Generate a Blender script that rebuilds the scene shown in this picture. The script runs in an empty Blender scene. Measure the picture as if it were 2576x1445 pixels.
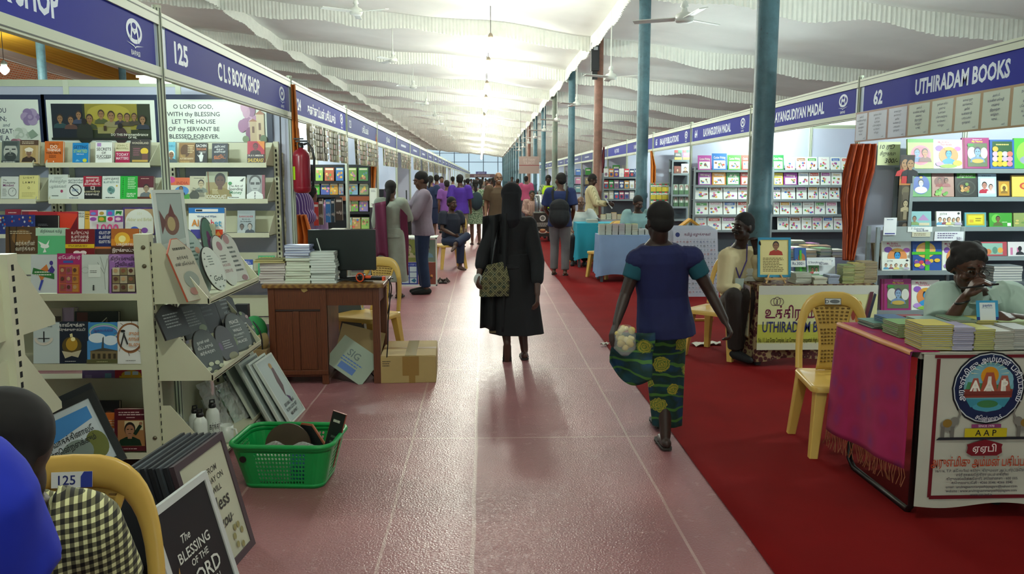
import bpy, bmesh, math, random
from mathutils import Matrix, Vector, Euler
R = math.radians
rnd = random.Random(7)
scene = bpy.context.scene
COL = scene.collection
# ---------------------------------------------------------------- camera
W, H, F = 2576, 1445, 2017.0
PITCH, YAW, CAMH = 7.69, 2.02, 1.612
cd = bpy.data.cameras.new('camera')
cam = bpy.data.objects.new('camera', cd)
COL.objects.link(cam)
cd.sensor_fit = 'HORIZONTAL'
cd.sensor_width = 36.0
cd.lens = F / W * 36.0
cd.clip_start = 0.05
cd.clip_end = 400
cam.location = (0, 0, CAMH)
cam.rotation_euler = (R(90 - PITCH), 0, R(-YAW))
scene.camera = cam
# ---------------------------------------------------------------- world, exposure
scene.view_settings.view_transform = 'Standard'
scene.view_settings.look = 'None'
scene.view_settings.gamma = 1.0
scene.view_settings.use_curve_mapping = False
scene.view_settings.exposure = 0.42
world = bpy.data.worlds.new('hall_air')
scene.world = world
world.use_nodes = True
world.node_tree.nodes['Background'].inputs['Color'].default_value = (0.72, 0.94, 0.85, 1)
world.node_tree.nodes['Background'].inputs['Strength'].default_value = 3.2
LAMP_W, STALL_W, FAR_W = 100.0, 46.0, 46.0
LAMP_COL, STALL_COL = (0.97, 1.0, 0.86), (0.84, 1.0, 0.93)

# ---------------------------------------------------------------- pixel <-> place (used to read sizes off the photograph)
_p, _y = R(PITCH), R(YAW)
FW = Vector((math.sin(_y) * math.cos(_p), math.cos(_y) * math.cos(_p), -math.sin(_p)))
RT = Vector((math.cos(_y), -math.sin(_y), 0))
UP = RT.cross(FW)
def at(px, py, X=None, Y=None, Z=None):
    d = FW + RT * ((px - W / 2) / F) + UP * ((H / 2 - py) / F)
    if X is not None: t = X / d.x
    elif Y is not None: t = Y / d.y
    else: t = (Z - CAMH) / d.z
    return Vector((0, 0, CAMH)) + d * t

# ---------------------------------------------------------------- materials
def lin(h):
    h = h.lstrip('#')
    o = []
    for i in (0, 2, 4):
        c = int(h[i:i + 2], 16) / 255
        o.append(c / 12.92 if c <= 0.04045 else ((c + 0.055) / 1.055) ** 2.4)
    return (*o, 1)
class NT:
    def __init__(s, name):
        s.m = bpy.data.materials.new(name); s.m.use_nodes = True
        s.t = s.m.node_tree; s.n = s.t.nodes; s.b = s.n['Principled BSDF']
    def node(s, typ, **kw):
        n = s.n.new('ShaderNode' + typ)
        for k, v in kw.items():
            if k.startswith('i_'): n.inputs[k[2:].replace('_', ' ')].default_value = v
            else: setattr(n, k, v)
        return n
    def link(s, a, b): s.t.links.new(a, b)
    def coord(s, which='Object', scale=(1, 1, 1)):
        c = s.node('TexCoord'); mp = s.node('Mapping'); mp.inputs['Scale'].default_value = scale
        s.link(c.outputs[which], mp.inputs['Vector']); return mp.outputs['Vector']
    def math(s, op, a, b=0.0, c=None):
        n = s.node('Math', operation=op)
        for i, v in enumerate((a, b) if c is None else (a, b, c)):
            if isinstance(v, (int, float)): n.inputs[i].default_value = v
            else: s.link(v, n.inputs[i])
        return n.outputs[0]
    def mix(s, fac, a, b):
        n = s.node('Mix', data_type='RGBA')
        for i, v in ((0, fac), (6, a), (7, b)):
            if isinstance(v, (int, float, tuple)): n.inputs[i].default_value = v
            else: s.link(v, n.inputs[i])
        return n.outputs[2]
    def ramp(s, fac, stops):
        n = s.node('ValToRGB'); e = n.color_ramp.elements
        while len(e) < len(stops): e.new(0.5)
        for i, (p, c) in enumerate(stops): e[i].position = p; e[i].color = c if isinstance(c, tuple) else lin(c)
        s.link(fac, n.inputs[0]); return n.outputs[0]
    def noise(s, vec, scale, detail=2.0, rough=0.5):
        n = s.node('TexNoise'); n.inputs['Scale'].default_value = scale; n.inputs['Detail'].default_value = detail
        n.inputs['Roughness'].default_value = rough
        s.link(vec, n.inputs['Vector']); return n.outputs['Fac']
    def bump(s, h, strength, dist=0.01):
        n = s.node('Bump'); n.inputs['Strength'].default_value = strength; n.inputs['Distance'].default_value = dist
        s.link(h, n.inputs['Height']); s.link(n.outputs[0], s.b.inputs['Normal'])
    def col(s, v):
        if isinstance(v, tuple): s.b.inputs['Base Color'].default_value = v
        else: s.link(v, s.b.inputs['Base Color'])
    def set(s, rough=None, metal=None, **kw):
        if rough is not None: s.b.inputs['Roughness'].default_value = rough
        if metal is not None: s.b.inputs['Metallic'].default_value = metal
        for k, v in kw.items(): s.b.inputs[k.replace('_', ' ')].default_value = v
_M = {}
def mat(h, rough=0.5, metal=0.0, var=0.0, scale=20.0, bump=0.0, name=None):
    """One plain procedural surface; var mottles it, bump roughens it."""
    k = (h, rough, metal, var, scale, bump)
    if k in _M: return _M[k]
    t = NT(name or 'surface_' + h.lstrip('#'))
    c = lin(h)
    t.set(rough, metal)
    if var or bump:
        nz = t.noise(t.coord(), scale, 3.0)
        if var:
            lo = tuple(x * (1 - var) for x in c[:3]) + (1,); hi = tuple(min(1, x * (1 + var)) for x in c[:3]) + (1,)
            t.col(t.ramp(nz, [(0.3, lo), (0.7, hi)]))
        else: t.col(c)
        if bump: t.bump(nz, bump)
    else: t.col(c)
    _M[k] = t.m
    return t.m
def glow(name, rgb, strength):
    t = NT(name)
    t.col((0.9, 0.9, 0.9, 1)); t.b.inputs['Emission Color'].default_value = (*rgb, 1)
    t.b.inputs['Emission Strength'].default_value = strength
    return t.m
def film(name, alpha, rgb=(0.9, 0.95, 0.92), rough=0.12):
    """Thin clear plastic film: mostly see-through, glossy."""
    t = NT(name); t.col((*rgb, 1)); t.set(rough); t.b.inputs['Alpha'].default_value = alpha
    return t.m
def wood(name, a, b, scale=(3, 3, 30), rough=0.45):
    t = NT(name); v = t.coord('Object', scale)
    w = t.node('TexWave', wave_type='BANDS', bands_direction='X'); w.inputs['Scale'].default_value = 2.0
    w.inputs['Distortion'].default_value = 7.0; w.inputs['Detail'].default_value = 3.0
    t.link(v, w.inputs['Vector'])
    t.col(t.ramp(w.outputs['Fac'], [(0.1, a), (0.9, b)])); t.set(rough); t.bump(w.outputs['Fac'], 0.1, 0.002)
    return t.m

# ---------------------------------------------------------------- mesh building
class MB:
    def __init__(s): s.v = []; s.f = []; s.mi = []; s.sm = []; s.mats = []; s.M = Matrix()
    def idx(s, m):
        if m not in s.mats: s.mats.append(m)
        return s.mats.index(m)
    def add(s, vs, fs, m, smooth=False):
        o = len(s.v); k = s.idx(m)
        s.v += [tuple(s.M @ Vector(p)) for p in vs]
        for f in fs: s.f.append([i + o for i in f]); s.mi.append(k); s.sm.append(smooth)
        return s
    def box(s, x0, y0, z0, x1, y1, z1, m):
        v = [(x, y, z) for z in (z0, z1) for y in (y0, y1) for x in (x0, x1)]
        return s.add(v, [(0, 2, 3, 1), (4, 5, 7, 6), (0, 1, 5, 4), (2, 6, 7, 3), (0, 4, 6, 2), (1, 3, 7, 5)], m)
    def bbox(s, c, d, m): return s.box(c[0] - d[0] / 2, c[1] - d[1] / 2, c[2] - d[2] / 2, c[0] + d[0] / 2, c[1] + d[1] / 2, c[2] + d[2] / 2, m)
    def loft(s, rings, m, smooth=True, caps=True):
        n = len(rings[0]); vs = [p for r in rings for p in r]; fs = []
        for i in range(len(rings) - 1):
            for j in range(n):
                fs.append((i * n + j, i * n + (j + 1) % n, (i + 1) * n + (j + 1) % n, (i + 1) * n + j))
        s.add(vs, fs, m, smooth)
        if caps:
            s.add(rings[0], [tuple(range(n))[::-1]], m); s.add(rings[-1], [tuple(range(n))], m)
        return s
    def tube(s, pts, r, m, n=8, caps=True):
        pts = [Vector(p) for p in pts]; rr = r if isinstance(r, (list, tuple)) else [r] * len(pts)
        rings = []; ref = None
        for i, p in enumerate(pts):
            d = (pts[min(i + 1, len(pts) - 1)] - pts[max(i - 1, 0)]).normalized()
            if ref is None: ref = Vector((0, 0, 1)) if abs(d.z) < 0.9 else Vector((1, 0, 0))
            a = (ref - d * ref.dot(d)).normalized(); b = d.cross(a); ref = a
            rings.append([p + (a * math.cos(2 * math.pi * k / n) + b * math.sin(2 * math.pi * k / n)) * rr[i] for k in range(n)])
        return s.loft(rings, m, n > 6, caps)
    def lathe(s, prof, m, n=24, c=(0, 0, 0), caps=True):
        rings = [[(c[0] + r * math.cos(2 * math.pi * k / n), c[1] + r * math.sin(2 * math.pi * k / n), c[2] + z) for k in range(n)] for r, z in prof]
        return s.loft(rings, m, True, caps)
    def ball(s, c, r, m, n=14, k=8):
        r = r if isinstance(r, (tuple, list)) else (r, r, r); rings = []
        for i in range(k + 1):
            a = -math.pi / 2 + math.pi * i / k; a = max(-1.5, min(1.5, a))
            rings.append([(c[0] + r[0] * math.cos(a) * math.cos(2 * math.pi * j / n), c[1] + r[1] * math.cos(a) * math.sin(2 * math.pi * j / n), c[2] + r[2] * math.sin(a)) for j in range(n)])
        return s.loft(rings, m)
    def prism(s, pts, y0, y1, m, smooth=False):
        """outline in XZ pushed along Y"""
        n = len(pts)
        v = [(x, y0, z) for x, z in pts] + [(x, y1, z) for x, z in pts]
        s.add(v, [(i, (i + 1) % n, n + (i + 1) % n, n + i) for i in range(n)], m, smooth)
        return s.add(v, [tuple(range(n)), tuple(range(2 * n - 1, n - 1, -1))], m)
    def poly(s, pts, m): return s.add(pts, [tuple(range(len(pts)))], m)
    def grid(s, fn, nu, nv, m, smooth=True, closed=False):
        vs = [fn(i / nu, j / nv) for j in range(nv + 1) for i in range(nu + 1)]
        return s.add(vs, [(j * (nu + 1) + i, j * (nu + 1) + i + 1, (j + 1) * (nu + 1) + i + 1, (j + 1) * (nu + 1) + i) for j in range(nv) for i in range(nu)], m, smooth)
    # flat artwork, in the XZ plane of a face that looks to -Y; unit coordinates over (w, h) from (x0, z0)
    def art(s, els, x0, z0, w, h, y=0.0, step=0.0006):
        for e in els:
            y -= step; k = e[0]
            if k == 'r':
                _, a, b, c, d, m = e
                s.poly([(x0 + a * w, y, z0 + b * h), (x0 + c * w, y, z0 + b * h), (x0 + c * w, y, z0 + d * h), (x0 + a * w, y, z0 + d * h)], cm(m))
            elif k == 'e':
                _, a, b, c, d, m = e
                s.poly([(x0 + (a + c * math.cos(t)) * w, y, z0 + (b + d * math.sin(t)) * h) for t in [2 * math.pi * i / 20 for i in range(20)]], cm(m))
            elif k == 'o':      # ring: cx cy rx ry thickness(unit of w)
                _, a, b, c, d, th, m = e
                n = 28; vs = []
                for i in range(n):
                    t = 2 * math.pi * i / n
                    vs.append((x0 + (a + c * math.cos(t)) * w, y, z0 + (b + d * math.sin(t)) * h))
                    vs.append((x0 + (a + c * math.cos(t)) * w - th * w * math.cos(t), y, z0 + (b + d * math.sin(t)) * h - th * w * math.sin(t)))
                s.add(vs, [(2 * i, 2 * ((i + 1) % n), 2 * ((i + 1) % n) + 1, 2 * i + 1) for i in range(n)], cm(m))
            elif k == 'p':
                s.poly([(x0 + a * w, y, z0 + b * h) for a, b in e[1]], cm(e[2]))
            elif k == 'l':      # line through points, thickness in unit of w
                pts = [Vector((x0 + a * w, 0, z0 + b * h)) for a, b in e[1]]
                for p, q in zip(pts, pts[1:]):
                    d = (q - p).normalized(); nn = Vector((-d.z, 0, d.x)) * e[2] * w / 2
                    s.poly([(v.x, y, v.z) for v in (p - nn, q - nn, q + nn, p + nn)], cm(e[3]))
            elif k == 't':      # text: string, cx, baseline y, height(unit h), colour, max width(unit w), shear
                st, a, b, hh, m = e[1:6]
                mw = e[6] if len(e) > 6 else 0.9; sh = e[7] if len(e) > 7 else 0.0; al = e[8] if len(e) > 8 else 'c'
                vs, fs, tw = text_mesh(st)
                sz = hh * h / 0.72; sx = min(sz, mw * w / max(tw, 1e-6))
                xo = x0 + a * w - (tw * sx / 2 if al == 'c' else 0)
                s.add([(xo + (x + sh * z) * sx, y, z0 + b * h + z * sz) for x, z in vs], fs, cm(m))
            elif k == 'f':      # a generic bust: cx, base y, size(unit h), skin, hair, cloth
                _, a, b, sz, sk, hr, cl = e
                q = sz * h / w
                for sub in (('p', [(a - .5 * q, b), (a + .5 * q, b), (a + .42 * q, b + .25 * sz), (a + .15 * q, b + .38 * sz), (a - .15 * q, b + .38 * sz), (a - .42 * q, b + .25 * sz)], cl),
                            ('e', a, b + .72 * sz, .23 * q, .29 * sz, hr), ('r', a - .09 * q, b + .3 * sz, a + .09 * q, b + .5 * sz, sk), ('e', a, b + .65 * sz, .19 * q, .25 * sz, sk)):
                    s.art([sub], x0, z0, w, h, y, step * .5); y -= step * .5
                s.art([('r', a - .12 * q, b + .68 * sz, a - .04 * q, b + .72 * sz, '#201818'), ('r', a + .04 * q, b + .68 * sz, a + .12 * q, b + .72 * sz, '#201818'), ('r', a - .06 * q, b + .51 * sz, a + .06 * q, b + .53 * sz, '#502820')], x0, z0, w, h, y, step * .3)
            elif k == 'lines':  # rows of small strokes standing for print too fine to read: x0 y0 x1 y1 rows colour
                _, a, b, c, d, n, m = e
                rr = random.Random(n * 7 + int(a * 100))
                for i in range(n):
                    yy = d - (d - b) * (i + .5) / n; x = a; e1 = c - (c - a) * rr.random() * .25
                    while x < e1:
                        x2 = min(e1, x + (c - a) * rr.uniform(.06, .18)); th = (d - b) / n * .4
                        s.poly([(x0 + u * w, y, z0 + v * h) for u, v in ((x, yy - th / 2), (x2, yy - th / 2), (x2, yy + th / 2), (x, yy + th / 2))], cm(m)); x = x2 + (c - a) * .025
        return s
    def mesh(s, name):
        me = bpy.data.meshes.new(name); me.from_pydata(s.v, [], s.f)
        for m in s.mats: me.materials.append(m)
        me.polygons.foreach_set('material_index', s.mi); me.polygons.foreach_set('use_smooth', s.sm)
        me.update(); return me
    def obj(s, name, parent=None, label=None, cat=None, group=None, kind=None, M=None, bevel=0.0):
        o = bpy.data.objects.new(name, s.mesh(name)); COL.objects.link(o)
        if parent: o.parent = parent
        if M is not None: o.matrix_local = M
        if bevel:
            b = o.modifiers.new('edge', 'BEVEL'); b.width = bevel; b.segments = 2; b.limit_method = 'ANGLE'
        return tag(o, label, cat, group, kind)
def cm(m): return mat(m, 0.42) if isinstance(m, str) else m
def tag(o, label=None, cat=None, group=None, kind=None):
    for k, v in (('label', label), ('category', cat), ('group', group), ('kind', kind)):
        if v: o[k] = v
    return o
def thing(name, label, cat, loc=(0, 0, 0), rz=0.0, group=None, kind=None, M=None):
    o = bpy.data.objects.new(name, None); COL.objects.link(o); o.empty_display_size = 0.1
    if M is not None: o.matrix_world = M
    else: o.location = loc; o.rotation_euler = (0, 0, rz)
    return tag(o, label, cat, group, kind)
def dup(o, label=None, loc=None, rz=None, group=None, parent=None, M=None):
    """a copy of a thing with copies of its parts and their parts"""
    c = o.copy(); COL.objects.link(c)
    if parent: c.parent = parent
    for ch in [x for x in KIDS.get(o, o.children)]: dup(ch, parent=c)
    if label: c['label'] = label
    if group: c['group'] = group
    if M is not None: c.matrix_world = M
    if loc is not None: c.location = loc
    if rz is not None: c.rotation_euler = (0, 0, rz)
    return c
KIDS = {}
_T = {}
def text_mesh(st):
    if st in _T: return _T[st]
    c = bpy.data.curves.new('lettering', 'FONT'); c.body = st.lstrip('*'); c.resolution_u = 2; c.fill_mode = 'FRONT'; c.offset = 0.034 if st[0] == '*' else 0.012
    o = bpy.data.objects.new('lettering', c); m = o.to_mesh()
    vs = [(v.co.x, v.co.y) for v in m.vertices]; fs = [tuple(p.vertices) for p in m.polygons]
    o.to_mesh_clear(); bpy.data.objects.remove(o); bpy.data.curves.remove(c)
    x0 = min([v[0] for v in vs] or [0]); vs = [(x - x0, z) for x, z in vs]
    _T[st] = (vs, fs, max([v[0] for v in vs] or [1])); return _T[st]
def TRS(loc, rz=0.0, rx=0.0, ry=0.0):
    return Matrix.Translation(Vector(loc)) @ Matrix.Rotation(rz, 4, 'Z') @ Matrix.Rotation(rx, 4, 'X') @ Matrix.Rotation(ry, 4, 'Y')
ORD = 'first second third fourth fifth sixth seventh eighth ninth tenth eleventh twelfth thirteenth fourteenth fifteenth sixteenth seventeenth eighteenth nineteenth twentieth'.split()
PAPER = mat('#d9d6c4', 0.8, var=0.06, scale=60)
def book(label, w, h, t, col, art=(), M=None, group=None, name='book', cat='book', pages=True):
    """a book standing up, its cover looking to -Y, its foot at z = 0"""
    b = MB(); c = cm(col); k = min(0.003, t * .25)
    b.box(-w / 2, 0, 0, w / 2, k, h, c).box(-w / 2, t - k, 0, w / 2, t, h, c).box(-w / 2, k, 0, -w / 2 + k, t - k, h, c)
    b.art(art, -w / 2, 0, w, h)
    if not pages: b.box(-w / 2 + k, k, .002, w / 2 - .002, t - k, h - .002, PAPER)
    o = b.obj(name, None, label, cat, group, M=M)
    if pages: MB().box(-w / 2 + k, k, .003, w / 2 - .003, t - k, h - .003, PAPER).obj('pages', o)
    return o
def fbook(px0, px1, pt, pb, Y, label, col, art=(), t=0.02, tilt=12, group=None, rz=0.0, lift=0.0, **kw):
    """a display book on a shelf that faces the aisle end (-Y), its size read off the photograph at depth Y"""
    a, b, c = at(px0, pb, Y=Y), at(px1, pb, Y=Y), at((px0 + px1) / 2, pt, Y=Y)
    return book(label, b.x - a.x, (c.z - a.z) / math.cos(R(tilt)), t, col, art, TRS(((a.x + b.x) / 2, Y, a.z + lift), rz, R(-tilt)), group, **kw)
# ================================================================ the hall
XL, XR, YL0, YR0, BAY = -1.77, 3.45, 4.58, 7.39, 3.0
YEND, YNEAR = 112.0, -7.0
def ceil_z(x): return 5.03 - 0.105 * x + 0.10 * math.exp(-(x / 1.8) ** 2)
def floor_material():
    t = NT('pink_embossed_vinyl'); v = t.coord('Object')
    n1 = t.noise(v, 60, 3, .6); vo = t.node('TexVoronoi', feature='DISTANCE_TO_EDGE'); vo.inputs['Scale'].default_value = 64
    t.link(v, vo.inputs['Vector'])
    sx = t.node('SeparateXYZ'); t.link(v, sx.inputs[0])
    def near(o, c, w):      # 1 inside the strip of half width w about c
        return t.math('LESS_THAN', t.math('ABSOLUTE', t.math('SUBTRACT', o, c)), w)
    wob = t.math('ADD', sx.outputs[0], t.math('MULTIPLY', t.math('SUBTRACT', t.noise(v, 1.2), .5), .02))
    seam = near(wob, -.055, .010)
    for c in (.90, -.45, -1.25): seam = t.math('MAXIMUM', seam, near(wob, c, .007))
    ym = t.math('MODULO', t.math('ADD', sx.outputs[1], 100.35), 1.83)
    seam = t.math('MAXIMUM', seam, near(ym, .9, .008))
    big = t.noise(v, 1.1, 3)
    base = t.ramp(big, [(.3, '#865659'), (.7, '#9e696b')])
    worn = t.noise(v, 9, 4, .7)
    base = t.mix(t.math('MULTIPLY', t.math('GREATER_THAN', worn, .62), .22), base, lin('#c7a9a2'))
    t.col(t.mix(t.math('MULTIPLY', seam, .45), base, lin('#c9b2a8')))
    hgt = t.math('ADD', t.math('MULTIPLY', n1, .7), t.math('MULTIPLY', vo.outputs['Distance'], 1.4))
    hgt = t.math('ADD', hgt, t.math('MULTIPLY', seam, .5))
    hgt = t.math('ADD', hgt, t.math('MULTIPLY', t.noise(v, 3.0, 2), 1.6))
    t.bump(hgt, .31, .006); t.set(.34, Specular_IOR_Level=.56)
    return t.m
m = MB(); m.box(-13, YNEAR, -.1, 13, YEND, 0, floor_material()); m.obj('floor', kind='structure')
t = NT('red_needle_felt'); v = t.coord()
t.col(t.mix(t.noise(v, 2.2, 3), lin('#620c0d'), lin('#7c1212'))); t.bump(t.noise(v, 260, 2), .25, .002); t.set(.95, Specular_IOR_Level=.1)
CARPET = t.m
m = MB()
def _cp(u, w):
    y = YNEAR + .2 + (YEND - YNEAR - .4) * w; x = 1.19 + (6.4 - 1.19) * u
    if u == 0: x += .004 * math.sin(y * 1.7) + .003 * math.sin(y * 4.1)
    return (x, y, .006)
m.grid(_cp, 8, 300, CARPET)
m.box(1.21, YNEAR + .2, 0, 6.4, YEND - .2, .004, CARPET)
m.obj('red_carpet', None, 'red felt carpet laid along one side of the pink aisle floor', 'carpet')
# walls
def brick():
    t = NT('red_brick'); b = t.node('TexBrick'); v = t.coord('Object', (1, 1, 1))
    sx = t.node('SeparateXYZ'); t.link(v, sx.inputs[0]); cb = t.node('CombineXYZ')
    t.link(sx.outputs[1], cb.inputs[0]); t.link(sx.outputs[2], cb.inputs[1]); t.link(cb.outputs[0], b.inputs['Vector'])
    for k, c in (('Color1', '#a8552c'), ('Color2', '#8a4424'), ('Mortar', '#9d8f7c')): b.inputs[k].default_value = lin(c)
    b.inputs['Scale'].default_value = 4.0; b.inputs['Mortar Size'].default_value = .03
    t.col(b.outputs['Color']); t.set(.9); return t.m
BRICK = brick()
MB().box(-13.1, YNEAR, 0, -12.9, YEND, 5.5, BRICK).obj('wall_left', kind='structure')
MB().box(12.9, YNEAR, 0, 13.1, YEND, 2.6, BRICK).obj('wall_right', kind='structure')  # side walls stop short of the ceiling, gaps shaped to let daylight in
m = MB(); w_ = mat('#b9bcb6', .8); m.box(-13, YNEAR - .1, 0, -1.6, YNEAR, 7, w_); m.box(2.6, YNEAR - .1, 0, 13, YNEAR, 7, w_); m.box(-1.6, YNEAR - .1, 2.5, 2.6, YNEAR, 7, w_); m.obj('wall_near', kind='structure')  # unseen wall; its doorway opening is added to let in frontal fill light
m = MB(); 
t = NT('pale_blue_tarpaulin'); t.col(lin('#c4c9d6')); tl = t.node('BsdfTranslucent'); tl.inputs['Color'].default_value = lin('#cfd2dc'); mx = t.node('MixShader'); mx.inputs[0].default_value = .6
t.link(t.b.outputs[0], mx.inputs[1]); t.link(tl.outputs[0], mx.inputs[2]); t.link(mx.outputs[0], t.n['Material Output'].inputs['Surface'])
m.box(-13, YEND, 0, 13, YEND + .02, 7, t.m)
for i in range(13): m.bbox((-12 + 2 * i, YEND - .05, 3.2), (.10, .06, 6.4), mat('#6f7d92', .6))
for z in (3.9, 5.1): m.bbox((0, YEND - .06, z), (26, .06, .08), mat('#7f8ca6', .6))
m.obj('wall_far', kind='structure')
# ceiling cloth, sagging between the cross lines
CLOTH = mat('#eceeea', .85, var=.03, scale=1.5, name='white_cloth')
CROSS = [1.8 + 5.6 * k for k in range(-1, 20)]
def ceil_pt(x, y):
    f = ((y - 1.8) / 5.6) % 1.0
    sag = .09 * math.sin(math.pi * f) + .04 * math.sin(6 * math.pi * f) * math.sin(x * 1.3)
    g = min(abs(x - 2.42), abs(x + 5.8)); 
    return (x, y, ceil_z(x) - sag * min(1, .25 + g / 2.2) + .025 * math.sin(x * 2.1 + y * .7))
m = MB(); m.grid(lambda u, w: ceil_pt(-13 + 26 * u, YNEAR + (YEND - YNEAR) * w), 52, 340, CLOTH)
m.obj('ceiling', kind='structure')
FRILL = mat('#e6e8e0', .9, var=.05, scale=6)
def frill(n, fn, hgt, pitch=.055):
    m = MB(); vs = []
    for i in range(n + 1):
        p, d = fn(i / n)
        w = (1 if i % 2 else -1) * rnd.uniform(.004, .009)
        h2 = hgt * (1 + .10 * math.sin(i * .13) + rnd.uniform(-.04, .04))
        vs += [(p[0] + d[0] * w, p[1] + d[1] * w, p[2] + .02), (p[0] + d[0] * w * 1.5, p[1] + d[1] * w * 1.5, p[2] - h2 * .5), (p[0] + d[0] * w * 2.2, p[1] + d[1] * w * 2.2, p[2] - h2)]
    fs = []
    for i in range(n):
        for j in range(2): fs.append((3 * i + j, 3 * i + 3 + j, 3 * i + 4 + j, 3 * i + 1 + j))
    m.add(vs, fs, FRILL, False); return m
first = None
for k, y in enumerate(CROSS):
    if y < 0: continue
    if first is None:
        first = frill(640, lambda u: ((-12.8 + 25.6 * u, 0, ceil_pt(-12.8 + 25.6 * u, 1.8)[2] + .03 * math.sin(u * 60)), (0, 1)), .34).obj('trim_1', kind='structure')
        o = first
    else: o = first.copy(); COL.objects.link(o)
    o.name = 'trim_%d' % (k + 1); o.location.y = y
for i, x in enumerate((2.42, -5.8, 10.6)):
    frill(2600, lambda u: ((x, -5 + 116 * u, ceil_pt(x, -5 + 116 * u)[2]), (1, 0)), .32).obj('trim_%d' % (31 + i), kind='structure')
# pillars
def pillar_mat(name, a, b, c):
    t = NT(name); v = t.coord('Object'); g = t.node('TexCoord')
    n = t.noise(v, 5, 4, .7); n2 = t.noise(v, 22, 3, .6)
    base = t.ramp(n, [(.35, a), (.62, b)])
    t.col(t.mix(t.math('MULTIPLY', t.math('GREATER_THAN', n2, .66), .55), base, lin(c))); t.set(.5); t.bump(n2, .15, .004)
    return t.m
PB = pillar_mat('worn_blue_paint', '#405e68', '#4d727d', '#39424a')
PR = pillar_mat('worn_red_oxide_paint', '#6d4a3c', '#84594a', '#5b5a55')
PG = pillar_mat('worn_grey_green_paint', '#5f6f62', '#75796a', '#4a4f49')
def pillar(x, y, top, pm, label, group=None):
    o = thing('pillar', label, 'pillar', (x, y, 0), 0, group)
    m = MB(); m.lathe([(.10, 0), (.10, 1.28), (.112, 1.3), (.112, 1.36), (.10, 1.38), (.10, top)], pm, 20); m.obj('shaft', o)
    MB().lathe([(.16, 0), (.16, .015), (.12, .03), (.105, .05)], pm, 20).obj('base_plate', o)
    return o
plab = {0: ('thick blue steel pillar behind the man in the cream shirt', PB), 1: ('blue steel pillar beyond the woman in the navy vest', PB),
        2: ('brown steel pillar behind the man reading in a striped shirt', PR), 3: ('blue steel pillar beside the man with the black backpack', PB),
        4: ('grey-brown steel pillar just past the blue-shirted backpacker', PG), 5: ('blue steel pillar standing beyond the tea urn', PB), 6: ('dull blue pillar just in front of the toilet notice', PB),
        7: ('rust coloured pillar beside the hanging toilet notice', PR)}
pil = {}
for k in range(0, 19):
    y = 7.3 + 5.62 * k
    lb, pm = plab.get(k, ('thin blue pillar far down the row on the carpet edge', PB))
    if k < 2: y = (7.55, 13.8)[k]
    pil[k] = pillar((at(1921, 300, Y=7.55).x, at(1618, 250, Y=13.8).x)[k] if k < 2 else 2.62, y, ceil_z(2.6) + .0, pm, lb, None if k in plab else 'far pillars')
o = thing('loudspeaker', 'black box loudspeaker strapped high on the brown pillar', 'loudspeaker', (2.50, 18.40, 4.0))
bk = mat('#16181a', .5)
MB().box(-.09, -.13, 0, .09, 0, .62, bk).obj('body', o, bevel=.01); MB().box(-.075, -.14, .05, .075, -.13, .4, mat('#2b2d30', .8)).obj('grille', o); MB().box(-.04, -.15, .45, .05, -.13, .52, mat('#a9adb0', .4)).obj('badge', o)
MB().box(-.06, -.07, -.18, .06, .0, 0, bk).obj('bracket', o)
for x, y, lb in ((-10.6, 20.2, 'blue pillar in front of the brick wall above the posters'), (-10.6, 24.6, 'farther blue pillar seen above the booth wall under yellow drapes')):
    pillar(x, y, ceil_z(x), PB, lb)
# lamps along the aisle
BULB = glow('lamp_glow', LAMP_COL, LAMP_W / (math.pi * 4 * math.pi * .085 ** 2))
def lamp0():
    o = thing('hanging_lamp', '', 'lamp', (0, 0, 0))
    MB().lathe([(.012, -.26), (.05, -.24), (.082, -.18), (.085, -.12), (.06, -.05), (.03, -.02)], BULB, 20).obj('bulb', o)
    MB().lathe([(.032, -.03), (.045, .0), (.045, .05), (.03, .08), (.012, .1)], mat('#8d7f6c', .5), 16).obj('socket', o)
    MB().tube([(0, 0, .09), (0, 0, .75)], .006, mat('#3a3a38', .6), 6).obj('cord', o)
    return o
L0 = lamp0(); bpy.context.view_layer.update()
n = 0
for k in range(-1, 25):
    y = 11.4 + 3.7 * k if k < 12 else 11.4 + 3.7 * 12 + 3.9 * (k - 12)
    x = .21 - .0045 * y; 
    z = ceil_pt(x, y)[2] - .85
    lb = ('glaring white bulb hanging in the line of lamps over the far aisle' if k > 3 else 'glaring white aisle bulb, %s in the row of lamps from the near end' % ORD[k])
    if k < 0: y = 1.2; x = .3; z = ceil_pt(x, y)[2] - .85; lb = 'white fill bulb added over the near end of the aisle, out of the frame'  # added unseen bulb, there only to fill the foreground with light
    if k == 0: o = L0; o['label'] = lb; o.location = (x, y, z)
    else: o = dup(L0, lb, (x, y, z))
    if k > 3: o['group'] = 'lamps over the aisle'
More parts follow.
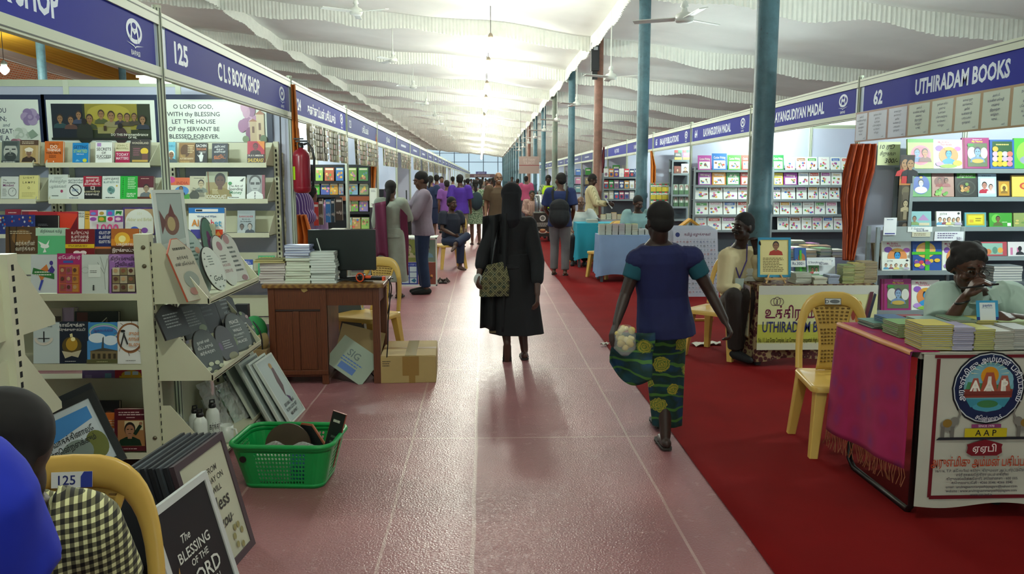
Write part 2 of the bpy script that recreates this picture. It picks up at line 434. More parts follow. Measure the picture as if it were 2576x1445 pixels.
# ceiling fans
FANW = mat('#d5d9d2', .4)
def fan0():
    o = thing('ceiling_fan', '', 'fan')
    MB().lathe([(.03, -.05), (.10, -.04), (.115, 0), (.10, .05), (.04, .08), (.03, .12)], FANW, 20).obj('motor', o)
    for i in range(3):
        m = MB(); m.M = Matrix.Rotation(2 * math.pi * i / 3 + .4, 4, 'Z') @ Matrix.Rotation(R(10), 4, 'Y' if 0 else 'X')
        m.prism([(.09, -.004), (.2, -.005), (.62, -.005), (.62, .005), (.2, .005), (.09, .004)], -.05, .06, FANW); m.obj('blade', o, bevel=.003)
    MB().tube([(0, 0, .1), (0, 0, 1.35)], .012, FANW, 8).obj('rod', o)
    MB().lathe([(.02, .12), (.05, .14), (.03, .2)], FANW, 14).obj('cup', o)
    return o
F0 = fan0(); n = 0
for row, (x, y0, z0, c) in enumerate(((2.42, 9.9, 3.52, 9), (-2.15, 14.2, 4.42, 9))):
    for k in range(c):
        y = y0 + 5.6 * k
        z = z0; top = ceil_pt(x, y)[2]
        where = ('by the pillars' if row == 0 else 'over the aisle')
        lb = 'white ceiling fan on a long rod %s, %s in its row' % (where, ORD[k]) if k < 3 else 'small white ceiling fan far along the row %s' % where
        o = F0 if (row == 0 and k == 0) else dup(F0)
        o['label'] = lb; o.location = (x, y, z + (top - z - 1.33) * .0); o.rotation_euler = (0, 0, rnd.uniform(0, 2))
        if k >= 3: o['group'] = ('far ceiling fans by the pillars', 'far ceiling fans over the aisle')[row]
        o.scale = (1, 1, 1)
        for ch in (o.children if False else [c for c in bpy.data.objects if c.parent == o and c.name.startswith('rod')]):
            ch.scale = (1, 1, (top - z) / 1.35)
# drapes high on the left, over the side bay
def stripes():
    t = NT('striped_drape_cloth'); v = t.coord('UV' if 0 else 'Object'); sx = t.node('SeparateXYZ'); t.link(v, sx.inputs[0])
    t.col(t.ramp(sx.outputs[0], [(.0, '#d6dcd8')])); return t
for i, (c, x0, x1, z0, z1, lb, nm) in enumerate((('#dfe3dd', -9.6, -10.8, at(100, 70, X=-9.6).z, at(100, 104, X=-10.8).z, 'white drape swagged under the ceiling above the booth wall, upper of two', 'a'), ('#c79a1e', -10.8, -12.0, at(100, 104, X=-10.8).z, at(100, 146, X=-12).z, 'mustard yellow drape swagged between two white drapes above the booth', 'b'), ('#dfe3dd', -12.0, -12.8, at(100, 146, X=-12).z, at(100, 168, X=-12.8).z, 'white drape hanging below the yellow one against the brick wall', 'c'))):
    m = MB()
    def dr(u, w, x0=x0, x1=x1, z0=z0, z1=z1):
        y = 9 + 26 * u; sw = .12 * math.sin(math.pi * u * 2.2) ** 2
        return (x0 + (x1 - x0) * w, y, z0 + (z1 - z0) * w - sw * (.6 + .4 * w) + .02 * math.sin(w * 40 + u * 5))
    m.grid(dr, 60, 14, mat(c, .8, name='drape_cloth')); m.obj('ceiling_drape', None, lb, 'drape')
o = thing('hanging_lamp', 'glaring bulb in a conical holder in front of the brick wall', 'lamp', at(10, 165, Y=19.0))
MB().lathe([(.02, -.2), (.09, -.13), (.1, -.08), (.05, 0)], glow('lamp_glow_side', LAMP_COL, 300), 16).obj('bulb', o); MB().lathe([(.06, 0), (.07, .06), (.02, .12)], mat('#56605c', .5), 14).obj('socket', o); MB().tube([(0, 0, .1), (0, 0, 1.6)], .008, bk, 6).obj('cord', o)

# ================================================================ booths of the fair
ALU = mat('#c6cfba', .42, .0, name='anodised_aluminium'); ALUD = mat('#39403a', .5)
RAIL = mat('#bcc7ae', .42)
PANEL = mat('#b9bfd2', .55, var=.03, scale=2, name='pale_lilac_panel'); 
def vinyl(h, nm):
    t = NT(nm); t.col(lin(h)); t.set(.6, Specular_IOR_Level=.12); return t.m
BLUE = vinyl('#262f9c', 'royal_blue_vinyl'); BLUE2 = vinyl('#2b3878', 'faded_blue_vinyl'); MARG = mat('#aebfd6', .4)
WHT = mat('#dfe6da', .4)
def post_mesh():
    m = MB(); r = .024
    m.lathe([(r, 0), (r, 2.53)], ALU, 8)
    for k in range(8):
        a = 2 * math.pi * k / 8 + math.pi / 8; c, s = math.cos(a), math.sin(a); q = r * math.cos(math.pi / 8) + .0008
        m.poly([(q * c - s * w, q * s + c * w, z) for w, z in ((-.003, 0), (.003, 0), (.003, 2.53), (-.003, 2.53))], ALUD)
    m.lathe([(.026, 2.53), (.026, 2.545)], ALU, 8); return m.mesh('post')
POST = post_mesh()
m = MB(); m.box(.02, -.018, 2.44, 2.98, .018, 2.51, RAIL); m.box(.02, -.0195, 2.485, 2.98, -.018, 2.491, ALUD); TOPR = m.mesh('top_rail')
m = MB(); m.box(.02, -.018, 2.155, 2.98, .018, 2.215, RAIL); m.box(.02, -.0195, 2.165, 2.98, -.018, 2.171, ALUD); BOTR = m.mesh('bottom_rail')
def part(me, name, parent, loc=(0, 0, 0), rz=0):
    o = bpy.data.objects.new(name, me); COL.objects.link(o); o.parent = parent; o.location = loc; o.rotation_euler = (0, 0, rz); return o
def wall_panel(n=3, far=False):
    """a run of n one-metre panels, local x from 0, looking both ways along local y"""
    m = MB()
    m.box(0, -.008, .05, n, .008, 2.44, PANEL); m.box(0, -.018, 2.44, n, .018, 2.5, RAIL); m.box(0, -.018, 0, n, .018, .06, RAIL); m.box(0, -.0195, 2.462, n, -.018, 2.468, ALUD)
    for i in range(n):
        x = (i + 1) * n / n
        m.box(x - .024, -.022, 0, x + .024, .022, 2.5, ALU)
        for q in (-.012, .012): m.box(x + q - .003, -.0228, 0, x + q + .003, -.022, 2.5, ALUD)
    return m.mesh('partition')
WALL3 = wall_panel()
def logo(cx, w=.11, h=.2, z=.5):
    """the fair association's mark: a ring over an open book, seven strokes, with its word below"""
    W_ = '#cfdcf0'
    return [('o', cx, .60, .033, .27, .0075, W_), ('e', cx, .72, .014, .10, W_), ('e', cx, .72, .009, .068, BLUE), ('p', [(cx - .019, .36), (cx - .013, .36), (cx - .009, .60), (cx, .52), (cx + .009, .60), (cx + .013, .36), (cx + .019, .36), (cx + .013, .68), (cx, .60), (cx - .013, .68)], W_),
            ('p', [(cx - .036, .33), (cx - .004, .26), (cx, .22), (cx + .004, .26), (cx + .036, .33), (cx + .006, .29), (cx, .26), (cx - .006, .29)], W_), ('t', 'BAPASI', cx, .07, .11, W_, .07)]
def booth(side, k, label, sign=(), far=True, back=True, group=None, blue=None, sheet=None):
    if side == 'L': o = thing('exhibition_booth', label, 'booth', (XL, YL0 + 3 * k, 0), R(90), group)
    else: o = thing('exhibition_booth', label, 'booth', (XR, YR0 + 3 * k + 3, 0), R(-90), group)
    part(POST, 'post', o, (0, 0, 0)) if side == 'L' else part(POST, 'post', o, (3, 0, 0))
    part(TOPR, 'top_rail', o); part(BOTR, 'bottom_rail', o)
    if sign is not None and not isinstance(sign, bpy.types.Mesh):
        m = MB(); m.box(.03, -.006, 2.21, 2.97, .006, 2.445, MARG); m.box(.09, -.008, 2.216, 2.93, -.006, 2.442, blue or BLUE)
        m.art(list(sign), .09, 2.216, 2.84, .226, -.008, .0004); m.obj('sign_panel', o)
    elif sign is not None: part(sign, 'sign_panel', o)
    if far: part(WALL3, 'partition', o, (3, 0, 0), R(90)) if side == 'L' else part(WALL3, 'partition', o, (0, 0, 0), R(90))
    if back: part(WALL3, 'back_wall', o, (0, 3, 0))
    return o
SW = '#cfdcf0'
nm = lambda n, s, x0=.57, mw=.45: [('t', '*' + n, .078, .26, .52, SW, .08), ('t', '*' + s, x0, .24, .50, SW, mw)] + logo(.91)
booth('L', -1, 'booth with a blue fascia ending in the word shop, cut by the frame', [('t', '*C L S BOOK SHOP', .475, .24, .50, SW, .355)] + logo(.91), far=False)
booth('L', 0, 'booth numbered 125 with white letters on its blue fascia', nm('125', 'C L S BOOK SHOP', .483, .352))
booth('L', 1, 'booth numbered 124 with Tamil lettering on its blue fascia', [('t', '*124', .078, .22, .46, SW, .085), ('t', '*கண்ணப்பன் பதிப்பகம்', .485, .22, .42, SW, .54)] + logo(.9), far=False)
booth('L', 2, 'booth beyond 124 whose faded fascia is hidden by hung plastic', [('t', '123', .075, .30, .44, '#8fa0b8', .075), ('t', 'பதிப்பகம்', .56, .30, .40, '#9fb0c0', .4)], blue=BLUE2)
booth('L', 3, 'booth past the second orange curtain, its sign in pale Tamil letters', [('t', 'நூலகம்', .52, .30, .40, '#9fb0c0', .36)], blue=BLUE2)
booth('R', -2, 'booth behind the publisher table with the elephant crest', None)
booth('R', -1, 'booth numbered 62 with large white letters on its blue fascia', [('t', '*62', .094, .2, .52, SW, .058), ('t', '*UTHIRADAM BOOKS', .513, .27, .52, SW, .41)] + logo(.91))
booth('R', 0, 'booth next to 62 with its name half hidden by a pillar', nm('63', 'ILAYANGUDIYAN MADAL', .50, .517), far=False)
booth('R', 1, 'booth numbered 64 selling writing books, blue fascia', nm('64', 'ILAYANGUDIYAN MADAL', .48, .494))
booth('R', 2, 'booth numbered 65 with a bundled orange curtain at its end', nm('65', 'BALAJI PUBLICATIONS', .46, .53))
booth('R', 3, 'booth just past the orange curtain with a novels shelf', [('t', 'NAMMA PUTHAGAM', .5, .30, .42, SW, .5)])
booth('R', 4, 'booth with a dark red cloth tied on its post', [('t', 'RAJ STORES', .5, .30, .42, SW, .4)])
def generic(seed):
    m = MB(); m.box(.03, -.006, 2.21, 2.97, .006, 2.445, MARG); m.box(.09, -.008, 2.216, 2.93, -.006, 2.442, BLUE2)
    m.art([('lines', .3, .25, .75, .75, 1, '#8d9cb8')], .09, 2.216, 2.84, .226, -.008, .0004); return m.mesh('sign_panel')
GS = generic(3)
for k in range(4, 34): booth('L', k, 'identical white framed booth far down the row with faded blue fascia', GS, group='far booths on the curtain side', far=k < 14, back=k < 10)
for k in range(5, 33): booth('R', k, 'identical white framed booth far down the row behind the pillars', GS, group='far booths behind the pillars', far=k < 14, back=k < 10)
# booth lights: LED battens
def batten(px, py, Y, ln, label, w, rz=0.0, X=None, Z=None):
    p = at(px, py, Y=Y) if px is not None else Vector((X, Y, Z))
    o = thing('tube_light', label, 'lamp', p, rz)
    r = .022
    MB().tube([(-ln / 2, 0, 0), (ln / 2, 0, 0)], r, glow('tube_glow', STALL_COL, w / (math.pi * 2 * math.pi * r * ln)), 12).obj('tube', o)
    m = MB(); m.box(-ln / 2 - .03, -.009, .022, ln / 2 + .03, .009, .04, WHT); m.obj('housing', o)
    MB().tube([(0, 0, .05), (0, 0, max(.06, 2.5 - p.z))], .004, bk, 6).obj('hanger', o)
    return o
batten(420, 203, 6.7, .42, 'white glowing tube light above the wall posters behind the post', STALL_W * .22)
batten(4, 62, 4.9, .32, 'white glowing tube light cut by the frame under the shop fascia', STALL_W * 1.3)
batten(757, 318, 10.2, .30, 'short white tube light beside the orange curtain', STALL_W)
for (x, y, lb) in ((4.7, 5.6, 'tube light inside booth 62 above the display rack'), (4.9, 10.2, 'tube light inside the writing book booth'), (4.6, 12.6, 'tube light near the wall of writing books'), (4.4, 15.2, 'tube light in the booth with the orange curtain'), (4.5, 18.2, 'tube light in the novels booth'), (-3.3, 12.4, 'tube light in the comic shelf booth')):
    batten(None, 0, y, .6, lb, STALL_W * (2.4 if y == 5.6 else 1.3), 0, x, 2.40)
for k in range(8):
    batten(None, 0, 15.5 + 6 * k, .6, 'tube light in a far booth behind its fascia', FAR_W * 1.4, 0, -3.0, 2.40)['group'] = 'far booth tube lights'
    batten(None, 0, 22.5 + 6 * k, .6, 'tube light in a far booth behind its fascia', FAR_W * 1.4, 0, 4.6, 2.40)['group'] = 'far booth tube lights'
# ================================================================ steel display shelves, wall posters (booth 125)
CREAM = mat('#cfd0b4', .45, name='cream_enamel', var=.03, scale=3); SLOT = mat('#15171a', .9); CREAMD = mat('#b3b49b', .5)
def upright(m, x, y, z1, w=.045, d=.03, face='-y', pitch=.043):
    m.box(x - w / 2, y - d / 2, 0, x + w / 2, y + d / 2, z1, CREAM)
    k = int((z1 - .06) / pitch)
    for i in range(k):
        z = .05 + i * pitch
        if face == '-y': m.poly([(x - .008, y - d / 2 - .001, z), (x + .008, y - d / 2 - .001, z), (x + .008, y - d / 2 - .001, z + .024), (x - .008, y - d / 2 - .001, z + .024)], SLOT)
        else: m.poly([(x + w / 2 + .001, y - .006, z), (x + w / 2 + .001, y + .006, z), (x + w / 2 + .001, y + .006, z + .024), (x + w / 2 + .001, y - .006, z + .024)], SLOT)
YW = 7.58
def wall_shelf(x0, x1, zs, label):
    o = thing('steel_shelf', label, 'shelf', ((x0 + x1) / 2, YW, 0)); h = (x1 - x0) / 2
    for x in (-h + .02, h - .02):
        m = MB(); upright(m, x, -.05, 1.95); m.obj('upright', o)
    for z in zs:
        m = MB(); m.box(-h + .045, -.31, z - .018, h - .045, -.04, z - .012, CREAM); m.box(-h + .045, -.315, z - .03, h - .045, -.308, z + .012, CREAM)
        for x in (-h + .045, h - .049): m.add([(x, -.06, z - .02), (x, -.31, z - .02), (x, -.31, z + .02), (x, -.06, z + .2), (x + .004, -.06, z - .02), (x + .004, -.31, z - .02), (x + .004, -.31, z + .02), (x + .004, -.06, z + .2)], [(0, 1, 2, 3), (7, 6, 5, 4), (3, 2, 6, 7), (1, 5, 6, 2)], CREAM)
        m.add([(-h + .05, -.06, z + .0), (h - .05, -.06, z), (h - .05, -.05, z + .2), (-h + .05, -.05, z + .2)], [(0, 1, 2, 3)], CREAM)
        m.obj('shelf_board', o)
    return o
YB = 7.29
Zs = [at(300, y, Y=YB).z for y in (413, 504, 590, 698)]
Zs.append(.33)
X0, X1 = at(112, 500, Y=YB).x, at(398, 500, Y=YB).x
wall_shelf(X0, X1, Zs, 'cream slotted steel shelf below the dark painting poster')
wall_shelf(at(408, 500, Y=YB).x, at(688, 500, Y=YB).x, Zs, 'cream slotted steel shelf below the blessing poster, next to the pillar post')
wall_shelf(at(-180, 500, Y=YB).x, at(106, 500, Y=YB).x, Zs, 'cream slotted steel shelf below the rose poster')
NAVY, PAPW = '#1d2a48', '#dfe8dc'
def poster(px0, px1, pt, pb, Y, label, base, els, th=.012, group=None):
    a, b = at(px0, pb, Y=Y), at(px1, pt, Y=Y); m = MB(); w, h = b.x - a.x, at((px0 + px1) / 2, pt, Y=Y).z - at((px0 + px1) / 2, pb, Y=Y).z
    m.box(-w / 2, 0, 0, w / 2, th, h, cm(base)); m.art(els, -w / 2, 0, w, h)
    return m.obj('poster', None, label, 'poster', group, M=TRS(((a.x + b.x) / 2, Y, at((px0 + px1) / 2, pb, Y=Y).z)))
def flower(cx, cy, r, c1, c2, asp=1.0):
    e = []
    for i in range(6):
        a = i * 1.047; e.append(('e', cx + r * .55 * math.cos(a), cy + r * .55 * math.sin(a) * asp, r * .55, r * .55 * asp, c1 if i % 2 else c2))
    return e + [('e', cx, cy, r * .45, r * .45 * asp, c2), ('e', cx, cy, r * .25, r * .25 * asp, c1)]
YP = 7.545
poster(-190, 110, 238, 412, YP, 'wall poster of pale roses with serif lettering, cut by the frame', NAVY, [('r', .02, .18, .95, .93, PAPW), ('t', 'YOU', .64, .74, .07, '#4a5260', .1), ('t', 'ON;', .64, .62, .07, '#4a5260', .1), ('t', 'and', .68, .54, .05, '#6a7a80', .08, .3), ('t', 'GREAT;', .66, .44, .07, '#4a5260', .16), ('t', 'BE A', .65, .34, .07, '#4a5260', .1), ('t', 'G.', .63, .24, .07, '#4a5260', .05)]
       + flower(.88, .68, .07, '#a796b8', '#8d7aa4', 1.7) + flower(.80, .42, .06, '#cfd8cc', '#b4c2b2', 1.7) + flower(.76, .26, .06, '#b98a94', '#9a6672', 1.7) + [('p', [(.9, .5), (.94, .42), (.88, .36), (.86, .45)], '#8aa08c')])
poster(112, 402, 238, 374, YP, 'wall poster of a dark gold painted supper gathering in a navy frame', NAVY, [('r', .04, .10, .95, .90, PAPW), ('r', .08, .16, .91, .83, '#2c3420'), ('r', .36, .35, .8, .83, '#8d8430'), ('e', .56, .66, .18, .16, '#a89c3c'), ('r', .08, .16, .34, .83, '#18222c'), ('r', .46, .28, .74, .40, '#8f8a54')]
       + [q for i, (x, y, s, c) in enumerate([(.15, .38, .26, '#2b4a4c'), (.24, .36, .25, '#5a3f36'), (.31, .46, .24, '#39435a'), (.40, .36, .28, '#40482c'), (.50, .46, .26, '#4f5630'), (.585, .40, .30, '#8a835c'), (.66, .44, .22, '#3a3440'), (.72, .42, .24, '#4c4630'), (.78, .44, .22, '#3f3a2c'), (.85, .36, .26, '#2c3440')]) for q in [('f', x, y, s, '#8d6a48', '#3a2c22', c)]]
       + [('e', .36, .28, .07, .2, '#262c22'), ('e', .66, .24, .055, .16, '#3c2c2c'), ('e', .36, .5, .022, .06, '#1c1814'), ('e', .66, .42, .02, .055, '#1c1814'), ('r', .52, .33, .545, .42, '#3c2c18'), ('r', .08, .16, .91, .20, '#1a2018'), ('t', 'DO THIS IN', .645, .235, .045, '#dfe2d0', .13), ('t', 'remembrance', .80, .235, .055, '#dfe2d0', .18, .3), ('t', 'OF ME.', .76, .185, .04, '#dfe2d0', .08)])
tree = [('e', .80 + .05 * math.cos(a) * k, .62 + .17 * math.sin(a) * k, .035, .09, c) for k in (.4, 1.0, 1.5) for a, c in ((0, '#b886a8'), (1.2, '#9c6a94'), (2.2, '#c79cb8'), (3.4, '#a5739a'), (4.6, '#8d5a80'), (5.5, '#caa8bc'))]
poster(413, 682, 238, 416, YP, 'wall poster reading o lord god with a pink tree and cream house', NAVY, [('r', .012, .33, .95, .93, PAPW)] + [('t', s, .29, .80 - .105 * i, .062, '#3e4548', mw) for i, (s, mw) in enumerate((('O LORD GOD,', .36), ('WITH thy BLESSING', .48), ('LET THE HOUSE', .41), ('OF thy SERVANT BE', .46), ('BLESSED FOREVER.', .49)))] + [('t', '2 SAMUEL 7:29', .29, .36, .028, '#6a7070', .2), ('l', [(.79, .36), (.80, .58), (.84, .66)], .012, '#6f5a4a')] + tree
       + [('r', .80, .34, .93, .62, '#c8b08c'), ('r', .86, .34, .93, .72, '#d8c4a0'), ('p', [(.85, .72), (.895, .78), (.94, .72)], '#a86e50'), ('p', [(.79, .62), (.83, .66), (.87, .62)], '#a86e50'), ('r', .82, .46, .84, .55, '#7a5a48'), ('r', .88, .5, .9, .6, '#7a5a48'), ('r', .88, .36, .9, .44, '#7a5a48')] + [('e', .76, .37, .03, .05, '#7d8f6c'), ('e', .92, .37, .03, .06, '#6c8060')])
# ---- display books on the wall shelves: px0 px1 top foot colour label art
SK, HR = '#8a6a50', '#2a2422'
def tt(*rows): return [('t', s, .5, y, h, c, .86) for s, y, h, c in rows]
g1, g2, g3 = 'books on the top wall shelf', 'books on the second wall shelf', 'books on the third wall shelf'
rows = [
 (4, 48, 355, 412, '#5e6a66', 'grey book with a big bearded face in a cap, top wall shelf', [('e', .5, .5, .4, .4, '#b9beb2'), ('r', .1, .78, .9, .96, '#4a5552'), ('e', .5, .3, .34, .2, '#3c4442'), ('r', .2, .6, .42, .65, '#2a3030'), ('r', .58, .6, .8, .65, '#2a3030'), ('r', .46, .42, .54, .58, '#8d948a'), ('r', .36, .34, .64, .38, '#6a706a'), ('r', 0, 0, 1, .12, '#3a4442'), ('lines', .1, .02, .9, .1, 1, '#d8dcd0')], g1),
 (50, 96, 353, 412, '#c0a878', 'tan book with a turbaned portrait, end of the top wall shelf', [('r', 0, .78, 1, 1, '#5a4434'), ('lines', .1, .82, .9, .95, 2, '#e0d8b8'), ('r', .14, .04, .86, .74, '#b59a62'), ('f', .5, .06, .62, SK, '#e8e0cc', '#3a2c22'), ('e', .5, .58, .24, .09, '#e8e0cc')], g1),
 (112, 158, 356, 412, '#cf6a24', 'orange book do things you hate on the top wall shelf', tt(('HOW TO', .84, .07, '#2a1c14'), ('DO', .68, .15, '#f0ead8'), ('THINGS', .54, .12, '#f0ead8'), ('YOU HATE', .42, .10, '#3a2014')) + [('lines', .25, .24, .75, .38, 3, '#5a2c10'), ('e', .5, .08, .03, .03, '#f0ead8')], g1),
 (182, 222, 360, 412, '#1f86c4', 'blue book getting started on the top wall shelf', tt(('GETTING', .72, .15, '#16305a'), ('STARTED', .52, .15, '#b8d44a'), ('little book', .42, .06, '#d8e8f0')) + [('e', .78, .14, .13, .09, '#c8cc3a'), ('p', [(.2, .08), (.5, .1), (.3, .2)], '#6ab4d8')], g1),
 (240, 282, 356, 412, '#e4e8e0', 'white book secrets of success in scrawled lettering, top wall shelf', tt(('SECRETS', .58, .13, '#15181c'), ('OF', .42, .11, '#15181c'), ('SUCCESS', .25, .13, '#15181c')) + [('r', .1, .76, .34, .92, '#b08cc0'), ('l', [(.15, .2), (.85, .23)], .02, '#15181c'), ('r', .02, .97, .98, .99, '#2a5a5a')], g1),
 (290, 326, 360, 412, '#a81a4a', 'crimson and cream book today matters, top wall shelf', [('r', 0, .58, 1, 1, '#cfc8a4')] + tt(('JOHN C.', .82, .1, '#7a7a4a'), ('MAXWELL', .68, .1, '#7a7a4a'), ('TODAY', .36, .14, '#e8d8dc'), ('MATTERS', .18, .13, '#e8d8dc')), g1),
 (328, 377, 351, 412, '#3a3836', 'dark wonderland book with a yellow lamp, end of the top wall shelf', tt(('A', .92, .04, '#c8b890'), ('WONDERLAND', .80, .09, '#c8c0a8')) + [('r', .05, .05, .95, .72, '#4a443c'), ('r', .15, .3, .5, .65, '#5c4c44'), ('e', .72, .5, .2, .14, '#d8b83a'), ('r', .6, .1, .9, .4, '#6a4a44'), ('r', .1, .05, .9, .14, '#b89a4a'), ('lines', .15, .3, .5, .65, 4, '#8a5a6a')], g1),
 (421, 441, 358, 412, '#6cb4c8', 'pale blue book half behind the post, top wall shelf', [('t', 'EHRU', .5, .76, .1, '#3a7a98', .8), ('f', .5, 0, .6, SK, '#e8ead8', '#4a5a60')], g1),
 (450, 490, 360, 413, '#8a6a40', 'brown autobiography book with an old bespectacled face', [('e', .4, .62, .3, .3, '#5a4028'), ('lines', .55, .5, .95, .9, 5, '#e0d0a0'), ('lines', .1, .3, .5, .44, 2, '#d8b870'), ('t', 'AUTOBIOGRAPHY', .5, .2, .09, '#e8d8b0', .85), ('lines', .1, .04, .8, .14, 2, '#d8b870')], g1),
 (491, 521, 360, 413, '#17181a', 'black sports book with a white batsman figure', tt(('SACHIN', .80, .13, '#e8e8e4'), ('TENDULKAR', .64, .12, '#d88a5a')) + [('lines', .3, .5, .95, .6, 2, '#c8c8c0'), ('p', [(.4, .1), (.6, .1), (.7, .4), (.5, .48), (.3, .4)], '#d8dcd8'), ('e', .52, .5, .09, .05, '#d8dcd8'), ('l', [(.2, .42), (.5, .2)], .05, '#d8dcd8')], g1),
 (533, 573, 361, 413, '#141d2c', 'navy Tamil book with white lettering and an orange word', tt(('ஹிட்லர்', .80, .09, '#e0e4e4'), ('கதை', .66, .09, '#e0e4e4'), ('மனிதன்', .54, .09, '#e0e4e4'), ('ஹிட்', .26, .16, '#d8783a')) + [('o', .5, .5, .47, .48, .02, '#3a465a')], g1),
 (622, 665, 356, 413, '#b81c3c', 'red book with an orange corner and yellow word shudras', [('p', [(.55, 1), (1, 1), (1, .6)], '#e0832a'), ('f', .48, .42, .5, '#7a2c3a', '#4a1420', '#2c1018'), ('r', 0, 0, 1, .42, '#281014'), ('t', 'DR. B. R. AMBEDKAR', .5, .33, .07, '#f0e8e0', .9), ('t', 'SHUDRAS?', .5, .07, .17, '#e8c43a', .92)], g1),
 (2, 46, 445, 501, '#d3d9cf', 'white mindset book with a stopwatch drawing', [('t', 'The', .12, .8, .07, '#3a3f40', .5, 0, 'l'), ('t', 'Productivity', .12, .68, .08, '#3a3f40', .8, 0, 'l'), ('t', 'Mindset', .12, .55, .11, '#7a2a6a', .8, 0, 'l'), ('o', .66, .3, .24, .2, .04, '#8a8f8a'), ('lines', .1, .1, .36, .46, 6, '#8a8f8a'), ('l', [(.66, .3), (.72, .4)], .02, '#5a5f5a')], g2),
 (48, 96, 442, 503, '#ddd68a', 'pale yellow book light lamps on the second wall shelf', tt(('L I G H T', .86, .08, '#4a4a30'), ('L A M P S', .66, .09, '#4a4a30')) + [('o', .5, .48, .06, .05, .02, '#6a6a40'), ('lines', .15, .1, .85, .3, 4, '#b8b070')], g2),
 (121, 170, 440, 504, '#d2dbd0', 'white Tamil book with a small pink seal, second wall shelf', tt(('சின்னஞ்சிறு', .68, .1, '#7d8a86'), ('பழக்கங்கள்', .48, .1, '#7d8a86')) + [('lines', .3, .8, .8, .92, 3, '#9aa49c'), ('e', .7, .34, .07, .06, '#a8486a'), ('lines', .2, .12, .6, .2, 1, '#4a5a54')], g2),
 (168, 212, 448, 503, '#d8ded6', 'white Tamil book with a crossed-out circle', tt(('சமூகத்தின்', .84, .08, '#2a4a4a'), ('சிலம்புகள்', .74, .08, '#2a4a4a')) + [('o', .5, .42, .36, .27, .06, '#23282a'), ('l', [(.26, .6), (.74, .24)], .06, '#23282a'), ('lines', .3, .36, .7, .5, 2, '#4a6a94'), ('lines', .15, .04, .85, .1, 1, '#3a4a74')], g2),
 (209, 255, 444, 503, '#1b1c1c', 'red over black Tamil book on the second wall shelf', [('r', 0, .55, 1, 1, '#a81e38'), ('r', .15, .90, .85, .96, '#c8b0a8')] + tt(('நான் கி', .76, .1, '#e8dcd8'), ('கேள்வியே', .62, .09, '#e8dcd8'), ('உலகைத் திருத்த', .3, .08, '#d8d0a0'), ('தலைவர்', .18, .09, '#e0dcd0')) + [('r', .42, .42, .64, .56, '#e8e4dc'), ('r', .46, .44, .6, .54, '#5a3a34')], g2),
 (257, 302, 444, 503, '#d5ddd3', 'white Tamil psychology book with a teal tree-shaped brain', tt(('பணம்சார்', .84, .1, '#2a3a3c'), ('உளவியல்', .70, .1, '#4a7a78')) + [('e', .5, .4, .22, .17, '#7aa09a'), ('e', .44, .43, .1, .08, '#4a746e'), ('e', .58, .38, .09, .07, '#5a8680'), ('r', .47, .22, .53, .3, '#4a5a54'), ('e', .82, .58, .05, .04, '#c8a83a'), ('lines', .2, .05, .8, .12, 1, '#2a3a3c')], g2),
 (301, 346, 444, 503, '#25a83a', 'bright green earnings book with vertical black lettering', [('r', .1, .03, .3, .95, '#22b83c')] + [('lines', .45, .45, .92, .95, 7, '#c8e8c0'), ('t', 'DHRUV', .66, .2, .08, '#e8f4e0', .5), ('t', 'NATH', .6, .1, .08, '#e8f4e0', .4)] + [('t', ch, .2, .86 - .085 * i, .06, '#0c2a10', .2) for i, ch in enumerate('EARNICORNS')], g2),
 (346, 386, 444, 502, '#5a1a28', 'maroon book with a suited portrait, second wall shelf', [('lines', .2, .86, .8, .92, 1, '#d8b0a0'), ('r', 0, 0, 1, .5, '#c8c2b0'), ('f', .55, .1, .55, '#9a8468', '#2a2624', '#6a7476'), ('r', 0, .0, 1, .1, '#5a2a14'), ('e', .88, .14, .12, .12, '#d8a02a')], g2),
 (428, 477, 448, 502, '#cfcab0', 'orange and green book with a man before a blue swirl', [('r', 0, .65, 1, 1, '#d8683a'), ('e', .05, .9, .2, .15, '#c8448a'), ('t', 'INDIA', .62, .68, .14, '#a83018', .6), ('p', [(0, 0), (1, .0), (1, .25), (.3, .1)], '#3a9a34'), ('e', .6, .38, .36, .22, '#4a8ac8'), ('f', .56, .18, .42, SK, HR, '#24344c')], g2),
 (477, 518, 444, 503, '#c0bda0', 'beige book with a bespectacled man and grey foliage', [('lines', .25, .88, .9, .94, 1, '#3a3a34'), ('f', .7, .3, .55, '#b8a884', HR, '#7a8478'), ('e', .3, .16, .3, .2, '#4a4f44'), ('t', 'The', .28, .44, .06, '#2a2a28', .2), ('t', 'Untouchables', .45, .34, .09, '#2a2a28', .7), ('lines', .6, .1, .95, .3, 4, '#3a3a34')], g2),
 (518, 572, 433, 503, '#9a8c5c', 'tall tan book with a large profile and word iconoclast', [('r', 0, .62, 1, 1, '#a8b094'), ('f', .66, .1, .85, '#5a3a2a', '#1a1614', '#8a7a40'), ('l', [(.08, 1), (.16, .2)], .05, '#8a5a3a'), ('t', 'ICONOCLAST', .5, .04, .13, '#eeeedd', .94), ('lines', .3, .2, .6, .38, 4, '#e0d8a8')], g2),
 (569, 617, 445, 503, '#dfe6dc', 'white book on spending money with green lettering', tt(('The Art of', .54, .1, '#2a2f2c'), ('Spending', .40, .12, '#2a2f2c'), ('Money', .24, .14, '#2c7a4a')) + [('e', .2, .70, .1, .07, '#2c8a4a'), ('p', [(.7, .8), (.95, .95), (.85, .78)], '#3a443c'), ('lines', .15, .06, .85, .12, 1, '#2a2f2c')], g2),
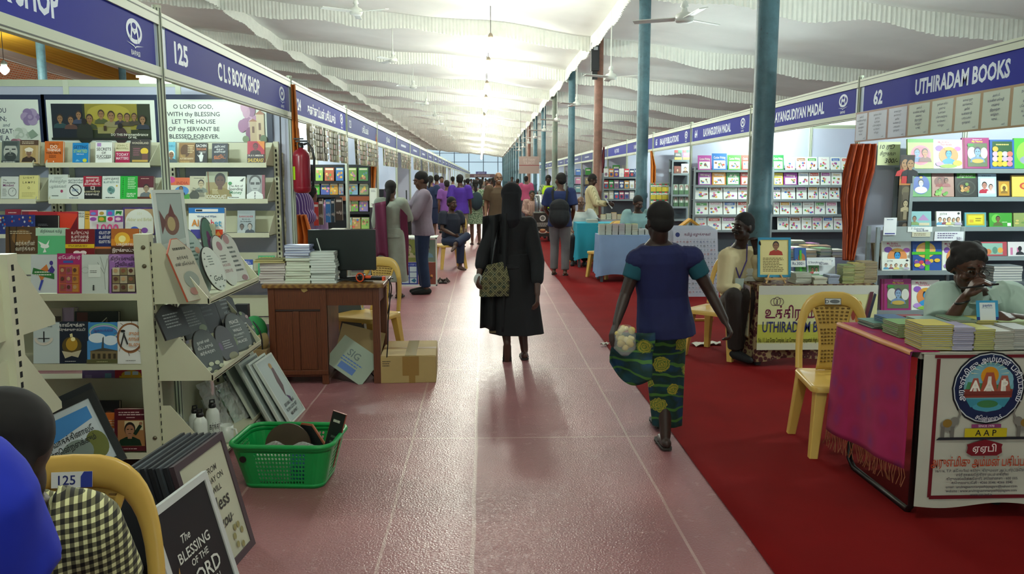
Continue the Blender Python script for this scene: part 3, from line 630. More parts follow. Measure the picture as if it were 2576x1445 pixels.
 (621, 666, 441, 503, '#8c9292', 'grey book with a large bespectacled portrait, end of second shelf', [('r', .84, .0, 1, 1, '#8a3a4a'), ('e', .46, .74, .34, .26, '#2c2c2c'), ('e', .46, .62, .29, .3, '#aab0ae'), ('r', .2, .6, .42, .7, '#3a3e3e'), ('r', .5, .6, .72, .7, '#3a3e3e'), ('r', .36, .42, .56, .46, '#6a706e'), ('p', [(0, 0), (.9, 0), (.9, .2), (.6, .34), (.3, .34), (0, .2)], '#e0e6e2'), ('l', [(.46, .3), (.46, 0)], .06, '#3a3e42'), ('t', 'SHASHI', .6, .16, .07, '#f0f4f0', .6), ('t', 'THAROOR', .6, .05, .08, '#f0f4f0', .7)], g2),
 (597, 641, 531, 589, '#9ba8aa', 'grey book with two small busts, third wall shelf', tt(('BABASAHEB', .70, .08, '#a83a44'), ('My Life with', .6, .05, '#2a3034'), ('Dr Ambedkar', .5, .06, '#2a3034')) + [('f', .26, .03, .4, '#6a6058', '#1c1a1a', '#b8c0c0'), ('f', .72, .03, .42, '#b8b0a4', '#2a2828', '#3a4450')], g3),
 (604, 636, 655, 698, '#dfe6dd', 'blue and white book how successful people think', [('r', 0, .7, 1, 1, '#2248a8')] + tt(('JOHN C.', .86, .07, '#d8e0f0'), ('MAXWELL', .76, .08, '#d8e0f0'), ('HOW', .48, .13, '#2a3034'), ('successful', .38, .05, '#6a7478'), ('THINK', .14, .12, '#2a3034')) + [('r', 0, 0, 1, .06, '#2248a8')], 'books on the fourth wall shelf'),
 (649, 690, 645, 698, '#4fae7c', 'green cricket book on the fourth wall shelf', tt(('INCREDIBLE', .82, .12, '#d8e84a'), ('CRICKET', .62, .15, '#123a2c')), 'books on the fourth wall shelf'),
 (190, 212, 533, 585, '#d3d6c8', 'white discipline book mostly hidden behind taller stock', tt(('POWER OF', .84, .1, '#3a3f40'), ('DISCIPLINE', .7, .1, '#3a3f40')), g3),
 (213, 226, 533, 585, '#d8a83a', 'yellow book peeping over the stock on the third shelf', [('lines', .1, .6, .9, .9, 3, '#5a3a1a')], g3),
 (12, 52, 528, 585, '#8c1f34', 'dark red boxed book on the third wall shelf', [('lines', .2, .8, .8, .9, 1, '#d8b8b0')], g3), (54, 92, 530, 585, '#7d1c30', 'plain wine red book beside the boxed one, third wall shelf', [('r', .0, .94, 1, 1, '#c8b0a8')], g3),
]
for r in rows: fbook(*r[:4], YB, r[5], r[4], r[6], t=rnd.uniform(.018, .035), tilt=10, group=r[7], lift=.003)
# ================================================================ double-sided rack close by and its end rack
def frame_upright(x, y, z1, label_parent):
    pass
YG = 4.34
zA, zD, zE, zF = (at(200, y, Y=YG).z for y in (742, 917, 1010, 1142))
XE = -1.80
o = thing('display_rack', 'cream slotted steel rack of Tamil devotional books by the booth corner', 'rack', (-2.32, YG, 0))
for x in (.50, -.50):
    m = MB(); m.box(x - .04, -.02, 0, x + .04, .04, 1.32, CREAM)
    for i in range(29): m.poly([(x + .0405, -.006, .05 + i * .043), (x + .0405, .008, .05 + i * .043), (x + .0405, .008, .074 + i * .043), (x + .0405, -.006, .074 + i * .043)], SLOT)
    up = m.obj('upright', o)
    for z in (1.25, 1.15, .20, .10): MB().lathe([(.012, 0), (.011, .005), (.006, .008)], mat('#6a6450', .4, .6), 12).obj('bolt', up, M=TRS((x + .01, -.02, z), 0, R(90)))
for z, d in ((zA, .30), (zD, .30), (zF, .34), (at(200, 768, Y=4.72).z, 0), (at(200, 968, Y=4.68).z, 0)):
    m = MB(); y0 = -.01 if d else .36
    m.box(-.46, y0, z - .012, .46, .36 if d else .64, z - .006, CREAM); m.box(-.46, y0 - .006, z - .03, .46, y0, z + .006, CREAM); m.obj('shelf_board', o)
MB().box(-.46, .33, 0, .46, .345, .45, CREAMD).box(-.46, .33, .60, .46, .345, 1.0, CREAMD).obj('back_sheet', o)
gA, gB, gC, gD = 'books on the upper front shelf of the rack', 'second row on the rack top', 'children books behind the rack', 'books on the middle rack shelf'
def grid3(c0, cols): return [('r', .12 + .26 * i, .05 + .21 * j, .36 + .26 * i, .24 + .21 * j, cols[(i * 3 + j * 5) % len(cols)]) for i in range(3) for j in range(3)] + [('e', .24 + .26 * i, .16 + .21 * j, .07, .05, ('#8a5a40', '#5a3428', '#c09a70')[(i + j) % 3]) for i in range(3) for j in range(3)]
rackrows = [
 (78, 144, 643, 739, 4.33, '#cfd8da', 'white book with a colourful running figure on the rack shelf', [('p', [(.35, .6), (.6, .75), (.7, .55), (.5, .4), (.4, .3), (.3, .45)], '#d8803a'), ('e', .78, .78, .07, .06, '#4a3a94'), ('p', [(.62, .55), (.8, .72), (.92, .6), (.8, .45)], '#4a3a94'), ('p', [(.05, .5), (.9, .36), (.9, .5), (.1, .66)], '#2f7a3a'), ('lines', .15, .44, .8, .58, 2, '#dfe8d8'), ('p', [(.3, .1), (.4, .34), (.5, .34), (.36, .06)], '#3a4ab0')], gA, .03),
 (144, 206, 640, 740, 4.33, '#b0246c', 'magenta Tamil book with a grid of nine faces', [('t', 'எேபசியர்', .5, .86, .08, '#f0dce8', .9), ('r', .25, .76, .65, .82, '#3a5ab0'), ('r', .08, .02, .92, .72, '#c8683a')] + grid3(0, ['#a84a4a', '#c88a3a', '#4a5a6a', '#b0506a', '#6a4a3a']), gA, .035),
 (206, 272, 643, 740, 4.33, '#ccd6d0', 'pale misty book with a bare tree and tiny walking figure', [('l', [(.9, .1), (.86, .5), (.6, .8)], .02, '#8a968f'), ('l', [(.86, .5), (.98, .9)], .02, '#8a968f'), ('l', [(.86, .6), (.7, .95)], .015, '#8a968f'), ('o', .14, .6, .14, .08, .01, '#9aa8a2'), ('r', .26, .42, .72, .74, '#e0e8e2'), ('lines', .32, .52, .66, .6, 2, '#4a5450'), ('e', .46, .2, .035, .02, '#2a3030'), ('r', .43, .08, .49, .18, '#2a3030')], gA, .04),
 (275, 350, 642, 740, 4.33, '#9a6ab0', 'purple Tamil book with a grid of nine old scenes', [('e', .2, .9, .2, .1, '#b48ac4'), ('e', .8, .7, .2, .1, '#7a4a94'), ('t', 'கிறிஸ்துவின்', .5, .84, .09, '#2a1430', .92), ('t', 'ஜீவியம்', .5, .70, .09, '#2a1430', .6), ('r', .08, .02, .92, .62, '#3a2434')] + grid3(0, ['#b0a488', '#8a7a54', '#c8c0a0', '#6a5a40']), gA, .05),
 (14, 95, 572, 640, 4.47, '#5a4228', 'brown forest-scene Tamil book, upper row of the rack', [('e', .5, .6, .3, .3, '#8a6434'), ('l', [(.15, 0), (.12, 1)], .04, '#2c1f12'), ('l', [(.3, 0), (.35, 1)], .03, '#2c1f12'), ('t', 'கர்த்தரின்', .62, .32, .14, '#e0dcc8', .6), ('t', 'வார்த்தை', .62, .12, .14, '#e0dcc8', .6), ('lines', .15, .72, .85, .86, 2, '#d0c8a8')], gB, .03),
 (90, 168, 575, 641, 4.47, '#5ec084', 'green Tamil book with a white dove', [('r', 0, .7, 1, 1, '#b8dcc4'), ('t', 'கிறித்தவத் தமிழ்', .5, .82, .1, '#4a5a5a', .7), ('e', .3, .3, .14, .08, '#f0f6f0'), ('p', [(.3, .3), (.45, .55), (.4, .3)], '#f0f6f0'), ('p', [(.2, .3), (.08, .5), (.3, .38)], '#f0f6f0'), ('p', [(.3, .24), (.24, .06), (.36, .08)], '#e8f0e8')], gB, .03),
 (165, 238, 578, 641, 4.46, '#7d1620', 'deep red Tamil book with a yellow band and white flowers', [('t', 'உயிருட்டும்', .5, .80, .12, '#f0e4e0', .6), ('t', 'உண்மைக்', .5, .64, .12, '#f0e4e0', .6), ('t', 'கதைகள்', .5, .50, .12, '#f0e4e0', .6), ('r', 0, .24, 1, .40, '#e0c020'), ('lines', .1, .28, .9, .37, 2, '#5a2a10'), ('e', .4, .06, .12, .08, '#f4f0e8'), ('e', .62, .06, .12, .08, '#f4f0e8')], gB, .03),
 (239, 281, 578, 641, 4.47, '#1e2a6a', 'navy Tamil book with a sunset band', [('r', 0, .0, 1, .3, '#5a3a2a'), ('r', 0, .22, 1, .3, '#c8783a'), ('t', 'வாச', .6, .8, .14, '#e8e8f0', .7), ('t', 'உன்ன', .6, .62, .14, '#e8e8f0', .7), ('t', 'வணங்', .6, .44, .14, '#e8e8f0', .7)], gB, .03),
 (280, 350, 577, 641, 4.45, '#8a4418', 'sunrise book with a glowing yellow sun and Tamil words', [('r', 0, .6, 1, 1, '#b8692a'), ('r', 0, .34, 1, .6, '#d88a2a'), ('e', .4, .6, .28, .26, '#f0b83a'), ('e', .4, .6, .13, .13, '#fcf0a0'), ('r', 0, 0, 1, .3, '#4a2a18'), ('t', 'பகற்காலம்', .55, .34, .11, '#f0e8e0', .7), ('t', 'இருக்குமட்டும்!', .5, .1, .12, '#f0e8e0', .9)], gB, .03),
 (226, 310, 530, 590, 4.85, '#e4dfe4', 'white first words book with coloured picture squares and pink 1000', [('r', .0 + .25 * i, .5 + .25 * j, .25 + .25 * i, .75 + .25 * j, c) for i, j, c in ((0, 1, '#c04a8a'), (1, 1, '#e8e8e8'), (2, 1, '#4a9ac8'), (3, 1, '#e8f0e0'), (0, 0, '#e8dce8'), (1, 0, '#5aa03a'), (2, 0, '#e4e4ea'), (3, 0, '#a04aa0'))] + [('e', .12, .85, .08, .06, '#6a8ad8'), ('e', .37, .86, .07, .07, '#b8963a'), ('e', .62, .86, .07, .08, '#a04ac0'), ('p', [(.78, .78), (.98, .95), (.95, .78), (.8, .95)], '#2f8a3a'), ('e', .12, .62, .1, .08, '#9a4aa8'), ('e', .37, .62, .08, .08, '#e0a83a'), ('e', .63, .62, .08, .09, '#c8285a'), ('e', .87, .62, .08, .07, '#e8c8d8'), ('t', '1000', .56, .06, .36, '#d8488a', .85)], gC, .03),
 (309, 393, 523, 592, 4.85, '#4a3a7a', 'storybook with an arched white panel on an ornate purple cover', [('r', .06, .04, .94, .94, '#b89a74'), ('e', .5, .5, .42, .44, '#e4e8e0'), ('r', .08, .04, .92, .5, '#e4e8e0'), ('t', '101', .5, .72, .1, '#d8dcc0', .2), ('t', 'Akbar and Birbal', .5, .5, .12, '#c8c89a', .74), ('e', .36, .2, .12, .1, '#4a6ac8'), ('e', .66, .16, .1, .1, '#8a5ab0')], gC, .03),
 (72, 195, 534, 590, 4.9, '#a8242c', 'large red picture book leaning at the back of the rack', [('p', [(.5, 0), (1, 0), (1, .9), (.6, .95)], '#c83a24'), ('p', [(.8, 0), (1, 0), (1, .8)], '#6a1220'), ('lines', .4, .3, .6, .5, 3, '#e87a5a')], gC, .012),
 (62, 146, 543, 590, 4.8, '#1c1a1c', 'black book with small lettering at the back of the rack', [('lines', .4, .42, .75, .55, 2, '#8a8a8c')], gC, .02),
 (-30, 86, 542, 590, 4.72, '#31429a', 'blue picture book crowded with little figures', [('e', rnd.random(), rnd.uniform(.1, .9), .02, .06, c) for c in ('#c84a4a', '#e8e8f0', '#d8a83a', '#4a8ad8', '#e0e0e8') * 9], gC, .012),
 (475, 565, 524, 610, 5.3, '#e8ece8', 'white alphabet wipe-clean book with a blue handle top', [('r', 0, .84, 1, 1, '#2f78c0'), ('r', .18, .88, .82, .96, '#e8ecec'), ('r', .2, .895, .38, .945, '#1c2a34'), ('t', 'Write and Wipe', .5, .72, .06, '#3a5a8a', .6), ('t', 'Al', .18, .46, .2, '#d8862a', .2), ('t', 'ph', .42, .46, .2, '#4aa04a', .2), ('t', 'ab', .62, .46, .2, '#c83a4a', .2), ('t', 'et', .82, .46, .2, '#4aa0c8', .2), ('r', .06, .1, .34, .36, '#4a4a9a'), ('r', .7, .1, .96, .36, '#d84a2a'), ('p', [(.74, .18), (.92, .18), (.83, .32)], '#f0a04a')], gC, .03),
 (84, 150, 815, 916, 4.33, '#c8d6d6', 'pale blue book with a draped white cloth and black symbol', [('o', .42, .76, .1, .06, .03, '#2a2a30'), ('r', .39, .52, .44, .72, '#2a2a30'), ('r', .2, .6, .62, .63, '#2a2a30'), ('o', .4, .62, .36, .18, .1, '#dcd8cc'), ('r', .02, .62, .82, .84, '#c8d6d6'), ('r', .39, .52, .44, .78, '#2a2a30'), ('lines', .2, .88, .8, .94, 2, '#4a5a60')], gD, .03),
 (140, 222, 813, 916, 4.33, '#0f1c30', 'midnight blue Tamil book with golden hands and light', [('e', .5, .42, .3, .22, '#5a4a20'), ('e', .5, .46, .18, .16, '#b8902a'), ('e', .54, .58, .07, .05, '#fcf0b0'), ('p', [(.2, .3), (.5, .26), (.8, .32), (.7, .14), (.5, .18), (.3, .12)], '#c8c0a0'), ('p', [(.44, .7), (.52, .72), (.54, .64), (.46, .62)], '#e0d8a0'), ('t', 'தாவீதுக்கு', .5, .88, .08, '#e8e8e4', .8), ('t', 'பெருக்குவது எப்படி?', .5, .78, .06, '#e8e8e4', .85), ('lines', .3, .03, .7, .07, 1, '#c8c8c4')], gD, .03),
 (220, 304, 815, 916, 4.33, '#3a86c8', 'sky blue book with a spired church under a rainbow', [('o', .5, .78, .46, .2, .05, '#7ac09a'), ('o', .5, .75, .43, .18, .03, '#c8b4d0'), ('r', 0, 0, 1, .55, '#4a92d0'), ('e', .3, .62, .26, .12, '#e0ecf4'), ('e', .7, .56, .22, .12, '#d8e6f2'), ('p', [(.42, .3), (.46, .62), (.5, .66), (.5, .3)], '#3c4a54'), ('r', .1, .1, .95, .3, '#7a6a4a'), ('p', [(.06, .3), (.5, .38), (.98, .3)], '#4a4438')] + [('r', .16 + .16 * i, .12, .24 + .16 * i, .24, '#3a3020') for i in range(5)] + [('r', 0, 0, 1, .1, '#5a5a34'), ('t', 'ஆகாயத்தின்', .5, .78, .06, '#5a3a80', .6), ('lines', .3, .03, .7, .06, 1, '#c8c89a')], gD, .025),
 (296, 371, 813, 917, 4.32, '#dfe0dc', 'white Tamil book with a crown of thorns and two nails', [('o', .42, .62, .44, .35, .06, '#7a4a2c'), ('o', .44, .61, .42, .36, .03, '#a06a3c')] + [('l', [(.42 + .43 * math.cos(a), .62 + .34 * math.sin(a)), (.42 + .54 * math.cos(a + .1), .62 + .43 * math.sin(a + .1))], .015, '#5a3420') for a in (0, .7, 1.4, 2.1, 2.8, 3.9, 4.6, 5.3)] + [('l', [(.12, .4), (.24, .74)], .05, '#2c2c2e'), ('l', [(.22, .72), (.36, .46)], .05, '#2c2c2e'), ('e', .2, .78, .08, .03, '#1c1c1e'), ('t', 'சுமை', .6, .68, .09, '#c8803a', .4), ('t', 'தாங்கும்', .64, .55, .09, '#c8803a', .5), ('t', 'கடவுள்', .62, .42, .09, '#c8803a', .45), ('lines', .3, .06, .7, .1, 1, '#6a6a64')], gD, .03),
 (188, 298, 787, 900, 4.5, '#17211e', 'black-green wide Tamil book behind the middle rack row', [('r', .05, .3, .3, .98, '#5a2c24'), ('p', [(.45, .3), (.75, .84), (.8, .3)], '#7a5a4a'), ('l', [(.45, .6), (.74, .86)], .02, '#c8c8a8'), ('lines', .82, .6, .96, .8, 2, '#b8c0b0')], gD, .025),
 (124, 156, 780, 900, 4.52, '#b8ae98', 'beige striped book behind the middle rack row', [('r', .2, .1 + .16 * i, .95, .2 + .16 * i, '#4a3f34') for i in range(5)], gD, .03), (157, 186, 778, 900, 4.53, '#b9a4c4', 'lilac book behind the middle rack row', [], gD, .05),
 (207, 289, 905, 966, 4.70, '#8a76c0', 'violet satchel-shaped book on the lower rack shelf', [('r', .05, .5, .95, .78, '#6a58a4'), ('e', .5, .8, .2, .08, '#c8c0e0'), ('r', .7, .2, .9, .4, '#7ab8d8'), ('r', .76, .02, .96, .2, '#d8d8e8'), ('r', .1, .1, .3, .34, '#a898d4')], 'books on the lower rack shelf', .02),
 (289, 372, 905, 966, 4.68, '#b81c34', 'red car picture book with a yellow car', [('t', 'CAR', .5, .72, .22, '#f0e8e0', .5), ('lines', .2, .6, .8, .66, 1, '#f0c0b8'), ('e', .5, .34, .3, .18, '#e0b020'), ('r', .14, .02, .86, .3, '#e0b020'), ('r', .3, .34, .48, .48, '#c8d8e0'), ('r', .54, .34, .72, .48, '#c8d8e0'), ('e', .3, .04, .08, .07, '#2a2a2a'), ('e', .7, .04, .08, .07, '#2a2a2a')], 'books on the lower rack shelf', .02),
 (288, 374, 1035, 1137, 4.34, '#5a1420', 'maroon Tamil book with a robed preacher on its cover', [('lines', .12, .84, .88, .95, 2, '#e0c8c0'), ('lines', .35, .78, .65, .82, 1, '#e0c8c0'), ('r', .1, .12, .9, .74, '#a8794a'), ('r', .3, .5, .85, .72, '#d8cca0'), ('f', .46, .13, .56, '#a87a5a', '#2a2420', '#16301e'), ('l', [(.6, .4), (.78, .62)], .1, '#16301e'), ('e', .78, .66, .05, .04, '#a87a5a'), ('lines', .15, .04, .85, .08, 1, '#e0c8c0')], 'books on the bottom rack shelf', .05),
 (262, 302, 1045, 1137, 4.42, '#d5742a', 'orange topped book beside the maroon preacher book', [('r', 0, 0, 1, .6, '#c8cccc'), ('lines', .1, .66, .9, .84, 3, '#f0d8b0'), ('e', .5, .3, .3, .2, '#8aa0b0')], 'books on the bottom rack shelf', .03),
 (196, 300, 1015, 1137, 4.55, '#181a1e', 'black wide book at the back of the bottom rack shelf', [('e', .75, .7, .12, .1, '#5a3a2a')], 'books on the bottom rack shelf', .03),
 (150, 200, 1018, 1137, 4.56, '#a8741e', 'ochre book at the back of the bottom rack shelf', [('e', .5, .6, .2, .1, '#c8a04a')], 'books on the bottom rack shelf', .03),
 (102, 170, 1045, 1137, 4.36, '#cfc8b4', 'cream Tamil book with a dark red top, bottom rack shelf', [('r', 0, .86, 1, 1, '#7a2018'), ('lines', .1, .64, .9, .82, 2, '#2a2a24'), ('r', .05, .0, .95, .58, '#6a7a5a'), ('f', .3, .05, .4, SK, HR, '#d8d8c8'), ('f', .65, .05, .4, SK, HR, '#6a4a3a')], 'books on the bottom rack shelf', .03),
]
for r in rackrows: fbook(*r[:4], r[4], r[6], r[5], r[7], t=r[9], tilt=8, group=r[8], lift=.002)
# the near rack, seen from its end, closer to the camera
o = thing('display_rack', 'cream slotted steel rack end close by, bookless side brackets, behind the seated man', 'rack', (-2.35, 3.2, 0))
for x in (.47, -.47):
    m = MB(); m.box(x - .03, -.035, 0, x + .03, .035, 1.32, CREAM)
    for i in range(29): m.poly([(x + .0305, -.012, .05 + i * .043), (x + .0305, .006, .05 + i * .043), (x + .0305, .006, .074 + i * .043), (x + .0305, -.012, .074 + i * .043)], SLOT)
    m.obj('upright', o)
for z in (.98, .60, .22):
    for s in (1, -1):
        m = MB(); yy = .035 * s; ln = .30 * s
        for x in (.462, -.47):
            v = [(x, yy, z), (x, yy + ln, z), (x, yy + ln, z + .03), (x, yy + .05 * s, z + .30), (x, yy, z + .30)]
            v2 = [(a + .008, b, c) for a, b, c in v]
            m.add(v + v2, [(0, 1, 2, 3, 4), (9, 8, 7, 6, 5)] + [(i, (i + 1) % 5, 5 + (i + 1) % 5, 5 + i) for i in range(5)], CREAM)
        m.box(-.46, min(yy, yy + ln), z, .46, max(yy, yy + ln), z + .006, CREAM); m.obj('shelf_board', o)
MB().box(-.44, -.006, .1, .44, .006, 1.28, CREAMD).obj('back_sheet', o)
for i, (c, px, py) in enumerate((('#161a24', 14, 990), ('#c8ccd0', 22, 985))):
    p = at(px, py, Y=2.98)
    book(('black book standing at the near rack end', 'thin white and blue book beside the black one at the rack end')[i], .14, .2, .025, c, [], TRS((-2.05 + .05 * i, 2.98, .608), R(80), R(-8)), 'books on the near rack')
# ================================================================ end rack with plaques, bottles and mugs
EY0, EY1, EX = 4.35, 5.32, -1.49
tiers = [at(497, 765, Y=EY0).z, at(528, 958, Y=EY0).z, at(562, 1165, Y=EY0).z]
o = thing('end_rack', 'cream steel end rack facing the aisle with plaques, bottles and mugs', 'rack', (-1.80, EY0, 0))
m = MB(); upright(m, .02, EY1 - EY0, 1.32, .06, .05); m.obj('upright', o)
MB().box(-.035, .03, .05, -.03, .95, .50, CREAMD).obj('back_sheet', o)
for z in tiers:
    m = MB(); d = EX + 1.80
    m.box(.0, .03, z, d, .95, z + .006, CREAM); m.box(d - .006, .0, z - .004, d, .97, z + .03, CREAM)
    for y in (0, .965):
        v = [(.02, y, z), (d, y, z), (d, y, z + .03), (.07, y, z + .33), (.02, y, z + .33)]
        m.add(v + [(a, b + .006, c) for a, b, c in v], [(0, 1, 2, 3, 4), (9, 8, 7, 6, 5)] + [(i, (i + 1) % 5, 5 + (i + 1) % 5, 5 + i) for i in range(5)], CREAM)
    m.obj('shelf_board', o)
def shape(kind, w, h, n=28):
    if kind == 'oval': return [(w / 2 * math.cos(t), h / 2 + h / 2 * math.sin(t)) for t in [2 * math.pi * i / n for i in range(n)]]
    if kind == 'point': return [(-w / 2, 0), (w / 2, 0), (w / 2, h * .78), (w * .12, h), (-w * .12, h), (-w / 2, h * .78)]
    if kind == 'arch': return [(-w / 2, 0), (w / 2, 0)] + [(w / 2 * math.cos(t), h * .7 + h * .3 * math.sin(t)) for t in [math.pi * i / 12 for i in range(13)]]
    if kind == 'leaf': return [(-w * .2, 0), (w * .2, 0), (w / 2, h * .35), (w * .45, h * .6), (w * .25, h), (-w * .25, h), (-w / 2, h * .7), (-w * .42, h * .3)]
    return [(-w / 2, 0), (w / 2, 0), (w / 2, h), (-w / 2, h)]
def plaque(px, py, pt, w, kind, col, label, els, tilt=22, X=-1.53, th=.010, rz=72, group=None, edge='#2a2622'):
    b = at(px, py, X=X); tpx = px - (py - pt) * .5
    w *= 1.6
    h = (at(tpx, pt, X=X - (py - pt) / 450 * .38).z - b.z) / math.cos(R(tilt))
    m = MB(); m.prism(shape(kind, w, h), 0, th, cm(edge)); m.prism(shape(kind, w * .985, h * .985), -.0012, 0, cm(col)); m.art(els, -w / 2, 0, w, h, -.0012)
    return m.obj('wall_plaque', None, label, 'plaque', group, M=TRS((X, b.y, b.z + .004), R(rz), R(-tilt)))
G1, G2 = 'plaques on the top end-rack shelf', 'plaques on the middle end-rack shelf'
leafy = lambda c, ys: [('e', .5 + .36 * math.cos(a), y, .05, .025, c) for y in ys for a in (0, 3.14)] 
p = at(432, 757, X=-1.60)
plaque(560, 727, 552, .10, 'oval', '#56806e', 'teal oval plaque with a purple spray, behind the others', [('e', .5, .62, .2, .12, '#5a2a5a'), ('e', .45, .74, .1, .07, '#6a3a6a')], 14, -1.70, group=G1)
plaque(520, 742, 580, .13, 'oval', '#a9c0b8', 'mint oval plaque with sprigs, second from the fish picture', [('lines', .3, .5, .7, .8, 5, '#4a6a60'), ('e', .7, .66, .1, .05, '#c89a80')], 18, -1.61, group=G1)
plaque(560, 732, 625, .105, 'oval', '#d3ddd2', 'white oval plaque with a leafy border and word God', [('lines', .34, .56, .64, .8, 4, '#7a8a82'), ('t', 'God', .5, .22, .12, '#4a5a54', .6, .2)] + [('e', .5 + .38 * math.cos(a), .5 + .43 * math.sin(a), .04, .015, '#5a6a60') for a in (2.2, 2.6, 3.0, 3.5, 4.0, 4.5, 5.0, 5.5)], 22, -1.53, group=G1)
plaque(590, 720, 597, .10, 'oval', '#ccd3c8', 'white oval plaque with a pink bouquet and word serve', [('e', .5, .78, .16, .09, '#a07a80'), ('lines', .3, .44, .7, .62, 3, '#7a827a'), ('t', 'HOUSE', .5, .38, .05, '#b08a8a', .6), ('t', 'SERVE', .5, .26, .06, '#b08a8a', .6)], 22, -1.53, group=G1)
plaque(612, 708, 593, .09, 'arch', '#c5cac0', 'pale plaque with lined lettering and pink flower corners, farthest along', [('e', .4, .88, .2, .1, '#a88484'), ('lines', .2, .18, .8, .75, 6, '#5a6460'), ('e', .7, .06, .2, .06, '#9a7478')], 22, -1.53, group=G1)
plaque(503, 755, 605, .12, 'point', '#b7b5a0', 'beige plaque with an orange edge nearest the rack upright', [('lines', .25, .78, .8, .88, 1, '#4a4a40'), ('t', 'கர்த்தர்', .5, .66, .05, '#3a3a34', .7), ('t', 'என் மேய்ப்பர்', .5, .56, .05, '#3a3a34', .8), ('e', .5, .32, .3, .14, '#8a9488'), ('e', .4, .14, .16, .06, '#a87a70')], 24, -1.535, edge='#b8583a', group=G1)
# tall white frame with a fish
def frame_pic(M, w, h, bw, fc, inner, els, label, t=.02, group=None, glass=True, name='framed_picture'):
    o = thing(name, label, 'picture', M=M, group=group); m = MB(); f = cm(fc)
    m.box(-w / 2, 0, 0, w / 2, t, bw, f).box(-w / 2, 0, h - bw, w / 2, t, h, f).box(-w / 2, 0, bw, -w / 2 + bw, t, h - bw, f).box(w / 2 - bw, 0, bw, w / 2, t, h - bw, f)
    m.obj('frame', o)
    m = MB(); m.box(-w / 2 + bw, .006, bw, w / 2 - bw, t - .002, h - bw, cm(inner)); m.art(els, -w / 2 + bw, bw, w - 2 * bw, h - 2 * bw, .006); m.obj('print', o)
    return o
a, b = at(437, 655, X=-1.70), at(420, 468, X=-1.76)
frame_pic(TRS((-1.665, 4.415, tiers[0] + .02), R(42), R(-9)), .17, .60, .018, '#c8d2cc', '#a3b2ae', [('e', .52, .70, .3, .11, '#7a5a50'), ('p', [(.3, .72), (.06, .84), (.1, .60)], '#6a4a48'), ('p', [(.4, .78), (.55, .9), (.7, .76)], '#6a4040'), ('e', .5, .7, .16, .07, '#b0a074'), ('r', .04, .30, .96, .46, '#c8d2cc'), ('t', 'THE LORD', .5, .30, .05, '#4a5a58', .6), ('t', 'IS WITH YOU', .5, .2, .05, '#4a5a58', .7), ('p', [(.0, .5), (1, .56), (1, .5), (0, .42)], '#b8c8c0')], 'tall white framed print of a brown fish on the end rack', group=None)
slate = '#4e5654'
plaque(452, 850, 772, .13, 'point', '#33383a', 'black pointed plaque with faint Tamil script nearest the upright', [('lines', .2, .3, .8, .75, 5, '#8a9290')], 24, -1.66, group=G2)
plaque(500, 850, 765, .13, 'point', '#4e5856', 'grey pointed plaque with white script behind the ovals', [('lines', .2, .3, .8, .75, 6, '#98a09c'), ('e', .8, .2, .16, .1, '#8a9a7a')], 22, -1.66, group=G2)
plaque(540, 838, 745, .12, 'point', '#23282b', 'dark pointed plaque in the middle of the back row', [('lines', .25, .4, .75, .8, 4, '#5a6264')], 20, -1.68, group=G2)
plaque(585, 820, 745, .12, 'point', '#3e4444', 'charcoal pointed plaque with pale capitals, far end of back row', [('lines', .25, .5, .75, .85, 3, '#9aa2a0'), ('t', 'HEAD', .5, .36, .1, '#b0b8b4', .6), ('e', .3, .16, .3, .1, '#8a8474')], 20, -1.66, group=G2)
plaque(548, 942, 838, .135, 'oval', slate, 'grey oval plaque with white Tamil script and cream lilies', [('t', 'நான் என்', .45, .70, .06, '#d0d6d0', .5), ('t', 'வீட்டாரும்', .45, .58, .07, '#d0d6d0', .66), ('t', 'கர்த்தரை', .45, .46, .07, '#d0d6d0', .66)] + [('e', .5 + .26 * math.cos(a), .14 + .1 * math.sin(a), .1, .045, '#b9c2a4') for a in (0, 1, 2, 3.1, 4.5)], 24, -1.525, group=G2)
plaque(592, 918, 828, .11, 'oval', '#55585c', 'grey oval plaque with a violet rim and scattered white script', [('e', .15, .5, .08, .1, '#6a5a7a'), ('lines', .3, .4, .8, .62, 4, '#b0b6b4'), ('e', .6, .2, .25, .1, '#8a8a70')], 24, -1.525, group=G2)
plaque(622, 892, 797, .135, 'oval', '#59625f', 'grey oval plaque reading peace walls palaces', [('t', 'PEACE', .5, .74, .08, '#dfe4de', .6), ('lines', .25, .66, .75, .71, 1, '#b8c0ba'), ('t', 'WALLS', .5, .55, .07, '#dfe4de', .55), ('t', 'PROSPERITY', .5, .45, .05, '#c8d0c8', .6), ('lines', .3, .38, .7, .42, 1, '#b8c0ba'), ('t', 'PALACES', .5, .28, .065, '#dfe4de', .6), ('e', .2, .35, .08, .1, '#7a8a6c'), ('e', .75, .12, .1, .05, '#a8a890')], 24, -1.525, group=G2)
plaque(640, 874, 793, .10, 'oval', '#4a5250', 'small oval plaque ringed with pink and green flowers, far end', [('lines', .3, .36, .7, .7, 4, '#c0c6c0')] + [('e', .5 + .42 * math.cos(a), .5 + .44 * math.sin(a), .09, .05, c) for a, c in ((0, '#8aa070'), (.8, '#b8a0a0'), (1.6, '#8aa070'), (2.4, '#9ab080'), (3.2, '#7a9068'), (4, '#b08a94'), (4.8, '#c8c4a8'), (5.6, '#b07a84'))], 24, -1.525, group=G2)
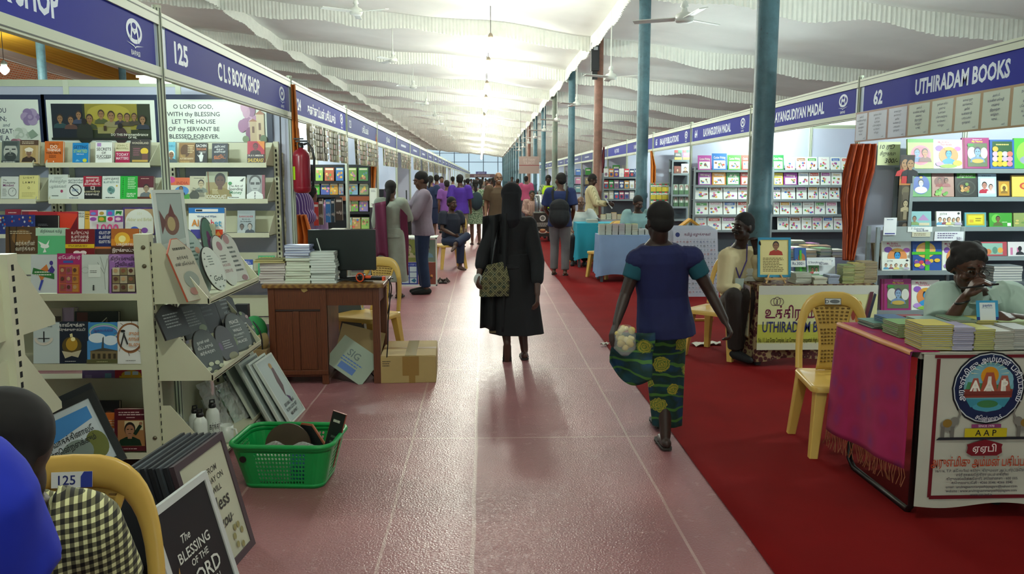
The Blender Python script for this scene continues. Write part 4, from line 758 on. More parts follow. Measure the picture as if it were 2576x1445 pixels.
# low tier: bottles, mug, wrapped things
WENAM = mat('#d7ded6', .25); BLK = mat('#131415', .3)
zb = tiers[2] + .008
def bottle(x, y, h, r, label, els):
    o = thing('drink_bottle', label, 'bottle', (x, y, zb), R(35), 'white metal bottles on the end rack')
    m = MB(); m.lathe([(r * .92, 0), (r, .006), (r, h * .74), (r * .9, h * .80), (r * .55, h * .86), (r * .5, h * .88)], WENAM, 28)
    for i, (s, zz, hh, sw) in enumerate(els):
        vs, fs, tw = text_mesh(s); k = hh / .72; n = min(k, sw * r / tw)
        m.add([((r + .0006) * math.sin((px - tw / 2) * n / r), -(r + .0006) * math.cos((px - tw / 2) * n / r), zz * h + pz * k) for px, pz in vs], fs, cm('#2a2c2c'))
    m.obj('body', o)
    c = MB(); c.lathe([(r * .52, h * .87), (r * .55, h * .89), (r * .55, h * .93), (r * .42, h * .96), (r * .25, h * .97)], BLK, 20); c.tube([(-r * .35, 0, h * .95), (-r * .3, 0, h * 1.03), (r * .3, 0, h * 1.03), (r * .35, 0, h * .95)], .005, BLK, 8); c.obj('cap', o)
    return o
pb = lambda px, py: at(px, py, Z=zb)
q = pb(515, 1130); bottle(-1.60, 4.43, .27, .038, 'white metal drink bottle with black cap, at the front of three', [('என்னைப்', .42, .02, 1.5), ('பெலப்படுத்துகிற', .32, .02, 1.9), ('கிறிஸ்துவினாலே', .22, .02, 1.9)])
bottle(-1.665, 4.535, .26, .036, 'white metal bottle half hidden between two others', [('ஸ்தோத்திரம்', .4, .03, 1.6)])
bottle(-1.575, 4.565, .285, .038, 'white metal bottle with tall script, beside the mug', [('கர்த்தர்', .45, .035, 1.7), ('நல்லவர்', .28, .035, 1.7)])
o = thing('mug', 'white mug with script and a looped handle on the end rack', 'mug', (-1.545, 4.70, zb), R(70))
m = MB(); m.lathe([(.036, 0), (.04, .004), (.041, .1), (.038, .1), (.036, .01), (.001, .008)], WENAM, 28, caps=False); m.obj('cup', o)
MB().tube([(.0, -.04, .082), (.0, -.066, .08), (.0, -.074, .05), (.0, -.066, .022), (0, -.04, .02)], .006, WENAM, 10).obj('handle', o)
m = MB(); m.lathe([(.036, 0), (.042, .004), (.043, .09), (.040, .09), (.036, .01), (.001, .008)], mat('#a9aea6', .4), 24, caps=False); m.obj('cup', None, 'grey cup at the back of the low end-rack shelf', 'cup', M=TRS((-1.72, 4.62, zb + .05)))
SHR = film('shrink_wrap', .34)
def wrapped(x, y, z, rz, tilt, label, pieces, w, h):
    o = thing('wrapped_cross', label, 'gift', M=TRS((x, y, z), rz, -tilt), group='plastic wrapped gifts on the end rack')
    for i, (c, a, b, ww, hh, nme) in enumerate(pieces):
        m = MB(); m.box(a - ww / 2, .004 * i, b, a + ww / 2, .004 * i + .008, b + hh, cm(c)); m.art([('lines', .1, .1, .9, .9, 5, '#c8ccc0')], a - ww / 2, b, ww, hh, .004 * i); m.obj(nme, o)
    m = MB(); R_ = random.Random(int(x * 1000 + y * 100))
    m.grid(lambda u, v: ((u - .5) * w, -.012 - .018 * math.sin(math.pi * u) - R_.uniform(0, .012), v * h), 9, 16, SHR, False); m.obj('wrapping', o)
wrapped(-1.70, 4.47, zb, R(70), R(24), 'dark wrapped keepsake in crumpled clear plastic at the back corner', [('#2c3032', 0, 0, .08, .20, 'slab'), ('#3a3f42', .02, .02, .05, .15, 'card')], .12, .23)
wrapped(-1.66, 4.98, zb, R(72), R(26), 'grey wrapped cross plaque in clear plastic, nearer of the pair', [('#6d7468', 0, 0, .05, .28, 'upright_bar'), ('#7b8274', 0, .15, .14, .06, 'cross_bar')], .16, .31)
wrapped(-1.60, 5.10, zb, R(76), R(26), 'green wrapped plaque in clear plastic beside the cross', [('#4f7a5c', 0, 0, .06, .24, 'slab'), ('#6a8f74', .01, .12, .11, .06, 'cross_bar')], .14, .27)
wrapped(-1.56, 5.20, zb, R(78), R(26), 'pale floral wrapped cross at the far end of the low shelf', [('#b3bcb2', 0, 0, .045, .28, 'upright_bar'), ('#c0c8bd', 0, .15, .13, .06, 'cross_bar')], .15, .31)
# ================================================================ framed prints leaning on the floor
frame_pic(TRS((-1.27, 5.365, 0), R(87), R(-29)), .34, .47, .012, '#cfd8cf', '#b4c2bd', [('p', [(.62, .88), (.72, .80), (.70, .5), (.52, .34), (.5, .6)], '#5c3a3c'), ('e', .62, .86, .08, .045, '#b08a4a'), ('p', [(.56, .36), (.72, .3), (.66, .2)], '#5a3a6a'), ('t', 'BEFORE I WAS', .5, .22, .05, '#3c4444', .7), ('t', 'BORN GOD SET', .5, .14, .05, '#3c4444', .7), ('t', 'ME APART.', .5, .06, .05, '#3c4444', .6)], 'white framed print of a brown bird, foremost of the leaning white frames')
for i, (dx, dy, h, c, ins, lb) in enumerate(((-.045, -.05, .47, '#c9d2c8', '#aab6b0', 'white frame leaning directly behind the bird print'), (-.09, -.09, .48, '#c2ccc2', '#98a6a2', 'white frame leaning second behind the bird print'), (-.14, .0, .58, '#d0d8cc', '#b8c2ba', 'taller white frame with a grey panel at its top, third behind'), (-.19, -.07, .57, '#c4cdbf', '#a4b0a8', 'white frame leaning fourth behind the bird print'), (-.24, -.03, .60, '#2a2e30', '#3a4042', 'black frame leaning behind the white ones by the desk'))):
    frame_pic(TRS((-1.27 + dx, 5.365 + dy, 0), R(87), R(-27)), .34, h, .014, c, ins, [('r', .2, .80, .85, .93, '#3f4650')] if i == 2 else [], lb, .018)
b = at(517, 1445, Z=0.0)
DK = '#191a1e'
frame_pic(TRS((-1.0, 2.85, 0), R(82), R(-15)), .42, .49, .028, '#cdd2d0', '#15161a', [('t', 'The', .38, .66, .07, '#d8dcd4', .3, .25), ('t', 'BLESSING', .48, .52, .09, '#d8dcd4', .7), ('t', 'OF THE', .52, .43, .06, '#d8dcd4', .4), ('t', 'LORD', .54, .25, .14, '#d8dcd4', .7), ('t', 'BE UPON', .56, .16, .06, '#d8dcd4', .5), ('t', 'you.', .62, .05, .08, '#d8dcd4', .3, .25), ('p', [(.05, .42), (.13, .52), (.1, .36)], '#b08a4a'), ('p', [(.07, .3), (.16, .38), (.13, .26)], '#b08a4a'), ('p', [(.1, .1), (.26, .26), (.22, .08)], '#4a1a2a')], 'white framed black print reading the blessing of the lord')
frame_pic(TRS((-1.045, 3.21, 0), R(84), R(-14)), .44, .53, .03, '#4a3c42', '#c6c8b0', [('t', 'FROM', .62, .80, .055, '#4a4a44', .4, .2), ('t', 'THIS DAY ON', .55, .71, .055, '#4a4a44', .7), ('t', 'I WILL', .60, .62, .055, '#4a4a44', .4), ('t', 'bless', .6, .46, .13, '#3a3a36', .6, .2), ('t', 'you', .6, .30, .11, '#3a3a36', .45, .25), ('l', [(.4, .28), (.8, .34)], .008, '#3a3a36')] + [('e', .78 + .1 * math.cos(a), .14 + .1 * math.sin(a), .035, .03, '#9a9460') for a in (.2, 1.1, 2, 2.9, 3.8, 5)], 'brown framed cream print reading bless you, leaning behind the black print')
for i in range(6):
    frame_pic(TRS((-1.068 - .022 * i, 3.20 - .012 * i, 0), R(84), R(-14)), .44, .53 + .004 * i, .03, ('#2c2e33', '#3f4449', '#26282c')[i % 3], '#55595c', [], 'dark frame, %s in the pack leaning behind the bless you print' % ORD[i], .017, 'dark frames in the leaning pack')
for i in range(3):
    frame_pic(TRS((-1.215 - .03 * i, 2.90 - .02 * i, 0), R(82), R(-15)), .42, .49, .03, '#1c1e22', '#2a2c30', [], 'black frame, %s behind the blessing print near the chair' % ORD[i], .017, 'black frames beside the chair')
# landscape print on the low rack
p0 = at(205, 1170, Y=3.95)
frame_pic(TRS((p0.x + .02, 3.90, .12), R(14), R(-20), R(-24)), .45, .40, .035, '#14171a', '#bcc8ce', [('r', .04, .1, .96, .9, '#c6d2d8'), ('p', [(.04, .9), (.94, .9), (.94, .7), (.04, .5)], '#3f86c8'), ('e', .86, .30, .13, .22, '#6a7030'), ('e', .6, .3, .2, .2, '#7a8a84'), ('t', 'ஆசீர்வாதத்தினாலே', .55, .52, .09, '#1c2226', .7), ('t', 'என்றென்றைக்கும்', .55, .38, .09, '#1c2226', .66), ('lines', .3, .16, .6, .3, 2, '#c04a6a')], 'black framed print of blue sky and trees tilted on the low shelf')
frame_pic(TRS((p0.x - .03, 3.98, .12), R(8), R(-16), R(-24)), .45, .41, .035, '#20242a', '#4a5256', [], 'second black frame tucked behind the sky print')
# ================================================================ green basket
GRN = mat('#139a4a', .35, name='green_plastic'); BK = MB()
def rrect(w, d, r, n=6):
    pts = []
    for cx, cy, a0 in ((w / 2 - r, d / 2 - r, 0), (-w / 2 + r, d / 2 - r, 90), (-w / 2 + r, -d / 2 + r, 180), (w / 2 - r, -d / 2 + r, 270)):
        for i in range(n + 1): a = R(a0 + 90 * i / n); pts.append((cx + r * math.cos(a), cy + r * math.sin(a)))
    return pts
bas = thing('laundry_basket', 'green plastic basket with round holes on the floor under the end rack', 'basket', (-1.05, 4.22, 0), R(-4))
def wallgrid(m, P0, P1, Q0, Q1, nx, nz, hole=True):
    """a wall between bottom edge P0-P1 and top edge Q0-Q1 with real round holes"""
    P0, P1, Q0, Q1 = map(Vector, (P0, P1, Q0, Q1))
    pt = lambda u, v: (P0.lerp(P1, u)).lerp(Q0.lerp(Q1, u), v)
    for i in range(nx):
        for j in range(nz):
            u0, u1, v0, v1 = i / nx, (i + 1) / nx, j / nz, (j + 1) / nz; uc, vc = (u0 + u1) / 2, (v0 + v1) / 2
            sq = [(u1, vc), (u1, v1), (uc, v1), (u0, v1), (u0, vc), (u0, v0), (uc, v0), (u1, v0)]
            ci = [(uc + (u1 - u0) * .34 * math.cos(R(45 * k)), vc + (v1 - v0) * .34 * math.sin(R(45 * k))) for k in range(8)]
            m.add([pt(*q) for q in sq] + [pt(*q) for q in ci], [(k, (k + 1) % 8, 8 + (k + 1) % 8, 8 + k) for k in range(8)], GRN, False)
w0, d0, w1, d1, hb = .42, .30, .54, .40, .24
lo, hi = rrect(w0, d0, .06), rrect(w1, d1, .08); m = MB(); n = len(lo)
solid = lambda z0, z1: m.loft([[(lo[i][0] * (1 - z) + hi[i][0] * z, lo[i][1] * (1 - z) + hi[i][1] * z, hb * z) for i in range(n)] for z in (z0, z1)], GRN, True, False)
solid(0, .10); solid(.86, 1.0); m.poly([(x, y, .003) for x, y in lo], GRN)
def ip(i, z): return (lo[i][0] * (1 - z) + hi[i][0] * z, lo[i][1] * (1 - z) + hi[i][1] * z, hb * z)
for i in range(n):
    j = (i + 1) % n
    L = (Vector(ip(i, .5)) - Vector(ip(j, .5))).length
    if L > .1: 
        e = .16 if L < .3 else .12
        A0, A1, B0, B1 = (Vector(ip(i, .1)), Vector(ip(j, .1)), Vector(ip(i, .86)), Vector(ip(j, .86)))
        m.add([A0, A0.lerp(A1, e), B0.lerp(B1, e), B0], [(0, 1, 2, 3)], GRN); m.add([A0.lerp(A1, 1 - e), A1, B1, B0.lerp(B1, 1 - e)], [(0, 1, 2, 3)], GRN)
        wallgrid(m, A0.lerp(A1, e), A0.lerp(A1, 1 - e), B0.lerp(B1, e), B0.lerp(B1, 1 - e), 15 if L > .3 else 9, 8)
    else: m.add([ip(i, .1), ip(j, .1), ip(j, .86), ip(i, .86)], [(0, 1, 2, 3)], GRN)
so = m.obj('body', bas); so.modifiers.new('thick', 'SOLIDIFY').thickness = .003
rim = MB(); rim.tube([(x, y, hb) for x, y in hi] + [(*hi[0], hb)], .013, GRN, 10, False); rim.obj('rim', bas)
MB().lathe([(.018, 0), (.018, .002)], BLK, 20).obj('button', bas, M=TRS((-.19, -.19, .17), 0, R(95)))
KR = mat('#4a3a2c', .55, var=.1, scale=8)
m = MB(); m.prism(shape('oval', .26, .24), 0, .012, KR); m.obj('wall_plaque', None, 'brown round board seen from behind in the green basket', 'plaque', M=TRS((-1.08, 4.24, .05), R(-10), R(-12)))
m = MB(); m.prism([(-.13, 0), (.12, 0), (.12, .10), (.02, .2), (-.05, .2)], 0, .012, cm('#a05a3a')); m.prism([(-.12, .01), (.11, .01), (.11, .095), (.02, .19), (-.05, .19)], -.002, 0, cm('#15181a')); m.obj('wall_plaque', None, 'black pointed plaque with a brown edge in the green basket', 'plaque', M=TRS((-.98, 4.27, .08), R(-25), R(-10)))
m = MB(); m.box(-.04, 0, 0, .04, .012, .30, cm('#9a4a34')); m.box(-.038, -.002, 0, .038, 0, .298, cm('#161c19')); m.art([('lines', .2, .78, .8, .9, 1, '#c8ccb8'), ('lines', .3, .4, .7, .6, 2, '#5a6a5c')], -.038, 0, .076, .298, -.002); m.obj('bookmark_board', None, 'tall narrow dark board sticking out of the basket corner', 'board', M=TRS((-.86, 4.22, .07), R(-15), R(-6), R(14)))
m = MB(); m.grid(lambda u, v: (-.14 + .3 * u, -.12 + .1 * v + .01 * math.sin(u * 9), .20 + .012 * math.sin(u * 13 + v * 5)), 14, 5, SHR, False); m.obj('plastic_sleeve', None, 'clear plastic sleeve lying in the green basket', 'packaging', M=TRS((-1.05, 4.22, 0), R(-4)))
for i, (x, y, c, lb) in enumerate(((-1.12, 4.14, '#cfd6c8', 'white packet seen through the basket holes'), (-.94, 4.14, '#3f6e9a', 'blue packet seen through the basket holes'))):
    MB().box(-.09, -.02, .01, .09, .02, .16, cm(c)).obj('packet', None, lb, 'packet', M=TRS((x, y, .006), R(-4)))
# ================================================================ plastic chairs
CHY = mat('#d2ad58', .32, name='yellow_chair_plastic'); HOLE = mat('#6b4f22', .8)
def chair(loc, rz, label, sticker=None, group=None):
    o = thing('plastic_chair', label, 'chair', loc, rz, group)
    prof = []
    def band(pts, w, t, m):
        rings = []; pts = [Vector(p) for p in pts]
        for i, p in enumerate(pts):
            d = (pts[min(i + 1, len(pts) - 1)] - pts[max(i - 1, 0)]).normalized(); nrm = Vector((0, -1, .12)).normalized(); s = d.cross(nrm).normalized(); ww = w[i] if isinstance(w, list) else w
            rings.append([p + s * (ww * math.cos(a)) + nrm * (t * math.sin(a)) for a in [2 * math.pi * k / 10 for k in range(10)]])
        m.loft(rings, CHY)
    pts = []; ws = []
    for i in range(25):
        a = math.pi * i / 24; ca = math.cos(a); x = -.205 * math.copysign(abs(ca) ** .6, ca); hz = max(0, math.sin(a)) ** .62
        z = .44 + .43 * hz; y = .20 + .07 * (z - .44) / .43; 
        pts.append((x, y, z)); ws.append(.022 + .022 * math.sin(a) ** 3)
    m = MB(); band(pts, ws, .010, m); m.obj('back_frame', o)
    m = MB()
    def sp(u, v):
        z = .43 + .42 * v; hw = .072 + .075 * v ** 3 + (.03 * (1 - v) ** 3)
        return ((u - .5) * 2 * hw, .19 + .07 * v + .02 * math.cos((u - .5) * 3), z)
    m.grid(sp, 10, 14, CHY)
    for j in range(16):
        for i in range(7):
            u, v = (i + 1) / 8, .12 + .78 * j / 15
            if .3 < v < .36 or .62 < v < .66: continue
            a, b, c, d = sp(u - .035, v), sp(u + .035, v), sp(u + .035, v + .014), sp(u - .035, v + .014)
            for off in (-.011, .004): m.poly([(q[0], q[1] + off, q[2]) for q in (a, b, c, d)], HOLE)
    s = m.obj('splat', o); s.modifiers.new('thick', 'SOLIDIFY').thickness = .006
    m = MB(); top = []; n = 26
    outline = []
    for cx, cy, a0 in ((.18, .18, 0), (-.18, .18, 90), (-.20, -.19, 180), (.20, -.19, 270)):
        for i in range(6): a = R(a0 + 18 * i); outline.append((cx + .045 * math.cos(a), cy + .045 * math.sin(a)))
    dz = lambda x, y: .43 - .012 * (1 - (abs(x) / .23) ** 2) + (-.015 if y < -.2 else 0)
    m.loft([[(x * 1.01, y * 1.01, .395) for x, y in outline], [(x * 1.02, y * 1.02, .42) for x, y in outline], [(x, y, .432) for x, y in outline], [(x * .9, y * .9, .425) for x, y in outline], [(x * .4, y * .4, .418) for x, y in outline]], CHY); m.obj('seat', o)
    for sx, sy in ((1, 1), (-1, 1), (1, -1), (-1, -1)):
        m = MB(); x0, y0, x1, y1 = .185 * sx, .175 * sy, .225 * sx, (.235 if sy > 0 else -.225)
        rings = []
        for z, k, w in ((.415, 0, .036), (.3, .3, .031), (.0, 1, .024)):
            x, y = x0 + (x1 - x0) * k, y0 + (y1 - y0) * k
            rings.append([(x + w * a, y + w * b, z) for a, b in ((1, 1), (-1, 1), (-1, -1), (1, -1))])
        m.loft(rings, CHY, False); m.obj('leg', o, bevel=.006)
    if sticker:
        m = MB(); wst = .10
        m.box(-wst / 2, -.0012, 0, wst / 2, 0, .04, cm('#dfe4e6')); m.art(sticker, -wst / 2, 0, wst, .04, -.0012); m.obj('number_sticker', o, M=TRS((0, .252, .833), 0, R(-10)))
    return o
chair((at(190, 1190, Y=1.98).x, 1.74, 0), R(4), 'yellow plastic chair with a 125 sticker, behind the checked shirt', [('t', '125', .38, .2, .6, '#23307a', .6), ('p', [(.72, 0), (1, 0), (1, 1), (.8, 1), (.72, .7)], '#2c3fa0')])
chair((2.15, 4.62, 0), R(-6), 'empty yellow plastic chair on the red carpet facing out', [('r', 0, 0, 1, 1, '#39414a'), ('r', .03, .06, .97, .94, '#cfd4d4'), ('t', 'D', .14, .2, .55, '#2a2f34', .2), ('e', .6, .5, .3, .3, '#6a7076')])
chair((-1.04, 7.02, 0), R(-28), 'yellow plastic chair behind the wooden desk beside the carton')
chair((3.12, 4.62, 0), R(4), 'pale yellow chair under the man in the mint shirt')
chair((2.16, 7.20, 0), R(-42), 'yellow plastic chair under the man in the cream shirt')
chair((2.02, 13.05, 0), R(-55), 'yellow plastic chair tucked at the blue clothed table')
chair((2.33, 13.75, 0), R(170), 'yellow plastic chair with a sticker behind the blue clothed table')
chair((at(1462, 560, Y=15.2).x, 15.35, 0), R(-14), 'yellow plastic chair under the old man in white')
chair((-.62, 14.6, 0), R(-70), 'yellow plastic chair under the man in the dark polo')
chair((at(1603, 560, Y=13.2).x, 13.3, 0), R(4), 'yellow chair under the man in the pale teal shirt')
# ================================================================ wooden desk and what is on it
WD = wood('brown_teak', '#4a2412', '#6d3a1c', (18, 18, 2.5)); WDT = wood('worn_teak_top', '#6a4620', '#8c6a34', (3, 18, 18), .35); WDD = mat('#2a160c', .6)
DX0, DX1, DY0, DY1, DZ = -1.68, -.82, 6.24, 6.74, .80
dk = thing('writing_desk', 'old brown wooden desk with a cupboard pedestal holding book stacks', 'desk', (DX0, DY0, 0)); L = DX1 - DX0; D = DY1 - DY0
MB().box(-.04, -.03, DZ - .03, L + .04, D + .03, DZ, WDT).obj('desk_top', dk, bevel=.004)
m = MB(); m.box(0, 0, .06, .45, D, DZ - .03, WD); m.box(.0, -.012, .0, .05, .03, DZ - .03, WD).box(.40, -.012, 0, .45, .03, DZ - .03, WD); m.box(0, -.018, .08, .45, 0, .115, WD); m.box(.05, -.008, DZ - .20, .40, 0, DZ - .03, WD).box(.05, -.006, DZ - .215, .40, 0, DZ - .2, WDD)
m.box(.185, -.012, .115, .235, 0, DZ - .215, WD); m.box(.0, D - .04, 0, .05, D, .08, WD).box(.4, D - .04, 0, .45, D, .08, WD); m.obj('pedestal', dk, bevel=.003)
for x in (.055, .24): MB().box(x, -.005, .12, x + .125, 0, DZ - .22, WD).obj('door_panel', dk)
for y in (0, D - .02): MB().box(.45, y, DZ - .17, L - .05, y + .02, DZ - .03, WD).obj('apron', dk)
for y in (0, D - .05): MB().box(L - .055, y, 0, L, y + .05, DZ - .03, WD).obj('leg', dk, bevel=.003)
MB().box(L - .04, .05, DZ - .17, L - .02, D - .05, DZ - .03, WD).obj('side_apron', dk); MB().box(.45, .1, .16, L - .02, D - .05, .18, WD).obj('foot_shelf', dk)
MB().prism([(.255, DZ - .035), (.30, DZ - .032), (.31, DZ - .05), (.28, DZ - .065), (.265, DZ - .055)], -.0135, -.0125, mat('#a5894e', .7)).obj('torn_label', dk)
def flat_book(w, d, t, M, label, cov, edge, group, wrap=False, name='book'):
    m = MB(); m.box(-w / 2, -d / 2, 0, w / 2, d / 2, t * .12, cm(cov)).box(-w / 2, -d / 2, t * .88, w / 2, d / 2, t, cm(cov)).box(w / 2 - .002, -d / 2, 0, w / 2, d / 2, t, cm(cov)); m.box(-w / 2 + .002, -d / 2 + .002, t * .12, w / 2 - .002, d / 2 - .002, t * .88, cm(edge))
    o = m.obj(name, None, label, 'book', group, M=M)
    return o
def ordn(i): return ORD[i] if i < len(ORD) else 'topmost'
sx = [at(687, 720, Y=6.32).x, at(752, 720, Y=6.32).x, at(815, 720, Y=6.32).x]
for si, (x, n, cov, edge, nm_) in enumerate(((sx[0], 8, '#b9aeae', '#c9c4ba', 'shortest'), (sx[1], 15, '#c9d2bd', '#d3d8c4', 'tallest'), (sx[2], 12, '#c2ccc4', '#d2d9d0', 'middle-height'))):
    z = DZ
    for i in range(n):
        t = .0195 + rnd.uniform(-.001, .001)
        if si == 1 and i > 9: cov, edge = '#8d95b4', '#c4cad6'
        flat_book(.195 + rnd.uniform(-.004, .004), .14, t, TRS((x + rnd.uniform(-.008, .008) - (.0 if si != 2 else -.0), 6.36 + rnd.uniform(-.01, .01), z), R(rnd.uniform(-3, 3))), 'wrapped white book, %s from the bottom of the %s desk stack' % (ordn(i), nm_), cov, edge, 'wrapped books in the %s desk stack' % nm_); z += t + .0006
    if si == 0:
        flat_book(.24, .17, .012, TRS((x - .02, 6.36, z), R(4)), 'worn yellow notebook lying on the shortest desk stack', '#a89a4a', '#c8bf8a', None); flat_book(.22, .16, .016, TRS((x - .01, 6.36, z + .0125), R(-2)), 'dark covered pad topmost on the shortest desk stack', '#6f6e3c', '#b4aa7a', None)
mo = thing('monitor', 'large black computer monitor standing on the wooden desk', 'monitor', (at(862, 690, Y=6.52).x, 6.54, DZ), R(2))
MB().box(-.27, -.02, .075, .27, .018, .405, BLK).obj('casing', mo, bevel=.004); MB().box(-.262, -.0212, .088, .262, -.02, .398, mat('#0d1614', .28)).obj('screen', mo); MB().box(-.03, .0, .01, .03, .03, .2, BLK).obj('stand', mo); MB().box(-.12, -.07, 0, .12, .09, .012, BLK).obj('foot', mo, bevel=.004)
m = MB(); m.tube([(0, 0, 0), (-.045, .0, .165)], .0045, mat('#c8d0c8', .4), 8); m.obj('white_stick', None, 'thin white stick propped against the black monitor', 'stick', M=TRS((at(813, 652, Y=6.40).x, 6.40, at(813, 652, Y=6.40).z)))
sc = thing('barcode_scanner', 'orange and black barcode scanner lying on the desk corner', 'scanner', (at(925, 712, Y=6.35).x, 6.34, DZ + .02), R(-12))
ORG = mat('#d8542a', .4)
MB().bbox((.06, 0, .012), (.16, .035, .032), BLK).obj('handle', sc, bevel=.01); MB().bbox((-.045, 0, .02), (.05, .06, .06), BLK).obj('head', sc, bevel=.014); MB().tube([(-.05 + .03 * math.cos(a), -.031, .02 + .033 * math.sin(a)) for a in [2 * math.pi * i / 12 for i in range(13)]], .006, ORG, 6).obj('ring', sc); MB().bbox((.01, 0, .022), (.05, .038, .02), ORG).bbox((.135, 0, .012), (.02, .037, .034), ORG).obj('trim', sc, bevel=.004)
def cable(pts, r, label, name='cable', c='#101214', group=None, nm_=10):
    P_ = [Vector(p) for p in pts]; out = []
    for i in range(len(P_) - 1):
        p0, p1, p2, p3 = P_[max(i - 1, 0)], P_[i], P_[i + 1], P_[min(i + 2, len(P_) - 1)]
        for k in range(nm_):
            t = k / nm_; out.append(.5 * ((2 * p1) + (p2 - p0) * t + (2 * p0 - 5 * p1 + 4 * p2 - p3) * t * t + (3 * p1 - p0 - 3 * p2 + p3) * t ** 3))
    out.append(P_[-1]); m = MB(); m.tube(out, r, mat(c, .5), 6); return m.obj(name, None, label, 'cable', group)
cable([(-.72, 6.33, DZ + .03), (-.74, 6.28, DZ + .02), (-.735, 6.20, DZ - .15), (-.75, 6.2, .5), (-.76, 6.22, .3), (-.80, 6.3, .1), (-.9, 6.4, .02)], .005, 'black scanner cable hanging down past the desk corner')
cable([(-.78, 6.5, DZ + .01), (-.765, 6.6, DZ - .1), (-.85, 6.8, .4), (-.95, 6.6, .3), (-.93, 6.45, .06), (-.88, 6.4, .012)], .005, 'black cable looping down under the wooden desk')
for i in range(5): cable([(rnd.uniform(-1.15, -.85), rnd.uniform(6.3, 6.5), DZ + rnd.uniform(.005, .03)) for _ in range(6)], .004, 'black cable, part of the tangle in front of the monitor', group='cable tangle on the desk')
# cartons
CARD = mat('#a9905c', .75, var=.05, scale=6, name='brown_cardboard'); TAPE = mat('#8d6a2c', .3); CARDI = mat('#87714a', .8)
ca = thing('carton', 'brown cardboard carton sealed with tape beside the desk leg', 'box', (-.61, 6.55, 0), R(2))
m = MB(); m.box(-.225, -.30, 0, .215, .30, .215, CARD); m.art([('lines', .04, .62, .2, .86, 3, '#3a2c1c')], -.225, 0, .44, .215, -.30); m.obj('body', ca, bevel=.004)
MB().box(-.22, -.297, .2155, .21, -.004, .2215, CARD).obj('flap', ca); MB().box(-.22, .004, .2155, .21, .297, .2215, CARD).obj('flap', ca)
MB().box(-.05, -.302, .06, .08, -.3005, .215, TAPE).box(-.0, -.302, .0, .05, -.3005, .06, TAPE).box(-.222, -.04, .222, .212, .03, .2228, TAPE).box(-.03, -.298, .222, .06, .298, .2232, mat('#9a8a5c', .15)).obj('tape', ca)
c2 = thing('carton', 'torn flattened carton leaning under the desk with blue print', 'box', (-1.0, 6.36, .19), R(0))
m = MB(); m.M = TRS((0, 0, 0), R(-12), R(50), R(25)); m.box(-.20, 0, -.005, .16, .26, .0, CARDI); m.obj('side', c2)
m = MB(); m.M = TRS((-.14, -.02, .06), R(8), R(-30), R(38)); m.box(-.06, 0, -.15, .30, .006, .12, mat('#8e9a88', .7)); m.art([('t', 'SIG', .45, .55, .22, '#4a5a58', .3), ('r', .3, .1, .7, .3, '#2c5a9a'), ('lines', .25, .32, .8, .5, 2, '#2c5a9a')], -.06, -.15, .36, .27, 0); m.obj('flap', c2)
# white-framed thing leaning behind the desk, and loose stock behind it
frame_pic(TRS((-1.16, 7.10, 0), R(40), R(-14)), .35, .55, .03, '#c8d2c8', '#4a4f4a', [], 'white framed picture leaning behind the desk pedestal')
MB().box(-.05, -.03, 0, .05, .03, .62, mat('#23272a', .5)).obj('speaker_box', None, 'black upright box standing behind the end rack', 'box', M=TRS((-1.93, 6.4, 0)))
m = MB(); m.ball((0, 0, .12), (.10, .1, .13), mat('#1e7a3c', .7, var=.2, scale=14), 16, 10); m.ball((.05, -.03, .06), (.07, .07, .08), mat('#9a8a5a', .7), 12, 8); m.obj('cloth_bag', None, 'green cloth bundle beside the desk pedestal', 'bag', M=TRS((-1.80, 6.25, .3)))
MB().box(-.12, -.12, 0, .12, .12, .3, CARDI).obj('stool_block', None, 'small brown block stool under the green bundle', 'stool', M=TRS((-1.80, 6.25, 0)))
cable([(-1.9, 6.35, .5), (-1.8, 6.2, .52), (-1.72, 6.15, .4), (-1.74, 6.2, .1), (-1.8, 6.3, .01)], .006, 'black cable behind the desk pedestal')
# ================================================================ booth 62: display racks, prints, curtain
GRAY = mat('#7e8a8c', .45); GRAYD = mat('#4d565c', .5)
def grey_rack(px0, px1, Y, zs, ztop, label, depth=.26, back=True):
    a, b = at(px0, 500, Y=Y).x, at(px1, 500, Y=Y).x
    o = thing('display_rack', label, 'rack', ((a + b) / 2, Y, 0)); h = (b - a) / 2
    for x in (-h, h):
        for y in (0.0, depth): MB().box(x - .014, y - .014, 0, x + .014, y + .014, ztop, GRAY).obj('upright', o)
    for z in zs: MB().box(-h + .014, -.012, z - .035, h - .014, -.006, z + .004, GRAY).box(-h + .014, -.006, z - .006, h - .014, depth, z, GRAY).obj('shelf_board', o)
    if back: MB().box(-h + .014, depth - .008, .05, h - .014, depth, ztop - .02, GRAYD).obj('back_sheet', o)
    return o
YR1, YR2 = 7.06, 6.86
zr = [at(2430, y, Y=YR1).z for y in (426, 497, 572, 646)]
grey_rack(2290, 2720, YR1, zr + [.55, .2], zr[0] + .02, 'grey steel rack of children picture books along the booth wall', .27)
deity = lambda c1, c2, bg: [('e', .5, .5, .42, .4, bg), ('e', .5, .28, .3, .14, c2), ('f', .5, .22, .5, c1, '#2a2430', c2), ('e', .5, .8, .08, .05, '#d8b83a')]
blobs = lambda seed, cols, n=9, x0=.1, x1=.9, y0=.1, y1=.6, r=.09: [('e', random.Random(seed * 31 + i).uniform(x0, x1), random.Random(seed * 17 + i * 3).uniform(y0, y1), r * random.Random(seed + i).uniform(.6, 1.2), r * .7, cols[i % len(cols)]) for i in range(n)]
k1, k2, k3, k4 = 'books on the top rack shelf of booth 62', 'books on the second rack shelf of booth 62', 'books on the third rack shelf of booth 62', 'books on the fourth rack shelf of booth 62'
